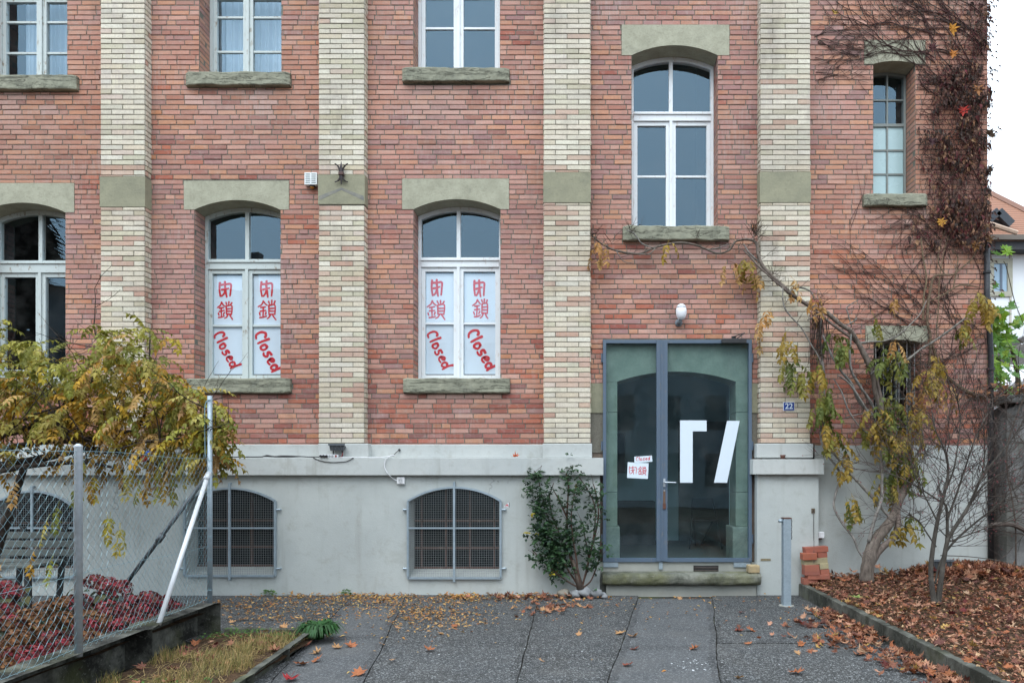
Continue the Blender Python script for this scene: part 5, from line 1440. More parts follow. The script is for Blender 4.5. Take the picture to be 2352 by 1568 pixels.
# ---------------- yellowing wisteria on the left
pr = random.Random(21)
wl = thing("wisteria_shrub", "yellowing wisteria with drooping pinnate leaves behind the wire fence", "wisteria", (-6.2, -1.7, .2))
top = [(-80, 760), (0, 742), (30, 790), (60, 765), (100, 800), (150, 812), (185, 742), (205, 728), (240, 748), (290, 768), (345, 745), (365, 800), (385, 850), (430, 880), (480, 905), (505, 950), (515, 1010)]
def topv(u):
    for (a, b), (c, d_) in zip(top[:-1], top[1:]):
        if a <= u <= c: return lerp(b, d_, (u - a) / (c - a))
    return 1100
bw = MB(); bc = S(60, 52, 46)
wood = [[(-60, 1080, -1.7, .05), (60, 1060, -1.75, .045), (140, 1042, -1.7, .04), (210, 1030, -1.6, .03), (300, 1045, -1.5, .02), (380, 1075, -1.5, .012)],
 [(-40, 1000, -1.8, .04), (40, 990, -1.8, .035), (100, 960, -1.7, .028), (170, 915, -1.6, .02), (230, 840, -1.5, .012), (215, 750, -1.5, .006)],
 [(-60, 1050, -1.5, .04), (60, 1020, -1.5, .03), (180, 1010, -1.6, .03), (250, 1000, -1.6, .022), (330, 960, -1.5, .015), (345, 760, -1.5, .006)],
 [(180, 960, -1.9, .02), (150, 1000, -1.9, .022), (200, 1030, -1.9, .018), (240, 1040, -1.8, .014), (330, 1010, -1.7, .01), (420, 990, -2.0, .007), (478, 940, -2.3, .005)],
 [(110, 940, -2.1, .012), (140, 985, -2.1, .014), (190, 1040, -2.0, .012)], [(0, 1010, -2.0, .016), (60, 960, -2.1, .012), (150, 930, -2.1, .008)],
 [(-20, 1085, -2.0, .03), (80, 1068, -2.0, .028), (200, 1062, -2.0, .02), (285, 1080, -2.0, .012)], [(330, 1015, -2, .01), (400, 1010, -2.2, .007), (478, 985, -2.35, .005)],
 [(60, 1060, -1.8, .03), (20, 1180, -1.7, .045), (-20, 1300, -1.6, .06), (-30, 1400, -1.5, .08)]]
for path in wood:
    pp = [P(u, v, y) for u, v, y, _ in path]; sp = smoothpath(pp, 5); k = len(sp)
    rads = [lerp(path[min(int(i / 5), len(path) - 1)][3], path[min(int(i / 5) + 1, len(path) - 1)][3], (i % 5) / 5) for i in range(k)]
    bw.tube(sp, rads, 6, bc)
    for q in range(5): i = pr.randrange(2, k); twiggy(bw, pr, sp[i], Vector((pr.uniform(-1, 1), pr.uniform(-1, .3), pr.uniform(-.2, 1))), .45, .007, 1, colr=bc, kids=2)
for i in range(46):
    u = pr.uniform(-60, 470); v = lerp(topv(u) + 30, 1060, pr.random()); twiggy(bw, pr, P(u, v, pr.uniform(-2.1, -1.2)), Vector((pr.uniform(-1, 1.2), pr.uniform(-.6, .4), pr.uniform(0, 1))), pr.uniform(.3, .6), .005, 1, colr=mul(bc, pr.uniform(.8, 1.7)), kids=2, wander=.6)
bw.build("branch", M['bark'], wl, smooth=True)
lf = MB(); sm = MB()
GREEN = [S(130, 130, 50), S(152, 148, 62), S(108, 112, 44), S(172, 162, 84), S(138, 136, 50)]; GOLD = [S(168, 128, 34), S(178, 142, 40), S(150, 114, 32), S(164, 146, 42), S(188, 150, 88), S(156, 124, 78), S(142, 132, 58), S(160, 146, 70)]
n = 0
while n < 980:
    u = pr.uniform(-90, 512); tv = topv(u); v = tv + 4 + (1062 - tv) * pr.random() ** .9
    if v > 1075 or (u > 380 and v < tv + 10): continue
    # gaps: keep the cover uneven, thin it out low on the left where the bare wood shows
    if noise.noise(Vector((u * .018, v * .02, 4))) < -.12: continue
    if v > 985 and u < 230 and pr.random() < .72: continue
    if v > 1010 and pr.random() < .35: continue
    y = pr.uniform(-2.25, -1.0) if u < 440 else pr.uniform(-2.3, -1.9)
    h = (v - tv) / 260 + pr.uniform(-.25, .25) + (.1 if v > 900 else 0)
    c = pr.choice(GREEN) if pr.random() > h * 1.1 + .1 else pr.choice(GOLD)
    d = Vector((pr.uniform(-1, 1), pr.uniform(-1.1, .5), pr.uniform(-.35, .75)))
    pinnate(lf, pr, P(u, v, y), d, pr.uniform(.2, .34), jit(c, pr, .12), n=pr.choice((4, 5, 5, 6)), lw=.034, ll=.076, hang=pr.uniform(.6, 1.4), stem=sm); n += 1
for u, v in ((300, 1075), (330, 1085), (370, 1080), (395, 1085), (350, 1070), (460, 1040), (500, 1000), (505, 975), (440, 1030), (455, 1000), (270, 1050), (180, 1090), (215, 1080), (30, 1090), (130, 1150), (110, 1180), (90, 1250), (120, 1270), (250, 1175), (275, 1200), (20, 1280), (460, 890), (410, 872), (405, 785), (360, 838)):
    for k in range(2 if v < 1090 or u > 160 else 1): pinnate(lf, pr, P(u + pr.uniform(-8, 8), v, -2.0), Vector((pr.uniform(-.4, .4), -.3, -.7 if v > 950 else .2)), .28, jit(pr.choice(GREEN + GOLD), pr, .15), n=5, hang=1.2, stem=sm)
lf.build("foliage", M['leaf'], wl); sm.build("leaf_stalk", M['twig'], wl)
for u, v, c, lab in ((341, 1042, S(30, 90, 190), "blue"), (331, 1053, S(190, 70, 70), "red"), (410, 1037, (.5, .56, .6), "silver")):
    c3 = P(u, v, -2.1); b = MB(); b.ball(c3, .033, 12, 8, c); b.tube([c3 + Vector((0, 0, .03)), c3 + Vector((0, 0, .05))], .01, 6, (.4, .4, .4)); b.tube(smoothpath([c3 + Vector((0, 0, .05)), c3 + Vector((.02, 0, .1)), c3 + Vector((-.01, .05, .16))], 3), .002, 3, (.1, .1, .1))
    tag(b.build("bauble", M['vcs'], None, smooth=True), "%s bauble hanging in the wisteria just above the fence top" % lab, "bauble")
c3 = P(6, 1047 - 0, -1.9); c3 = P(6, 1048 - 20, -1.9); b = MB(); b.ball(c3, .04, 12, 8, S(180, 190, 150)); b.tube([c3 + Vector((0, 0, .035)), c3 + Vector((.01, 0, .12))], .003, 4, (.1, .1, .08))
tag(b.build("bauble", M['vcs'], None, smooth=True), "pale green bauble hanging in wisteria at the left edge", "bauble")

# ---------------- hydrangea behind the fence
hy = random.Random(31)
hd = thing("hydrangea_bush", "hydrangea with faded brown and wine red flower heads behind the fence", "hydrangea", (-4.9, -3.6, .22))
fo_ = MB(); stm = MB()
HB = [S(110, 70, 40), S(96, 60, 36), S(84, 52, 36), S(122, 84, 52)]; HR = [S(134, 26, 46), S(112, 22, 38), S(138, 46, 56), S(70, 24, 32), S(112, 62, 54), S(92, 50, 42)]
heads = [(-.35, .0)]
HEADS = [(245, 1345, 1), (215, 1335, 1), (275, 1352, 1), (130, 1390, 0), (160, 1388, 0), (100, 1400, 0), (60, 1420, 0), (180, 1385, 1), (20, 1440, 0), (140, 1430, 0), (80, 1455, 0), (40, 1470, 0), (340, 1375, 1), (310, 1385, 1), (370, 1385, 1), (395, 1400, 1), (330, 1400, 1), (290, 1400, 1), (250, 1400, 1), (350, 1415, 1), (300, 1430, 1), (270, 1440, 1), (230, 1430, 0), (200, 1420, 0), (120, 1470, 1), (90, 1500, 1), (150, 1490, 1), (20, 1500, 0), (60, 1530, 1), (230, 1490, 1), (270, 1480, 1), (10, 1350, 1), (30, 1360, 1), (170, 1530, 1), (110, 1540, 1), (250, 1520, 1), (200, 1470, 0), (0, 1540, 0), (-40, 1450, 0), (-50, 1380, 0), (-30, 1510, 1), (300, 1465, 1), (330, 1450, 1)]
for i in range(15):
    u = hy.uniform(-20, 390); lo = lerp(1560, 1440, u / 400); v = hy.uniform(1400, lo); HEADS.append((u, v, 0 if (u < 190 and v < 1470 and hy.random() < .7) else 1))
for u, v, kind in HEADS:
    d = max(lerp(6.6, 4.75, max(0, min(1, (v - 1340) / 200))), 3.92 * FPX / (U0 - u)); y = d - CAMD; c3 = P(u, v, y)
    b = MB(); rad = hy.uniform(.085, .115); pal = HR if kind else HB
    for i in range(120):
        e = Vector((hy.gauss(0, 1), hy.gauss(0, 1), hy.gauss(0, 1) + .5)).normalized(); e.z *= .75
        q = c3 + e * rad * hy.uniform(.85, 1.05); a_ = e.orthogonal().normalized()
        cc = jit(hy.choice(pal), hy, .22); s_ = hy.uniform(.014, .021)
        e2 = (e + Vector((hy.uniform(-.5, .5), hy.uniform(-.5, .5), hy.uniform(-.5, .5)))).normalized(); a_ = e2.orthogonal().normalized(); b_ = e2.cross(a_)
        b.poly([q + a_ * s_, q + b_ * s_ + e2 * .004, q - a_ * s_, q - b_ * s_ + e2 * .004], cc)
    b.build("flower_head", M['dryleaf'], hd)
    g0 = Vector((c3.x + hy.uniform(-.1, .1), c3.y + hy.uniform(0, .2), .2)); stm.tube(smoothpath([c3, lerp(c3, g0, .5) + Vector((hy.uniform(-.05, .05), 0, 0)), g0], 3), .005, 4, S(80, 62, 44))
    for k in range(20):
        q = c3 + Vector((hy.uniform(-.16, .16), hy.uniform(-.14, .16), hy.uniform(-.34, -.02)))
        if q.x > -3.88: continue
        leaflet(fo_, q, (hy.uniform(-1, 1), hy.uniform(-1, .5), hy.uniform(-.7, .3)), (hy.uniform(-.3, .3), -.4, 1), hy.uniform(.09, .15), hy.uniform(.06, .09), jit(hy.choice([S(44, 58, 34), S(52, 36, 38), S(66, 40, 42), S(38, 48, 30), S(76, 74, 38), S(50, 62, 36)]), hy, .2), .3, .4)
fo_.build("foliage", M['leaf'], hd); stm.build("stem", M['twig'], hd)

# ---------------- grass and weeds in the planter
gx = MB(); gq = random.Random(2)
for i in range(5200):
    x, y = gq.uniform(-3.5, -2.55), gq.uniform(-5.2, -2.75)
    if noise.noise(Vector((x * 1.6, y * 1.6, 7))) < .08 + (.12 if y > -2.95 else 0): continue
    h = gq.uniform(.03, .10) * (1.3 if noise.noise(Vector((x * 3, y * 3, 1))) > 0 else .8); dx, dy = gq.uniform(-.05, .05), gq.uniform(-.05, .05); w_ = .0022
    c = jit(gq.choice([S(164, 142, 94), S(146, 128, 80), S(130, 126, 74), S(178, 154, 104), S(112, 114, 64)]), gq, .15); z = .06
    gx.poly([(x - w_, y, z), (x + w_, y, z), (x + dx * .4 + w_ * .7, y + dy * .4, z + h * .6), (x + dx * .4 - w_ * .7, y + dy * .4, z + h * .6)], c); gx.poly([(x + dx * .4 - w_ * .7, y + dy * .4, z + h * .6), (x + dx * .4 + w_ * .7, y + dy * .4, z + h * .6), (x + dx, y + dy, z + h)], c)
for i in range(420):   # straw lying flat
    x, y = gq.uniform(-3.4, -2.55), gq.uniform(-5.2, -2.8); a = gq.uniform(0, 6.3); L = gq.uniform(.04, .12); gx.bar((x, y, .075), (x + L * math.cos(a), y + L * math.sin(a), .08 + gq.uniform(0, .04)), .003, .002, jit(S(170, 148, 100), gq, .2))
for i in range(500):   # small weeds
    x, y = gq.uniform(-3.5, -2.6), gq.choice((gq.uniform(-5.2, -4.2), gq.uniform(-2.95, -2.6))); leaflet(gx, Vector((x, y, .07 + gq.random() * .05)), (gq.uniform(-1, 1), gq.uniform(-1, 1), .4), (0, 0, 1), gq.uniform(.02, .045), .02, jit(S(70, 104, 44), gq, .25))
o = gx.build("grass", M['leaf']); o['kind'] = 'stuff'; tag(o, "thin straw coloured grass in the planter by the low wall", "grass")
def blade_tuft(name, label, c, n, L, w, col, r, cat):
    b = MB()
    for i in range(n):
        a = r.uniform(0, 6.28); e = r.uniform(.5, 1.1); h = L * r.uniform(.6, 1); p = Vector(c) + Vector((r.uniform(-.03, .03), r.uniform(-.03, .03), 0)); o_ = Vector((math.cos(a), math.sin(a), 0)); s_ = Vector((-math.sin(a), math.cos(a), 0)) * w; cc = jit(col, r, .25)
        k = [p, p + o_ * h * .3 * e + Vector((0, 0, h * .55)), p + o_ * h * .7 * e + Vector((0, 0, h * .62)), p + o_ * h * e + Vector((0, 0, h * .25))]
        for q in range(2): b.poly([k[q] - s_, k[q] + s_, k[q + 1] + s_, k[q + 1] - s_], cc)
        b.poly([k[2] - s_, k[2] + s_, k[3]], cc)
    tag(b.build(name, M['leaf']), label, cat)
blade_tuft("leafy_tuft", "dark green strappy tuft at the corner of the planter kerb", (-2.5, -2.66, .02), 260, .27, .011, S(48, 92, 48), gq, "plant")
for u, v, lab in ((640, 1358, "small green weed at the wall foot under the left grille"), (818, 1355, "tiny green weed at the wall foot between the grilles")):
    b = MB(); c3 = G(u, v)
    c3.y = min(c3.y, QY - .03)
    for i in range(40): leaflet(b, c3 + Vector((gq.uniform(-.1, .1) * (1 if u < 700 else .6), gq.uniform(-.03, .02), gq.uniform(.01, .07))), (gq.uniform(-1, 1), -.5, gq.uniform(0, 1)), (0, -.5, 1), .04, .026, jit(S(104, 136, 80), gq, .2))
    tag(b.build("wall_weed", M['leaf']), lab, "weed")

# ---------------- rose bush by the door
ro = random.Random(9)
rb_ = thing("rose_bush", "dark green rose bush with bare brown canes left of the door", "rose bush", (X(1335, -.35), -.35, 0))
ST = [[(1333, 1348, -.38), (1322, 1310, -.36), (1311, 1285, -.34), (1303, 1217, -.3), (1303, 1168, -.28), (1306, 1112, -.27), (1301, 1086, -.27), (1316, 1070, -.27)],
 [(1328, 1345, -.36), (1300, 1300, -.33), (1272, 1255, -.3), (1262, 1200, -.28), (1250, 1160, -.27), (1236, 1100, -.26), (1228, 1082, -.27)],
 [(1326, 1347, -.4), (1296, 1329, -.4), (1248, 1290, -.36), (1226, 1265, -.34)], [(1338, 1346, -.38), (1345, 1315, -.38), (1362, 1241, -.34), (1367, 1168, -.3), (1350, 1125, -.28), (1330, 1095, -.27)],
 [(1340, 1348, -.38), (1359, 1330, -.38), (1376, 1280, -.34), (1381, 1241, -.32)], [(1330, 1345, -.34), (1318, 1290, -.3), (1280, 1215, -.27), (1262, 1150, -.25), (1272, 1108, -.25)],
 [(1333, 1345, -.4), (1325, 1290, -.4), (1312, 1200, -.36), (1318, 1140, -.34), (1325, 1110, -.33)], [(1336, 1346, -.36), (1352, 1290, -.33), (1343, 1230, -.3), (1338, 1200, -.3)],
 [(1303, 1190, -.3), (1285, 1150, -.28), (1273, 1128, -.28)], [(1362, 1250, -.33), (1375, 1180, -.3), (1368, 1130, -.28), (1362, 1110, -.28)]]
b = MB(); nodes = []
for i, s in enumerate(ST):
    sp = smoothpath([P(*q) for q in s], 5); k = len(sp); b.tube(sp, [lerp(.022 if i == 0 else .013, .005, j / (k - 1)) for j in range(k)], 6, S(84, 62, 52)); nodes += sp[k // 4:]
    for q in range(3): j = ro.randrange(k // 3, k); twiggy(b, ro, sp[j], (ro.uniform(-1, 1), ro.uniform(-.7, .1), ro.uniform(.2, 1)), .16, .004, 0, colr=S(96, 66, 52), kids=2)
b.tube([P(1333, 1352, -.38), P(1326, 1320, -.37), P(1316, 1285, -.35)], [.05, .036, .022], 8, S(92, 80, 72))
b.build("stem", M['bark'], rb_, smooth=True)
b = MB()
def rosefan(q):
    d = Vector((ro.uniform(-1, 1), ro.uniform(-.9, .25), ro.uniform(-.3, .6))); c = ro.choice([S(42, 72, 46), S(36, 62, 40), S(50, 84, 50), S(58, 92, 58), S(40, 66, 52)])
    if ro.random() < .015: c = S(176, 160, 40)
    for k in range(5):
        e = d + Vector((ro.uniform(-.8, .8), ro.uniform(-.5, .5), ro.uniform(-.5, .5))); leaflet(b, q + d.normalized() * .03 * (k % 3), e, (ro.uniform(-.4, .4), -.5, .9), ro.uniform(.035, .06), ro.uniform(.026, .04), jit(c, ro, .18), .25, .3)
for i in range(300):
    q = ro.choice(nodes) + Vector((ro.gauss(0, .06), ro.gauss(-.02, .05), ro.gauss(0, .06)))
    if q.x > X(1372, -.3) and q.y > -.2: continue
    rosefan(q)
for cu, cv, n_ in ((1245, 1225, 90), (1268, 1265, 110), (1240, 1170, 60), (1280, 1305, 50), (1290, 1230, 40), (1232, 1130, 24), (1355, 1270, 16), (1360, 1150, 14), (1225, 1130, 14), (1310, 1245, 20)):
    for i in range(n_): rosefan(P(cu + ro.gauss(0, 14), cv + ro.gauss(0, 16), ro.uniform(-.42, -.24)))
b.build("foliage", M['leaf'], rb_)
for i, (u, v, w_, lab) in enumerate(((1296, 1357, .1, "tan grey stone at left of the row under the rose bush"), (1322, 1361, .09, "pale stone second from left under the rose bush"), (1342, 1364, .12, "largest rounded grey stone under the rose bush"), (1369, 1363, .1, "upright grey stone nearest the doorstep footing"), (1385, 1357, .06, "flat small stone tucked against the doorstep"), (1388, 1369, .05, "smallest pebble in front of the doorstep corner"))):
    c3 = Vector((X(u, -.3), -.3 - (.08 if i == 5 else .02 * (i % 2)), 0)); b = MB(); w_ *= 1.5; c3.y -= .07; b.ball((c3.x, c3.y, w_ * .38), w_ * .55, 12, 8, S(128, 122, 110) if i == 0 else S(124, 126, 128), (1, .8, .75), .5, i)
    tag(b.build("rounded_stone", M['granite'] if False else M['vc'], None, smooth=True), lab, "stone", "stones under the rose bush")
# ---------------- old wisteria climbing the right-hand side
wv = random.Random(41)
wi = thing("wisteria_vine", "old nearly bare wisteria vine with twisted grey trunk right of the door", "wisteria", (X(1995, -.5), -.5, .2))
OG = S(136, 132, 126)
PATHS = [ # u, v, y, radius
 [(1990, 1332, -.55, .075), (1994, 1300, -.55, .07), (1999, 1264, -.5, .062), (2012, 1238, -.45, .055), (2046, 1195, -.4, .05), (2062, 1155, -.36, .046), (2084, 1110, -.3, .05), (2098, 1080, -.26, .045), (2080, 1040, -.2, .03), (2050, 1000, -.2, .026), (2026, 954, -.24, .025), (2012, 900, -.26, .025), (2005, 864, -.27, .024), (1985, 815, -.27, .024), (1956, 763, -.27, .026), (1939, 749, -.27, .024), (1890, 714, -.25, .022), (1855, 700, -.3, .02), (1821, 678, -.3, .022), (1769, 631, -.28, .021), (1748, 603, -.24, .02), (1741, 580, -.2, .017), (1738, 560, -.16, .017), (1727, 551, -.12, .016), (1700, 552, -.09, .014), (1687, 556, -.08, .014), (1673, 575, -.08, .011), (1645, 581, -.09, .01), (1600, 563, -.1, .012), (1548, 558, -.1, .013), (1507, 568, -.09, .013), (1465, 582, -.09, .013), (1416, 575, -.09, .012), (1382, 560, -.09, .01), (1354, 536, -.1, .006)],
 [(1996, 1300, -.5, .05), (2020, 1262, -.48, .04), (2050, 1238, -.45, .034), (2062, 1210, -.42, .03), (2063, 1170, -.4, .026), (2061, 1120, -.34, .02), (2050, 1040, -.3, .018), (2030, 960, -.28, .018), (2022, 900, -.27, .017), (2008, 850, -.25, .016), (1970, 790, -.25, .016), (1900, 735, -.28, .014), (1840, 690, -.32, .013), (1790, 655, -.3, .013), (1752, 620, -.26, .012), (1722, 590, -.18, .01), (1708, 575, -.12, .008)],
 [(1995, 1245, -.5, .02), (2010, 1190, -.5, .018), (2026, 1140, -.42, .018), (2024, 1060, -.34, .018), (2026, 1000, -.3, .018), (2028, 960, -.27, .02)],
 [(1990, 1290, -.55, .01), (1972, 1264, -.5, .012), (1961, 1235, -.45, .012), (1934, 1200, -.35, .012), (1916, 1166, -.3, .012), (1918, 1140, -.25, .012), (1929, 1100, -.2, .012), (1924, 1075, -.2, .012), (1902, 1046, -.2, .011), (1886, 1010, -.2, .011), (1887, 968, -.22, .012), (1894, 881, -.25, .012), (1887, 812, -.26, .013), (1883, 759, -.28, .014), (1890, 721, -.28, .012)],
 [(2044, 1190, -.4, .014), (2009, 1147, -.36, .016), (1956, 1091, -.3, .016), (1924, 1051, -.26, .014), (1900, 1015, -.24, .012), (1893, 960, -.24, .012), (1905, 900, -.26, .01)],
 [(2012, 850, -.26, .008), (2057, 836, -.3, .012), (2085, 825, -.3, .013), (2116, 801, -.3, .013), (2151, 780, -.28, .013), (2203, 742, -.24, .012), (2227, 721, -.22, .01)],
 [(1970, 789, -.26, .012), (2000, 785, -.28, .011), (2035, 782, -.28, .011), (2068, 766, -.28, .009), (2110, 725, -.26, .007), (2128, 690, -.24, .004)],
 [(2008, 955, -.24, .012), (1974, 923, -.26, .014), (1956, 881, -.28, .014), (1930, 850, -.3, .012), (1905, 805, -.3, .01), (1890, 770, -.3, .009)],
 [(1956, 763, -.28, .01), (1952, 812, -.3, .013), (1956, 853, -.3, .013), (1974, 884, -.28, .014), (1995, 915, -.26, .014), (2008, 940, -.24, .014)],
 [(2000, 958, -.26, .01), (1975, 915, -.3, .012), (1950, 880, -.3, .009), (1925, 862, -.3, .006)],
 [(1748, 605, -.24, .009), (1720, 580, -.18, .009), (1708, 560, -.12, .006)], [(1810, 672, -.32, .009), (1830, 660, -.3, .009), (1860, 668, -.28, .008), (1872, 690, -.28, .007)],
 [(1798, 660, -.34, .006), (1800, 700, -.36, .008), (1815, 725, -.36, .008), (1840, 752, -.36, .008), (1862, 790, -.34, .007), (1885, 830, -.32, .007), (1890, 870, -.3, .006)],
 [(1855, 735, -.34, .006), (1875, 725, -.32, .008), (1892, 716, -.3, .009)], [(1956, 750, -.26, .006), (1948, 720, -.26, .008), (1946, 705, -.26, .007), (1972, 688, -.26, .004)],
 [(1939, 749, -.26, .006), (1962, 737, -.28, .009), (1968, 730, -.28, .008)], [(2000, 860, -.3, .01), (2012, 850, -.3, .012), (2030, 848, -.3, .009), (2042, 860, -.3, .006)],
 [(2020, 1010, -.3, .006), (1980, 985, -.34, .007), (1950, 945, -.36, .008), (1935, 905, -.36, .008), (1915, 870, -.34, .006)], [(2009, 955, -.3, .008), (1980, 950, -.32, .006), (1940, 960, -.34, .005)],
 [(1465, 582, -.1, .006), (1490, 584, -.11, .006), (1505, 570, -.1, .006)], [(1416, 577, -.1, .006), (1432, 600, -.11, .004), (1452, 604, -.1, .003)], [(1500, 569, -.1, .006), (1475, 560, -.12, .006), (1455, 535, -.14, .008), (1440, 530, -.14, .005)],
 [(1672, 560, -.09, .005), (1655, 568, -.1, .006), (1625, 572, -.1, .006), (1600, 562, -.1, .005)], [(2080, 1100, -.3, .02), (2100, 1060, -.28, .014), (2120, 1000, -.28, .01), (2100, 940, -.28, .007), (2095, 880, -.28, .005)]]
b = MB(); nd = []
for path in PATHS:
    sp = smoothpath([P(u, v, y) for u, v, y, _ in path], 5); k = len(sp)
    for i in range(1, k - 1): sp[i] = sp[i] + Vector(noise.noise_vector(sp[i] * 5)) * .012 * min(1, path[0][3] * 30)
    rad = [lerp(path[min(i // 5, len(path) - 1)][3], path[min(i // 5 + 1, len(path) - 1)][3], (i % 5) / 5) * 1.22 * (1 + .22 * noise.noise(sp[i] * 9)) for i in range(k)]
    b.tube(sp, rad, 8 if rad[0] > .03 else 6, jit(OG if rad[0] < .03 else S(118, 106, 98), wv, .1)); nd += [(q, j) for j, q in enumerate(sp)]
b.build("vine_stem", M['bark'], wi, smooth=True)
b = MB()
for i in range(150):
    q, _ = wv.choice(nd)
    if q.z < 1.3: continue
    twiggy(b, wv, q, (wv.uniform(-1, 1), wv.uniform(-.6, .15), wv.uniform(-.3, 1)), wv.uniform(.08, .26), .0042, wv.choice((0, 0, 1)), colr=jit(S(92, 82, 74), wv, .2), kids=2, wander=.5)
for cu, cv, m in ((1360, 540, 16), (1372, 550, 8), (1402, 558, 8), (1448, 532, 10), (1600, 552, 8), (1733, 540, 26), (1738, 530, 20), (1775, 636, 16), (1785, 645, 12), (1880, 700, 8), (1890, 690, 8), (1706, 562, 6)):
    for i in range(m): q = P(cu + wv.gauss(0, 5), cv + wv.gauss(0, 6), -.13 if cu < 1720 else -.24); twiggy(b, wv, q, (wv.uniform(-1, 1), wv.uniform(-.4, .1), wv.uniform(-.2, 1.2)), wv.uniform(.07, .2), .0035, 0, colr=jit(S(70, 58, 50), wv, .2), kids=1)
for i in range(46):   # hanging bundle of dead stems
    u = 1880 + wv.uniform(-18, 22); sp = smoothpath([P(u + wv.uniform(-4, 4), 715 + wv.uniform(0, 20), -.3 + wv.uniform(-.05, .08)), P(u + wv.uniform(-6, 6), 770, -.3), P(u + wv.uniform(-14, 14), wv.uniform(800, 850), -.26)], 4); b.tube(sp, .0035, 3, jit(S(64, 52, 46), wv, .25), cap=False)
for i in range(190):   # tangle over the small lower window
    u, v = wv.uniform(1985, 2130), wv.uniform(745, 980); twiggy(b, wv, P(u, v, wv.uniform(-.2, .0)), (wv.uniform(-1, 1), wv.uniform(-.3, .2), wv.uniform(-1, .8)), wv.uniform(.15, .4), .0035, 1, colr=jit(S(66, 54, 48), wv, .3), kids=2, wander=.6)
b.build("twig", M['twig'], wi)
lf = MB(); sm = MB()
YG = [S(112, 116, 46), S(96, 106, 42), S(136, 132, 60), S(86, 98, 42)]; TAN = [S(176, 136, 80), S(164, 120, 66), S(186, 150, 96)]; GOL = [S(156, 130, 52), S(142, 122, 50)]
CL = [(2012, 735, 10, 18, YG, 2), (2060, 690, 7, 7, TAN, 1), (1925, 785, 10, 12, YG, 4), (1940, 800, 14, 14, YG, 4), (1812, 795, 12, 22, GOL, 4), (1800, 830, 10, 20, YG, 3), (1830, 880, 12, 18, YG, 4), (1845, 860, 10, 14, YG, 3), (1883, 860, 10, 14, GOL, 3), (1870, 845, 12, 12, YG, 2), (1905, 900, 12, 20, YG, 4), (1890, 950, 10, 20, YG, 4), (1904, 985, 12, 18, GOL, 4), (1915, 1005, 10, 12, YG, 3), (1880, 925, 8, 16, YG, 3), (2050, 845, 18, 14, YG, 5), (2035, 815, 12, 10, YG, 3), (2061, 800, 5, 6, TAN, 2), (2052, 930, 14, 22, YG, 6), (2040, 955, 14, 14, YG, 5), (2029, 985, 20, 10, GOL, 4), (2010, 980, 20, 12, GOL, 4), (1980, 985, 12, 10, YG, 2), (2070, 1000, 20, 12, GOL, 4), (2100, 990, 16, 12, GOL, 3), (2140, 872, 14, 12, GOL, 4), (2120, 900, 14, 16, TAN, 3), (2150, 840, 12, 14, GOL, 3), (2160, 900, 16, 12, TAN, 3), (2248, 690, 10, 12, GOL, 5), (2262, 705, 8, 12, GOL, 3), (2205, 765, 12, 8, YG, 2), (2225, 752, 8, 6, GOL, 2), (1677, 615, 6, 10, TAN, 3), (1718, 622, 8, 14, GOL, 4), (1733, 635, 6, 10, TAN, 3), (1536, 566, 3, 5, GOL, 2), (1366, 572, 5, 8, TAN, 2), (1388, 575, 4, 6, TAN, 2), (1815, 650, 8, 8, TAN, 2), (1750, 760, 6, 14, TAN, 2), (1770, 725, 8, 6, TAN, 2), (1850, 730, 8, 6, GOL, 1), (1870, 690, 6, 6, TAN, 2), (2052, 1030, 14, 18, YG, 6), (2040, 1010, 14, 8, GOL, 4), (2052, 1090, 14, 12, YG, 6), (2070, 1080, 12, 12, GOL, 3), (2038, 1120, 8, 10, GOL, 3), (1945, 1160, 8, 6, YG, 3), (1955, 1150, 6, 4, GOL, 2), (2075, 1210, 8, 8, GOL, 3), (2095, 1198, 6, 6, YG, 2), (1945, 1060, 8, 6, GOL, 2), (1930, 1040, 8, 6, GOL, 2), (1940, 1082, 5, 5, GOL, 1), (2090, 1065, 10, 12, YG, 3), (2005, 955, 10, 10, GOL, 2), (2105, 950, 12, 14, GOL, 3)]
for u, v, du, dv, pal, m in CL:
    for i in range(int(m * (1.9 if u > 1860 else 1.3))):
        if 1775 < u < 1852 and v > 870: v = 850
        q = P(u + wv.gauss(0, du * .8), v - 14 + wv.gauss(0, dv * .6), wv.uniform(-.45, -.18) if u > 1760 else wv.uniform(-.2, -.08))
        pinnate(lf, wv, q, (wv.uniform(-.7, .7), wv.uniform(-.7, .1), wv.uniform(-.9, .1)), wv.uniform(.2, .34) if m > 1 else .18, jit(wv.choice(pal), wv, .12), n=wv.choice((3, 4, 5)), lw=.042, ll=.098, hang=wv.uniform(1, 1.6), stem=sm)
lf.build("foliage", M['leaf'], wi); sm.build("leaf_stalk", M['twig'], wi)

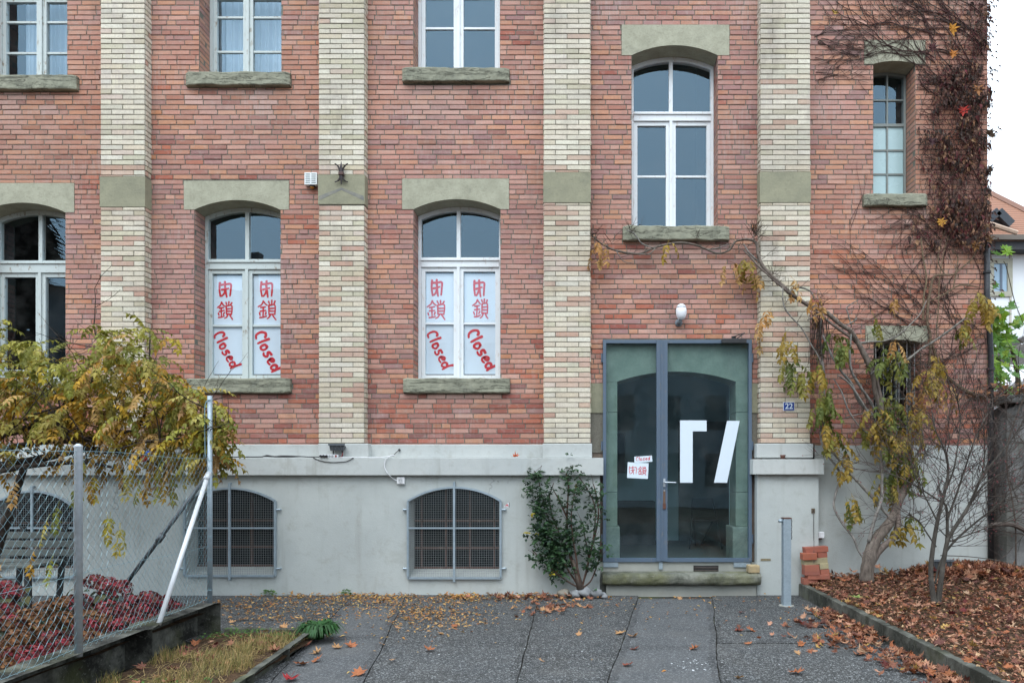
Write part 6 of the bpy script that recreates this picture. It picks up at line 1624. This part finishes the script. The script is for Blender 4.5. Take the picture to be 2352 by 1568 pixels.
# ---------------- Virginia creeper on the corner
vc = random.Random(51)
cr = thing("creeper", "leafless red brown creeper with withered leaves massed on the building corner", "creeper", (X(2200), -.05, .3))
b = MB()
def creep(u, v, ang, L, rad, gen, col):
    pts = []; a = ang; x, z = X(u), Z(v); n = max(4, int(L / .09))
    for i in range(n + 1):
        if x > XR - .015: break
        if WIN['E']['x0'] < x < WIN['E']['x1'] and WIN['E']['zb'] < z < WIN['E']['zs']: break
        pts.append(Vector((x, -.012 - .012 * vc.random() - (PY * -1 if X(1746) < x < X(1862) else 0), z)))
        a += vc.gauss(0, .16); x += math.cos(a) * .09; z += math.sin(a) * .09
        if x < X(1866): break
    if len(pts) > 2:
        pts = smoothpath(pts, 2); k = len(pts); b.tube(pts, [lerp(rad, rad * .4, i / (k - 1)) for i in range(k)], 4, jit(col, vc, .25), cap=False)
        if gen > 0:
            for j in range(3 if gen > 1 else 2):
                q = pts[vc.randrange(k // 4, k)]; creep(U0 + q.x * 170, V0 - (q.z - EYE) * 170, a + vc.choice((-1, 1)) * vc.uniform(.3, .9), L * vc.uniform(.3, .7), rad * .6, gen - 1, col)
SC = S(72, 52, 50)
for i in range(34): creep(vc.uniform(2110, 2262), vc.uniform(30, 260), math.pi - vc.uniform(.05, 1.1), vc.uniform(.8, 2.0), .007, 2, SC)
for i in range(16): creep(vc.uniform(1900, 2200), vc.uniform(-40, 60), vc.uniform(-2.6, -.4), vc.uniform(.6, 1.4), .005, 1, SC)
for i in range(9): creep(vc.uniform(1868, 1885), vc.uniform(60, 190), vc.uniform(-.5, .5), vc.uniform(.4, 1.0), .005, 2, SC)
for i in range(13): creep(vc.uniform(2060, 2140), vc.uniform(640, 760), math.pi - vc.uniform(.45, .9), vc.uniform(.9, 1.7), .006, 1, SC)
for i in range(30): creep(vc.uniform(2130, 2262), vc.uniform(330, 900), vc.uniform(0, 6.28), vc.uniform(.5, 1.2), .006, 2, SC)
for i in range(26): creep(vc.uniform(2190, 2265), vc.uniform(700, 1000), vc.uniform(0, 6.28), vc.uniform(.4, 1.0), .005, 1, SC)
BRN = S(122, 104, 84)
for path in ([(2133, 905, .02), (2137, 777, .018), (2130, 742, .018), (2133, 690, .018), (2144, 638, .017), (2165, 632, .013), (2186, 631, .012), (2203, 620, .011), (2238, 586, .01), (2252, 534, .009), (2256, 480, .006)], [(2137, 777, .018), (2147, 810, .018), (2158, 843, .02), (2186, 874, .022), (2220, 898, .025), (2262, 914, .028)], [(2140, 690, .009), (2170, 675, .01), (2205, 655, .01), (2250, 660, .007)], [(2120, 735, .012), (2122, 680, .012), (2128, 640, .011), (2120, 590, .01), (2115, 545, .008)], [(2190, 660, .008), (2196, 625, .009), (2200, 590, .008), (2186, 575, .006)], [(2150, 780, .007), (2155, 710, .008), (2158, 640, .007), (2170, 570, .006), (2180, 540, .004)], [(2170, 630, .009), (2155, 600, .008), (2160, 560, .007), (2172, 530, .005)]):
    sp = smoothpath([P(u, v, -.05) for u, v, _ in path], 5); k = len(sp); b.tube(sp, [lerp(path[min(i // 5, len(path) - 1)][2], path[min(i // 5 + 1, len(path) - 1)][2], (i % 5) / 5) for i in range(k)], 6, jit(BRN, vc, .15))
b.build("vine_stem", M['twig'], cr)
lf = MB()
DK = [S(56, 36, 36), S(66, 40, 40), S(46, 34, 33), S(78, 50, 44), S(62, 46, 42)]; LT = [S(120, 86, 64), S(140, 106, 80), S(102, 68, 54), S(98, 40, 46)]
def dens(u, v):
    if v < 30: edge = 2262 - v * .2
    edge = lerp(2245, 2150, min(1, max(0, (v - 20) / 160))) if v < 180 else (lerp(2150, 2120, (v - 180) / 120) if v < 300 else (lerp(2120, 2150, (v - 300) / 130) if v < 430 else lerp(2150, 2115, min(1, (v - 430) / 110))))
    return edge
cnt = 0
while cnt < 3000:
    u, v = vc.uniform(2085, 2275), vc.uniform(-60, 572)
    e = dens(u, v); k = (u - e) / 70
    p = .12 if k < 0 else min(1, .2 + k * 1.1)
    if k < -.5 or vc.random() > p: continue
    if noise.noise(Vector((u * .02, v * .02, 8))) < -.1: continue
    y = -vc.uniform(.01, .05 + .10 * max(0, min(1, k)))
    q = P(u, v, y); q.x = min(q.x, XR + .06)
    if WIN['E']['x0'] - .0 < q.x < WIN['E']['x1'] + .02 and q.z < WIN['E']['za'] and q.z > WIN['E']['zb'] - .2: continue
    low = v > 330
    c = jit(vc.choice(LT if vc.random() < (.5 if low else .2) else DK), vc, .25)
    L = vc.uniform(.025, .06) if vc.random() < .75 else vc.uniform(.06, .11)
    leaflet(lf, q, (vc.uniform(-.5, .5), vc.uniform(-.7, .0), -1), (vc.uniform(-.8, .8), -1, vc.uniform(-.2, .4)), L, L * vc.uniform(.2, .6), c, vc.uniform(.2, .9), vc.uniform(-.2, .6)); cnt += 1
cx_ = MB()
for i in range(620):    # the tangle of fine dead shoots
    u, v = vc.uniform(2095, 2268), vc.uniform(-50, 575)
    if u < dens(u, v) - 18 and vc.random() < .8: continue
    p0 = P(u, v, -vc.uniform(.015, .08)); pts = [p0]; a = vc.choice((vc.uniform(-2.4, -.7), vc.uniform(0, 6.28)))
    for k in range(vc.randint(3, 6)):
        a += vc.gauss(0, .5); q = pts[-1] + Vector((math.cos(a) * .06, vc.uniform(-.012, .01), math.sin(a) * .06)); q.y = min(q.y, -.012)
        if q.x > XR + .05 or (q.x < WIN['E']['x1'] + .01 and WIN['E']['zb'] - .1 < q.z < WIN['E']['za']): break
        pts.append(q)
    if len(pts) > 2: cx_.tube(pts, [.0036] * (len(pts) - 1) + [.0015], 3, jit(vc.choice([S(52, 38, 38), S(64, 46, 44), S(84, 40, 46), S(74, 60, 52)]), vc, .25), cap=False)
cx_.build("dead_shoot", M['twig'], cr)
for i in range(900):   # petioles
    u, v = vc.uniform(2110, 2268), vc.uniform(-40, 560)
    if (u - dens(u, v)) < 0 and vc.random() < .7: continue
    q = P(u, v, -.02); lf.tube([q, q + Vector((vc.uniform(-.04, .04), -.05, vc.uniform(-.03, .03))), q + Vector((vc.uniform(-.07, .07), -.09, vc.uniform(-.14, .02)))], .002, 3, jit(S(96, 38, 46), vc, .25), cap=False)
for i in range(260):   # sprigs sticking out past the corner
    v = vc.choice((vc.uniform(-40, 330), vc.uniform(480, 700))); q = Vector((XR + vc.uniform(0, .03), vc.uniform(-.1, .5), Z(v))); d = Vector((vc.uniform(.3, 1), vc.uniform(-.6, .3), vc.uniform(-.6, .5))); e = q + d * vc.uniform(.03, .09)
    lf.tube([q - d * .03, e], .0034, 3, S(90, 40, 48), cap=False); leaflet(lf, e, (d.x, d.y, -.5), (0, -1, .2), vc.uniform(.035, .07), .03, jit(vc.choice(DK), vc, .3), .5, .3)
for u, v, c in ((2185, 62, S(190, 130, 40)), (2190, 120, S(176, 110, 44)), (2212, 250, S(172, 50, 44)), (2140, 320, S(56, 24, 34)), (2245, 200, S(150, 100, 60)), (2278, 305, S(70, 50, 30)), (2272, 300, S(60, 44, 30)), (2270, 385, S(54, 40, 30)), (2268, 545, S(90, 60, 30)), (2160, 505, S(180, 130, 50)), (2140, 105, S(70, 26, 34)), (2240, 560, S(130, 90, 50)), (1918, 25, S(150, 120, 50))):
    maple(lf, P(u, v, -.12), (vc.uniform(-.3, .3), -.2, -1), (vc.uniform(-.3, .3), -1, .2), vc.uniform(.1, .15), c, vc, .4)
lf.build("withered_foliage", M['dryleaf'], cr)

# ---------------- bare many-stemmed shrub on the leaf bed
bt = random.Random(61)
bc_ = G(2150, 1384, .22); by = bc_.y
tr_ = thing("bare_shrub", "bare multi-stemmed shrub standing on the leaf bed at right", "shrub", bc_)
TK = [[(2146, 1388, .032), (2138, 1318, .027), (2142, 1264, .024), (2153, 1198, .021), (2169, 1131, .018), (2178, 1085, .014), (2172, 1040, .01), (2150, 990, .007), (2140, 940, .004)],
 [(2154, 1388, .032), (2163, 1318, .027), (2174, 1251, .023), (2185, 1224, .02), (2227, 1158, .017), (2254, 1097, .013), (2290, 1050, .01), (2330, 1000, .006), (2352, 960, .004)],
 [(2174, 1251, .018), (2176, 1200, .016), (2172, 1160, .013), (2150, 1145, .01), (2116, 1123, .008), (2062, 1094, .005), (2015, 1082, .003)],
 [(2148, 1340, .012), (2160, 1290, .012), (2190, 1245, .012), (2240, 1200, .01), (2290, 1160, .007), (2340, 1110, .004)], [(2176, 1190, .012), (2195, 1140, .011), (2215, 1080, .009), (2235, 1020, .007), (2262, 960, .004)],
 [(2169, 1131, .012), (2190, 1080, .009), (2200, 1020, .007), (2205, 960, .005), (2198, 905, .003)], [(2227, 1158, .012), (2262, 1110, .009), (2300, 1090, .007), (2352, 1075, .004), (2400, 1070, .003)],
 [(2150, 1255, .009), (2130, 1225, .008), (2110, 1195, .006), (2085, 1180, .004)], [(2175, 1245, .009), (2230, 1225, .008), (2300, 1200, .006), (2370, 1190, .004)], [(2160, 1275, .006), (2230, 1278, .005), (2310, 1290, .004), (2370, 1310, .003)],
 [(2153, 1198, .009), (2130, 1150, .008), (2105, 1100, .006), (2090, 1050, .004)], [(2254, 1097, .009), (2262, 1040, .007), (2260, 980, .005), (2275, 920, .003)]]
b = MB(); bb = S(84, 80, 74); ends = []; nodes = []
for i, path in enumerate(TK):
    off = [0, -.05, .1, .15, -.15, .1, .2, -.1, -.2, -.1, .15, .0][i]
    sp = smoothpath([P(u, v, by + off * min(1, j / 3)) for j, (u, v, _) in enumerate(path)], 5); k = len(sp)
    b.tube(sp, [lerp(path[min(q // 5, len(path) - 1)][2], path[min(q // 5 + 1, len(path) - 1)][2], (q % 5) / 5) for q in range(k)], 8 if i < 2 else 6, jit(bb, bt, .1)); nodes += [(sp[q], (sp[q] - sp[q - 1]).normalized()) for q in range(k // 3, k)]
b.build("trunk", M['bark'], tr_, smooth=True)
b = MB()
for i in range(230):
    q, d = bt.choice(nodes)
    if q.z < .8: continue
    twiggy(b, bt, q, d * .6 + Vector((bt.uniform(-1, 1), bt.uniform(-.9, .9), bt.uniform(-.4, .8))), bt.uniform(.2, .52), .0048, 2, .8, .1, 4, ends, 3, .68, jit(S(72, 62, 58), bt, .2), 4, .5)
b.build("twig", M['twig'], tr_)
b = MB()
for q, d in ends:
    if bt.random() < .07: b.ball(q + Vector((0, 0, -.004)), .006, 4, 3, jit(S(126, 50, 58), bt, .2))
b.build("bud", M['vc'], tr_)
# bare climber over the garden wall
t = thing("wall_climber", "tangle of bare dark climber stems over the garden wall", "climber", (XR + .8, -.3, .25))
b = MB()
for i in range(90):
    q = Vector((bt.uniform(XR + .15, XR + 1.6), bt.uniform(-.36, -.24), bt.uniform(.5, 2.75))); twiggy(b, bt, q, (bt.uniform(-1, 1), bt.uniform(-.25, .1), bt.uniform(-.6, 1)), bt.uniform(.3, .8), .006, 1, .8, .1, 5, None, 2, .6, jit(S(70, 62, 58), bt, .25), 4, .5)
for i in range(9):
    x = XR + .2 + i * .17; sp = smoothpath([(x, -.28, .15), (x + bt.uniform(-.2, .2), -.3, 1.0), (x + bt.uniform(-.2, .3), -.3, 1.9), (x + bt.uniform(-.3, .3), -.3, 2.75)], 5); b.tube(sp, .011, 5, jit(S(96, 86, 78), bt, .15))
sp = smoothpath([P(2276, 1205, -.35), P(2310, 1203, -.35), P(2335, 1208, -.35), P(2365, 1225, -.35)], 4); b.tube(sp, .03, 7, S(90, 80, 74))
b.build("vine_stem", M['twig'], t)
b = MB()
for i in range(420):
    q = Vector((bt.uniform(XR - .25, XR + 1.6), bt.uniform(-.4, .2), Z(905) + bt.gauss(.03, .06))); leaflet(b, q, (bt.uniform(-1, 1), bt.uniform(-1, .2), bt.uniform(-1, .6)), (0, -.5, 1), bt.uniform(.05, .11), .04, jit(bt.choice([S(92, 56, 44), S(70, 46, 40), S(120, 80, 52), S(64, 50, 44)]), bt, .25), .5, .3)
maple(b, P(2335, 893, -.3), (.3, -.4, .2), (0, -.5, 1), .17, S(190, 120, 60), bt); b.build("withered_foliage", M['dryleaf'], t)

# ---------------- plane sapling with green leaves past the corner
pt_ = random.Random(71)
t = thing("plane_tree", "young plane tree with fresh green lobed leaves beyond the corner", "tree", (6.9, 1.6, 0))
b = MB(); b.tube(smoothpath([(6.9, 1.6, -.1), (6.86, 1.6, 1.5), (6.95, 1.55, 2.8), (6.8, 1.5, 3.6)], 5), [.06] * 6 + [.045] * 6 + [.03] * 4, 8, S(96, 92, 70)); b.build("trunk", M['bark'], t, smooth=True)
b = MB(); lf = MB()
BR = [[(2420, 900, 1.4), (2390, 830, 1.3), (2352, 745, 1.2), (2330, 690, 1.1), (2312, 615, 1.0), (2305, 600, 1.0)], [(2400, 900, 1.4), (2352, 855, 1.2), (2300, 830, 1.0), (2275, 815, 1.0)], [(2400, 820, 1.4), (2340, 780, 1.2), (2290, 765, 1.0)], [(2410, 860, 1.5), (2352, 790, 1.4), (2310, 775, 1.3), (2280, 755, 1.3)], [(2390, 960, 1.2), (2345, 930, 1.0), (2300, 900, .9), (2280, 880, .9)]]
for br in BR: b.tube(smoothpath([P(*q) for q in br], 5), .006, 5, S(86, 80, 60))
b.build("branch", M['bark'], t)
PG = [S(104, 146, 40), S(120, 160, 46), S(86, 130, 44), S(136, 166, 60), S(96, 140, 70)]
LP = [(2305, 570, .14), (2322, 575, .15), (2288, 583, .15), (2290, 650, .1), (2298, 675, .08), (2330, 698, .12), (2285, 716, .18), (2312, 708, .16)]
for i in range(125): LP.append((2268 + abs(pt_.gauss(0, 32)), pt_.uniform(715, 905), pt_.uniform(.09, .17)))
for u, v, L in LP: maple(lf, P(u, v, pt_.uniform(.7, 1.5)), (pt_.uniform(-1, 1), pt_.uniform(-.5, .2), pt_.uniform(-.9, .3)), (pt_.uniform(-.6, .6), -.8, pt_.uniform(.1, 1)), L * 1.15, jit(pt_.choice(PG), pt_, .15), pt_, .2)
lf.build("foliage", M['leaf'], t)

# ================================================================== fallen leaves
fl = random.Random(81)
LC = [(S(156, 108, 84), 4), (S(140, 90, 68), 4), (S(178, 132, 106), 3), (S(118, 74, 60), 4), (S(94, 56, 50), 3), (S(154, 92, 60), 2), (S(176, 140, 80), .7), (S(104, 42, 44), .6), (S(190, 154, 122), 1.0)]
def lay(mb, x, y, z, L, tilt=.5, c=None):
    a = fl.uniform(0, 6.28); nx = Vector((fl.uniform(-tilt, tilt), fl.uniform(-tilt, tilt), 1)).normalized()
    d = Vector((math.cos(a), math.sin(a), 0)); d = d - nx * d.dot(nx)
    maple(mb, Vector((x, y, z)), d, nx, L, c or jit(pick(fl, LC), fl, .2), fl, .45)
b = MB()
for i in range(3200):
    x = 2.99 + (7.6 - 2.99) * fl.random(); y = -6.2 * fl.random() - .05
    z = bedz(x, y) + .022 + fl.random() * .03
    lay(b, x, y, z, fl.uniform(.035, .085), .6)
for i in range(900):
    x, y = fl.gauss(5.2, .45), -abs(fl.gauss(.25, .25)) - .05; lay(b, max(x, 3.1), y, bedz(x, y) + .02 + fl.random() * .08, fl.uniform(.05, .12), 1.1)
for i in range(17000):   # shredded bits between them
    x = 2.99 + 4.6 * fl.random(); y = -6.2 * fl.random(); q = Vector((x, y, bedz(x, y) + .025 + fl.random() * .025)); leaflet(b, q, (fl.uniform(-1, 1), fl.uniform(-1, 1), fl.uniform(-.2, .3)), (fl.uniform(-.6, .6), fl.uniform(-.6, .6), 1), fl.uniform(.025, .07), fl.uniform(.012, .03), jit(mul(pick(fl, LC), .85), fl, .35), .4, .3)
o = b.build("bed_leaves", M['dryleaf']); o['kind'] = 'stuff'; tag(o, "thick brown carpet of fallen leaves covering the raised bed", "leaves")
b = MB()
for i in range(900):    # drift along the kerb
    tq = fl.random(); y = -1.35 - tq * 4.8; wdt = (.62 if y > -3.2 else .3) * (1.3 if noise.noise(Vector((y * 1.6, 0, 3))) > -.05 else .45)
    x = 2.9 - abs(fl.gauss(0, .5)) * wdt
    lay(b, x, y, .012 + fl.random() * .05 * max(.2, 1 - (2.9 - x)), fl.uniform(.04, .085), .7)
for i in range(1500):    # swept to the wall foot
    u = fl.uniform(-3.9, .2) if fl.random() < .85 else fl.uniform(.2, 2.6); y = -.2 - abs(fl.gauss(0, .2)); q = Vector((u, y, .008 + fl.random() * .03)); L = fl.uniform(.025, .065)
    if .3 < u < 2.4 and y > -.34: continue
    if noise.noise(Vector((u * 1.7, 0, 6))) < fl.uniform(-.35, .3): continue
    if u > -1.3 and fl.random() < .6: continue
    leaflet(b, q, (fl.uniform(-1, 1), fl.uniform(-1, 1), fl.uniform(-.1, .4)), (fl.uniform(-.6, .6), fl.uniform(-.6, .6), 1), L, L * .5, jit(fl.choice([S(190, 146, 86), S(170, 120, 64), S(196, 160, 90), S(150, 98, 56)]), fl, .25), .5, .4)
for i in range(900):    # small wisteria leaflets spread on the asphalt
    x = fl.uniform(-3.8, 2.8) if fl.random() < .35 else fl.gauss(-2.3, .8); y = -.3 - abs(fl.gauss(0, 1.1))
    if x < -2.5 and y < -2.5: continue
    L = fl.uniform(.02, .055); leaflet(b, Vector((x, y, .007)), (fl.uniform(-1, 1), fl.uniform(-1, 1), .05), (fl.uniform(-.3, .3), fl.uniform(-.3, .3), 1), L, L * .45, jit(fl.choice([S(190, 146, 86), S(176, 124, 64), S(200, 166, 100), S(150, 98, 56)]), fl, .25), .4, .2)
for cu, cv, du, dv, m in ((1010, 1425, 60, 14, 260), (960, 1400, 60, 8, 160), (700, 1385, 120, 10, 260), (860, 1375, 80, 6, 160), (560, 1390, 50, 12, 120), (1100, 1375, 60, 5, 90), (640, 1415, 70, 12, 110)):
    for i in range(m):
        q = G(cu + fl.gauss(0, du), max(1364, cv + fl.gauss(0, dv))); q.z = .007 + fl.random() * .012; L = fl.uniform(.025, .06)
        if q.x < -2.5 and q.y < -2.3: continue
        leaflet(b, q, (fl.uniform(-1, 1), fl.uniform(-1, 1), fl.uniform(-.1, .25)), (fl.uniform(-.5, .5), fl.uniform(-.5, .5), 1), L, L * .45, jit(fl.choice([S(176, 134, 84), S(160, 114, 66), S(186, 150, 96), S(138, 92, 58)]), fl, .25), .5, .3)
for i in range(42): q = G(1275 + fl.gauss(0, 38), 1398 + fl.gauss(0, 9)); lay(b, q.x, q.y, .012 + fl.random() * .02, fl.uniform(.05, .09), .6, jit(fl.choice([S(146, 94, 70), S(120, 74, 58), S(166, 118, 88)]), fl, .25))
for i in range(50): x, y = fl.gauss(-.7, .4), -.3 - abs(fl.gauss(0, .14)); lay(b, x, y, .012 + fl.random() * .03, fl.uniform(.05, .1), .6)
for i in range(60): x, y = fl.uniform(-3.5, -2.6), fl.uniform(-5, -2.6); lay(b, x, y, .08, fl.uniform(.04, .1), .6)
o = b.build("leaf_litter", M['dryleaf']); o['kind'] = 'stuff'; tag(o, "drifts of fallen leaves along the kerb and the wall foot", "leaves")
b = MB()
for i in range(30): p_ = G(1600 + fl.gauss(0, 26), 1528 + fl.gauss(0, 8)); s_ = fl.uniform(.004, .009); b.poly([p_ + Vector((s_ * fl.uniform(.6, 1.4) * math.cos(k * 1.05), s_ * math.sin(k * 1.05), .006)) for k in range(6)], (.7, .72, .74))
for i in range(36): p_ = G(fl.uniform(900, 2000), fl.uniform(1390, 1560)); s_ = fl.uniform(.003, .008); b.poly([p_ + Vector((s_ * fl.uniform(.6, 1.4) * math.cos(k * 1.05), s_ * math.sin(k * 1.05), .0065)) for k in range(6)], (.65, .67, .69))
o = b.build("paper_scraps", M['vcs']); o['kind'] = 'stuff'; tag(o, "tiny white paper scraps scattered on the smooth asphalt strip", "litter")
# single leaves lying clear of one another on the paving
LS = [(1428, 1455, .13, 0), (1455, 1465, .12, 0), (1268, 1382, .11, 0), (1300, 1388, .12, 0), (1325, 1392, .11, 0), (1250, 1400, .1, 0), (1600, 1492, .12, 1), (1690, 1448, .13, 2), (1730, 1448, .13, 1), (1715, 1480, .09, 1), (1700, 1408, .1, 2), (1685, 1363, .11, 3), (1822, 1545, .15, 1), (985, 1497, .12, 1), (830, 1547, .14, 1), (800, 1483, .15, 1), (780, 1487, .12, 0), (735, 1500, .12, 0), (700, 1490, .14, 2), (690, 1525, .14, 1), (668, 1560, .15, 3), (720, 1520, .11, 1), (1455, 1490, .1, 2), (1445, 1528, .11, 2), (1095, 1368, .1, 3), (1105, 1364, .12, 1), (1130, 1368, .1, 1), (940, 1364, .1, 1), (960, 1362, .1, 3), (1050, 1385, .09, 0), (1560, 1375, .09, 0), (1015, 1455, .08, 0), (910, 1445, .08, 0), (1040, 1440, .09, 1), (880, 1480, .07, 0), (1330, 1460, .08, 0), (1180, 1400, .08, 0), (1700, 1560, .09, 0), (1830, 1500, .08, 0), (1800, 1380, .1, 2), (620, 1390, .08, 1), (560, 1425, .1, 0), (530, 1432, .09, 0), (650, 1440, .1, 0), (760, 1460, .1, 0), (900, 1520, .06, 0), (1240, 1520, .06, 0)]
LCOL = [S(180, 138, 98), S(158, 98, 66), S(122, 66, 54), S(140, 36, 42)]
for u, v, L, k in LS:
    g_ = G(u, v); b = MB(); lay(b, g_.x, g_.y, .014, L * .78, .3, jit(LCOL[k], fl, .12))
    o = b.build("fallen_leaf", M['dryleaf']); nm = ("tan", "orange brown", "dark brown", "red")[k]
    tag(o, "curled %s fallen leaf lying by itself on the asphalt" % nm, "leaf", "%s fallen leaves on the paving" % nm)
b = MB(); lay(b, *G(1973, 1382, .25)[:2], .29, .13, .2, S(150, 176, 96)); tag(b.build("fallen_leaf", M['leaf']), "single pale green fallen leaf on the brown leaf bed", "leaf")
for u, v, z, lab in ((1180, 1049, zL1, "curled orange leaf lying on the ledge above the right grille"),):
    q = P(u, v, LY + .06); b = MB(); maple(b, Vector((q.x, q.y, zL1 + .015)), (1, 0, .1), (0, -.5, 1), .09, S(186, 86, 44), fl, .6); tag(b.build("fallen_leaf", M['dryleaf']), lab, "leaf")

# ---------------- folding chair seen through the door
cy_ = 1.75; zf_ = zf; sc_ = CAMD + cy_
t = thing("folding_chair", "dark folding chair standing inside behind the glass door", "chair", (X(1612, cy_), cy_, zf_))
ck = (.02, .025, .028)
def cp(u, v, y=cy_): p = P(u, v, y); return p
zb_ = lambda v: max(zf_, Z(v, cy_))
for sg, (ut, ub, uf, ux) in enumerate(((1592, 1577, 1610, 1590), (1640, 1650, 1610, 1634))):
    b = MB(); xt = X(ut, cy_); b.tube([(xt, cy_ + .1, zf_ + .78), (X(ut + (-6 if sg == 0 else 4), cy_), cy_ - .1, zf_ + .4), (X(ub, cy_), cy_ - .28, zf_)], .011, 6, ck); b.build("leg", M['vcs'], t, smooth=True)
    b = MB(); b.tube([(X(ux, cy_), cy_ - .12, zf_ + .44), (X(uf + (-6 if sg == 0 else 6), cy_), cy_ + .25, zf_)], .011, 6, ck); b.build("leg", M['vcs'], t, smooth=True)
b = MB(); x0_, x1_ = X(1592, cy_), X(1640, cy_); b.box(x0_, x1_, cy_ + .085, cy_ + .11, zf_ + .6, zf_ + .79, ck); b.build("backrest", M['vcs'], t, bevel=.01)
b = MB(); b.box(x0_ - .02, x1_ + .02, cy_ - .2, cy_ + .16, zf_ + .43, zf_ + .455, ck); b.build("seat", M['vcs'], t, bevel=.008)
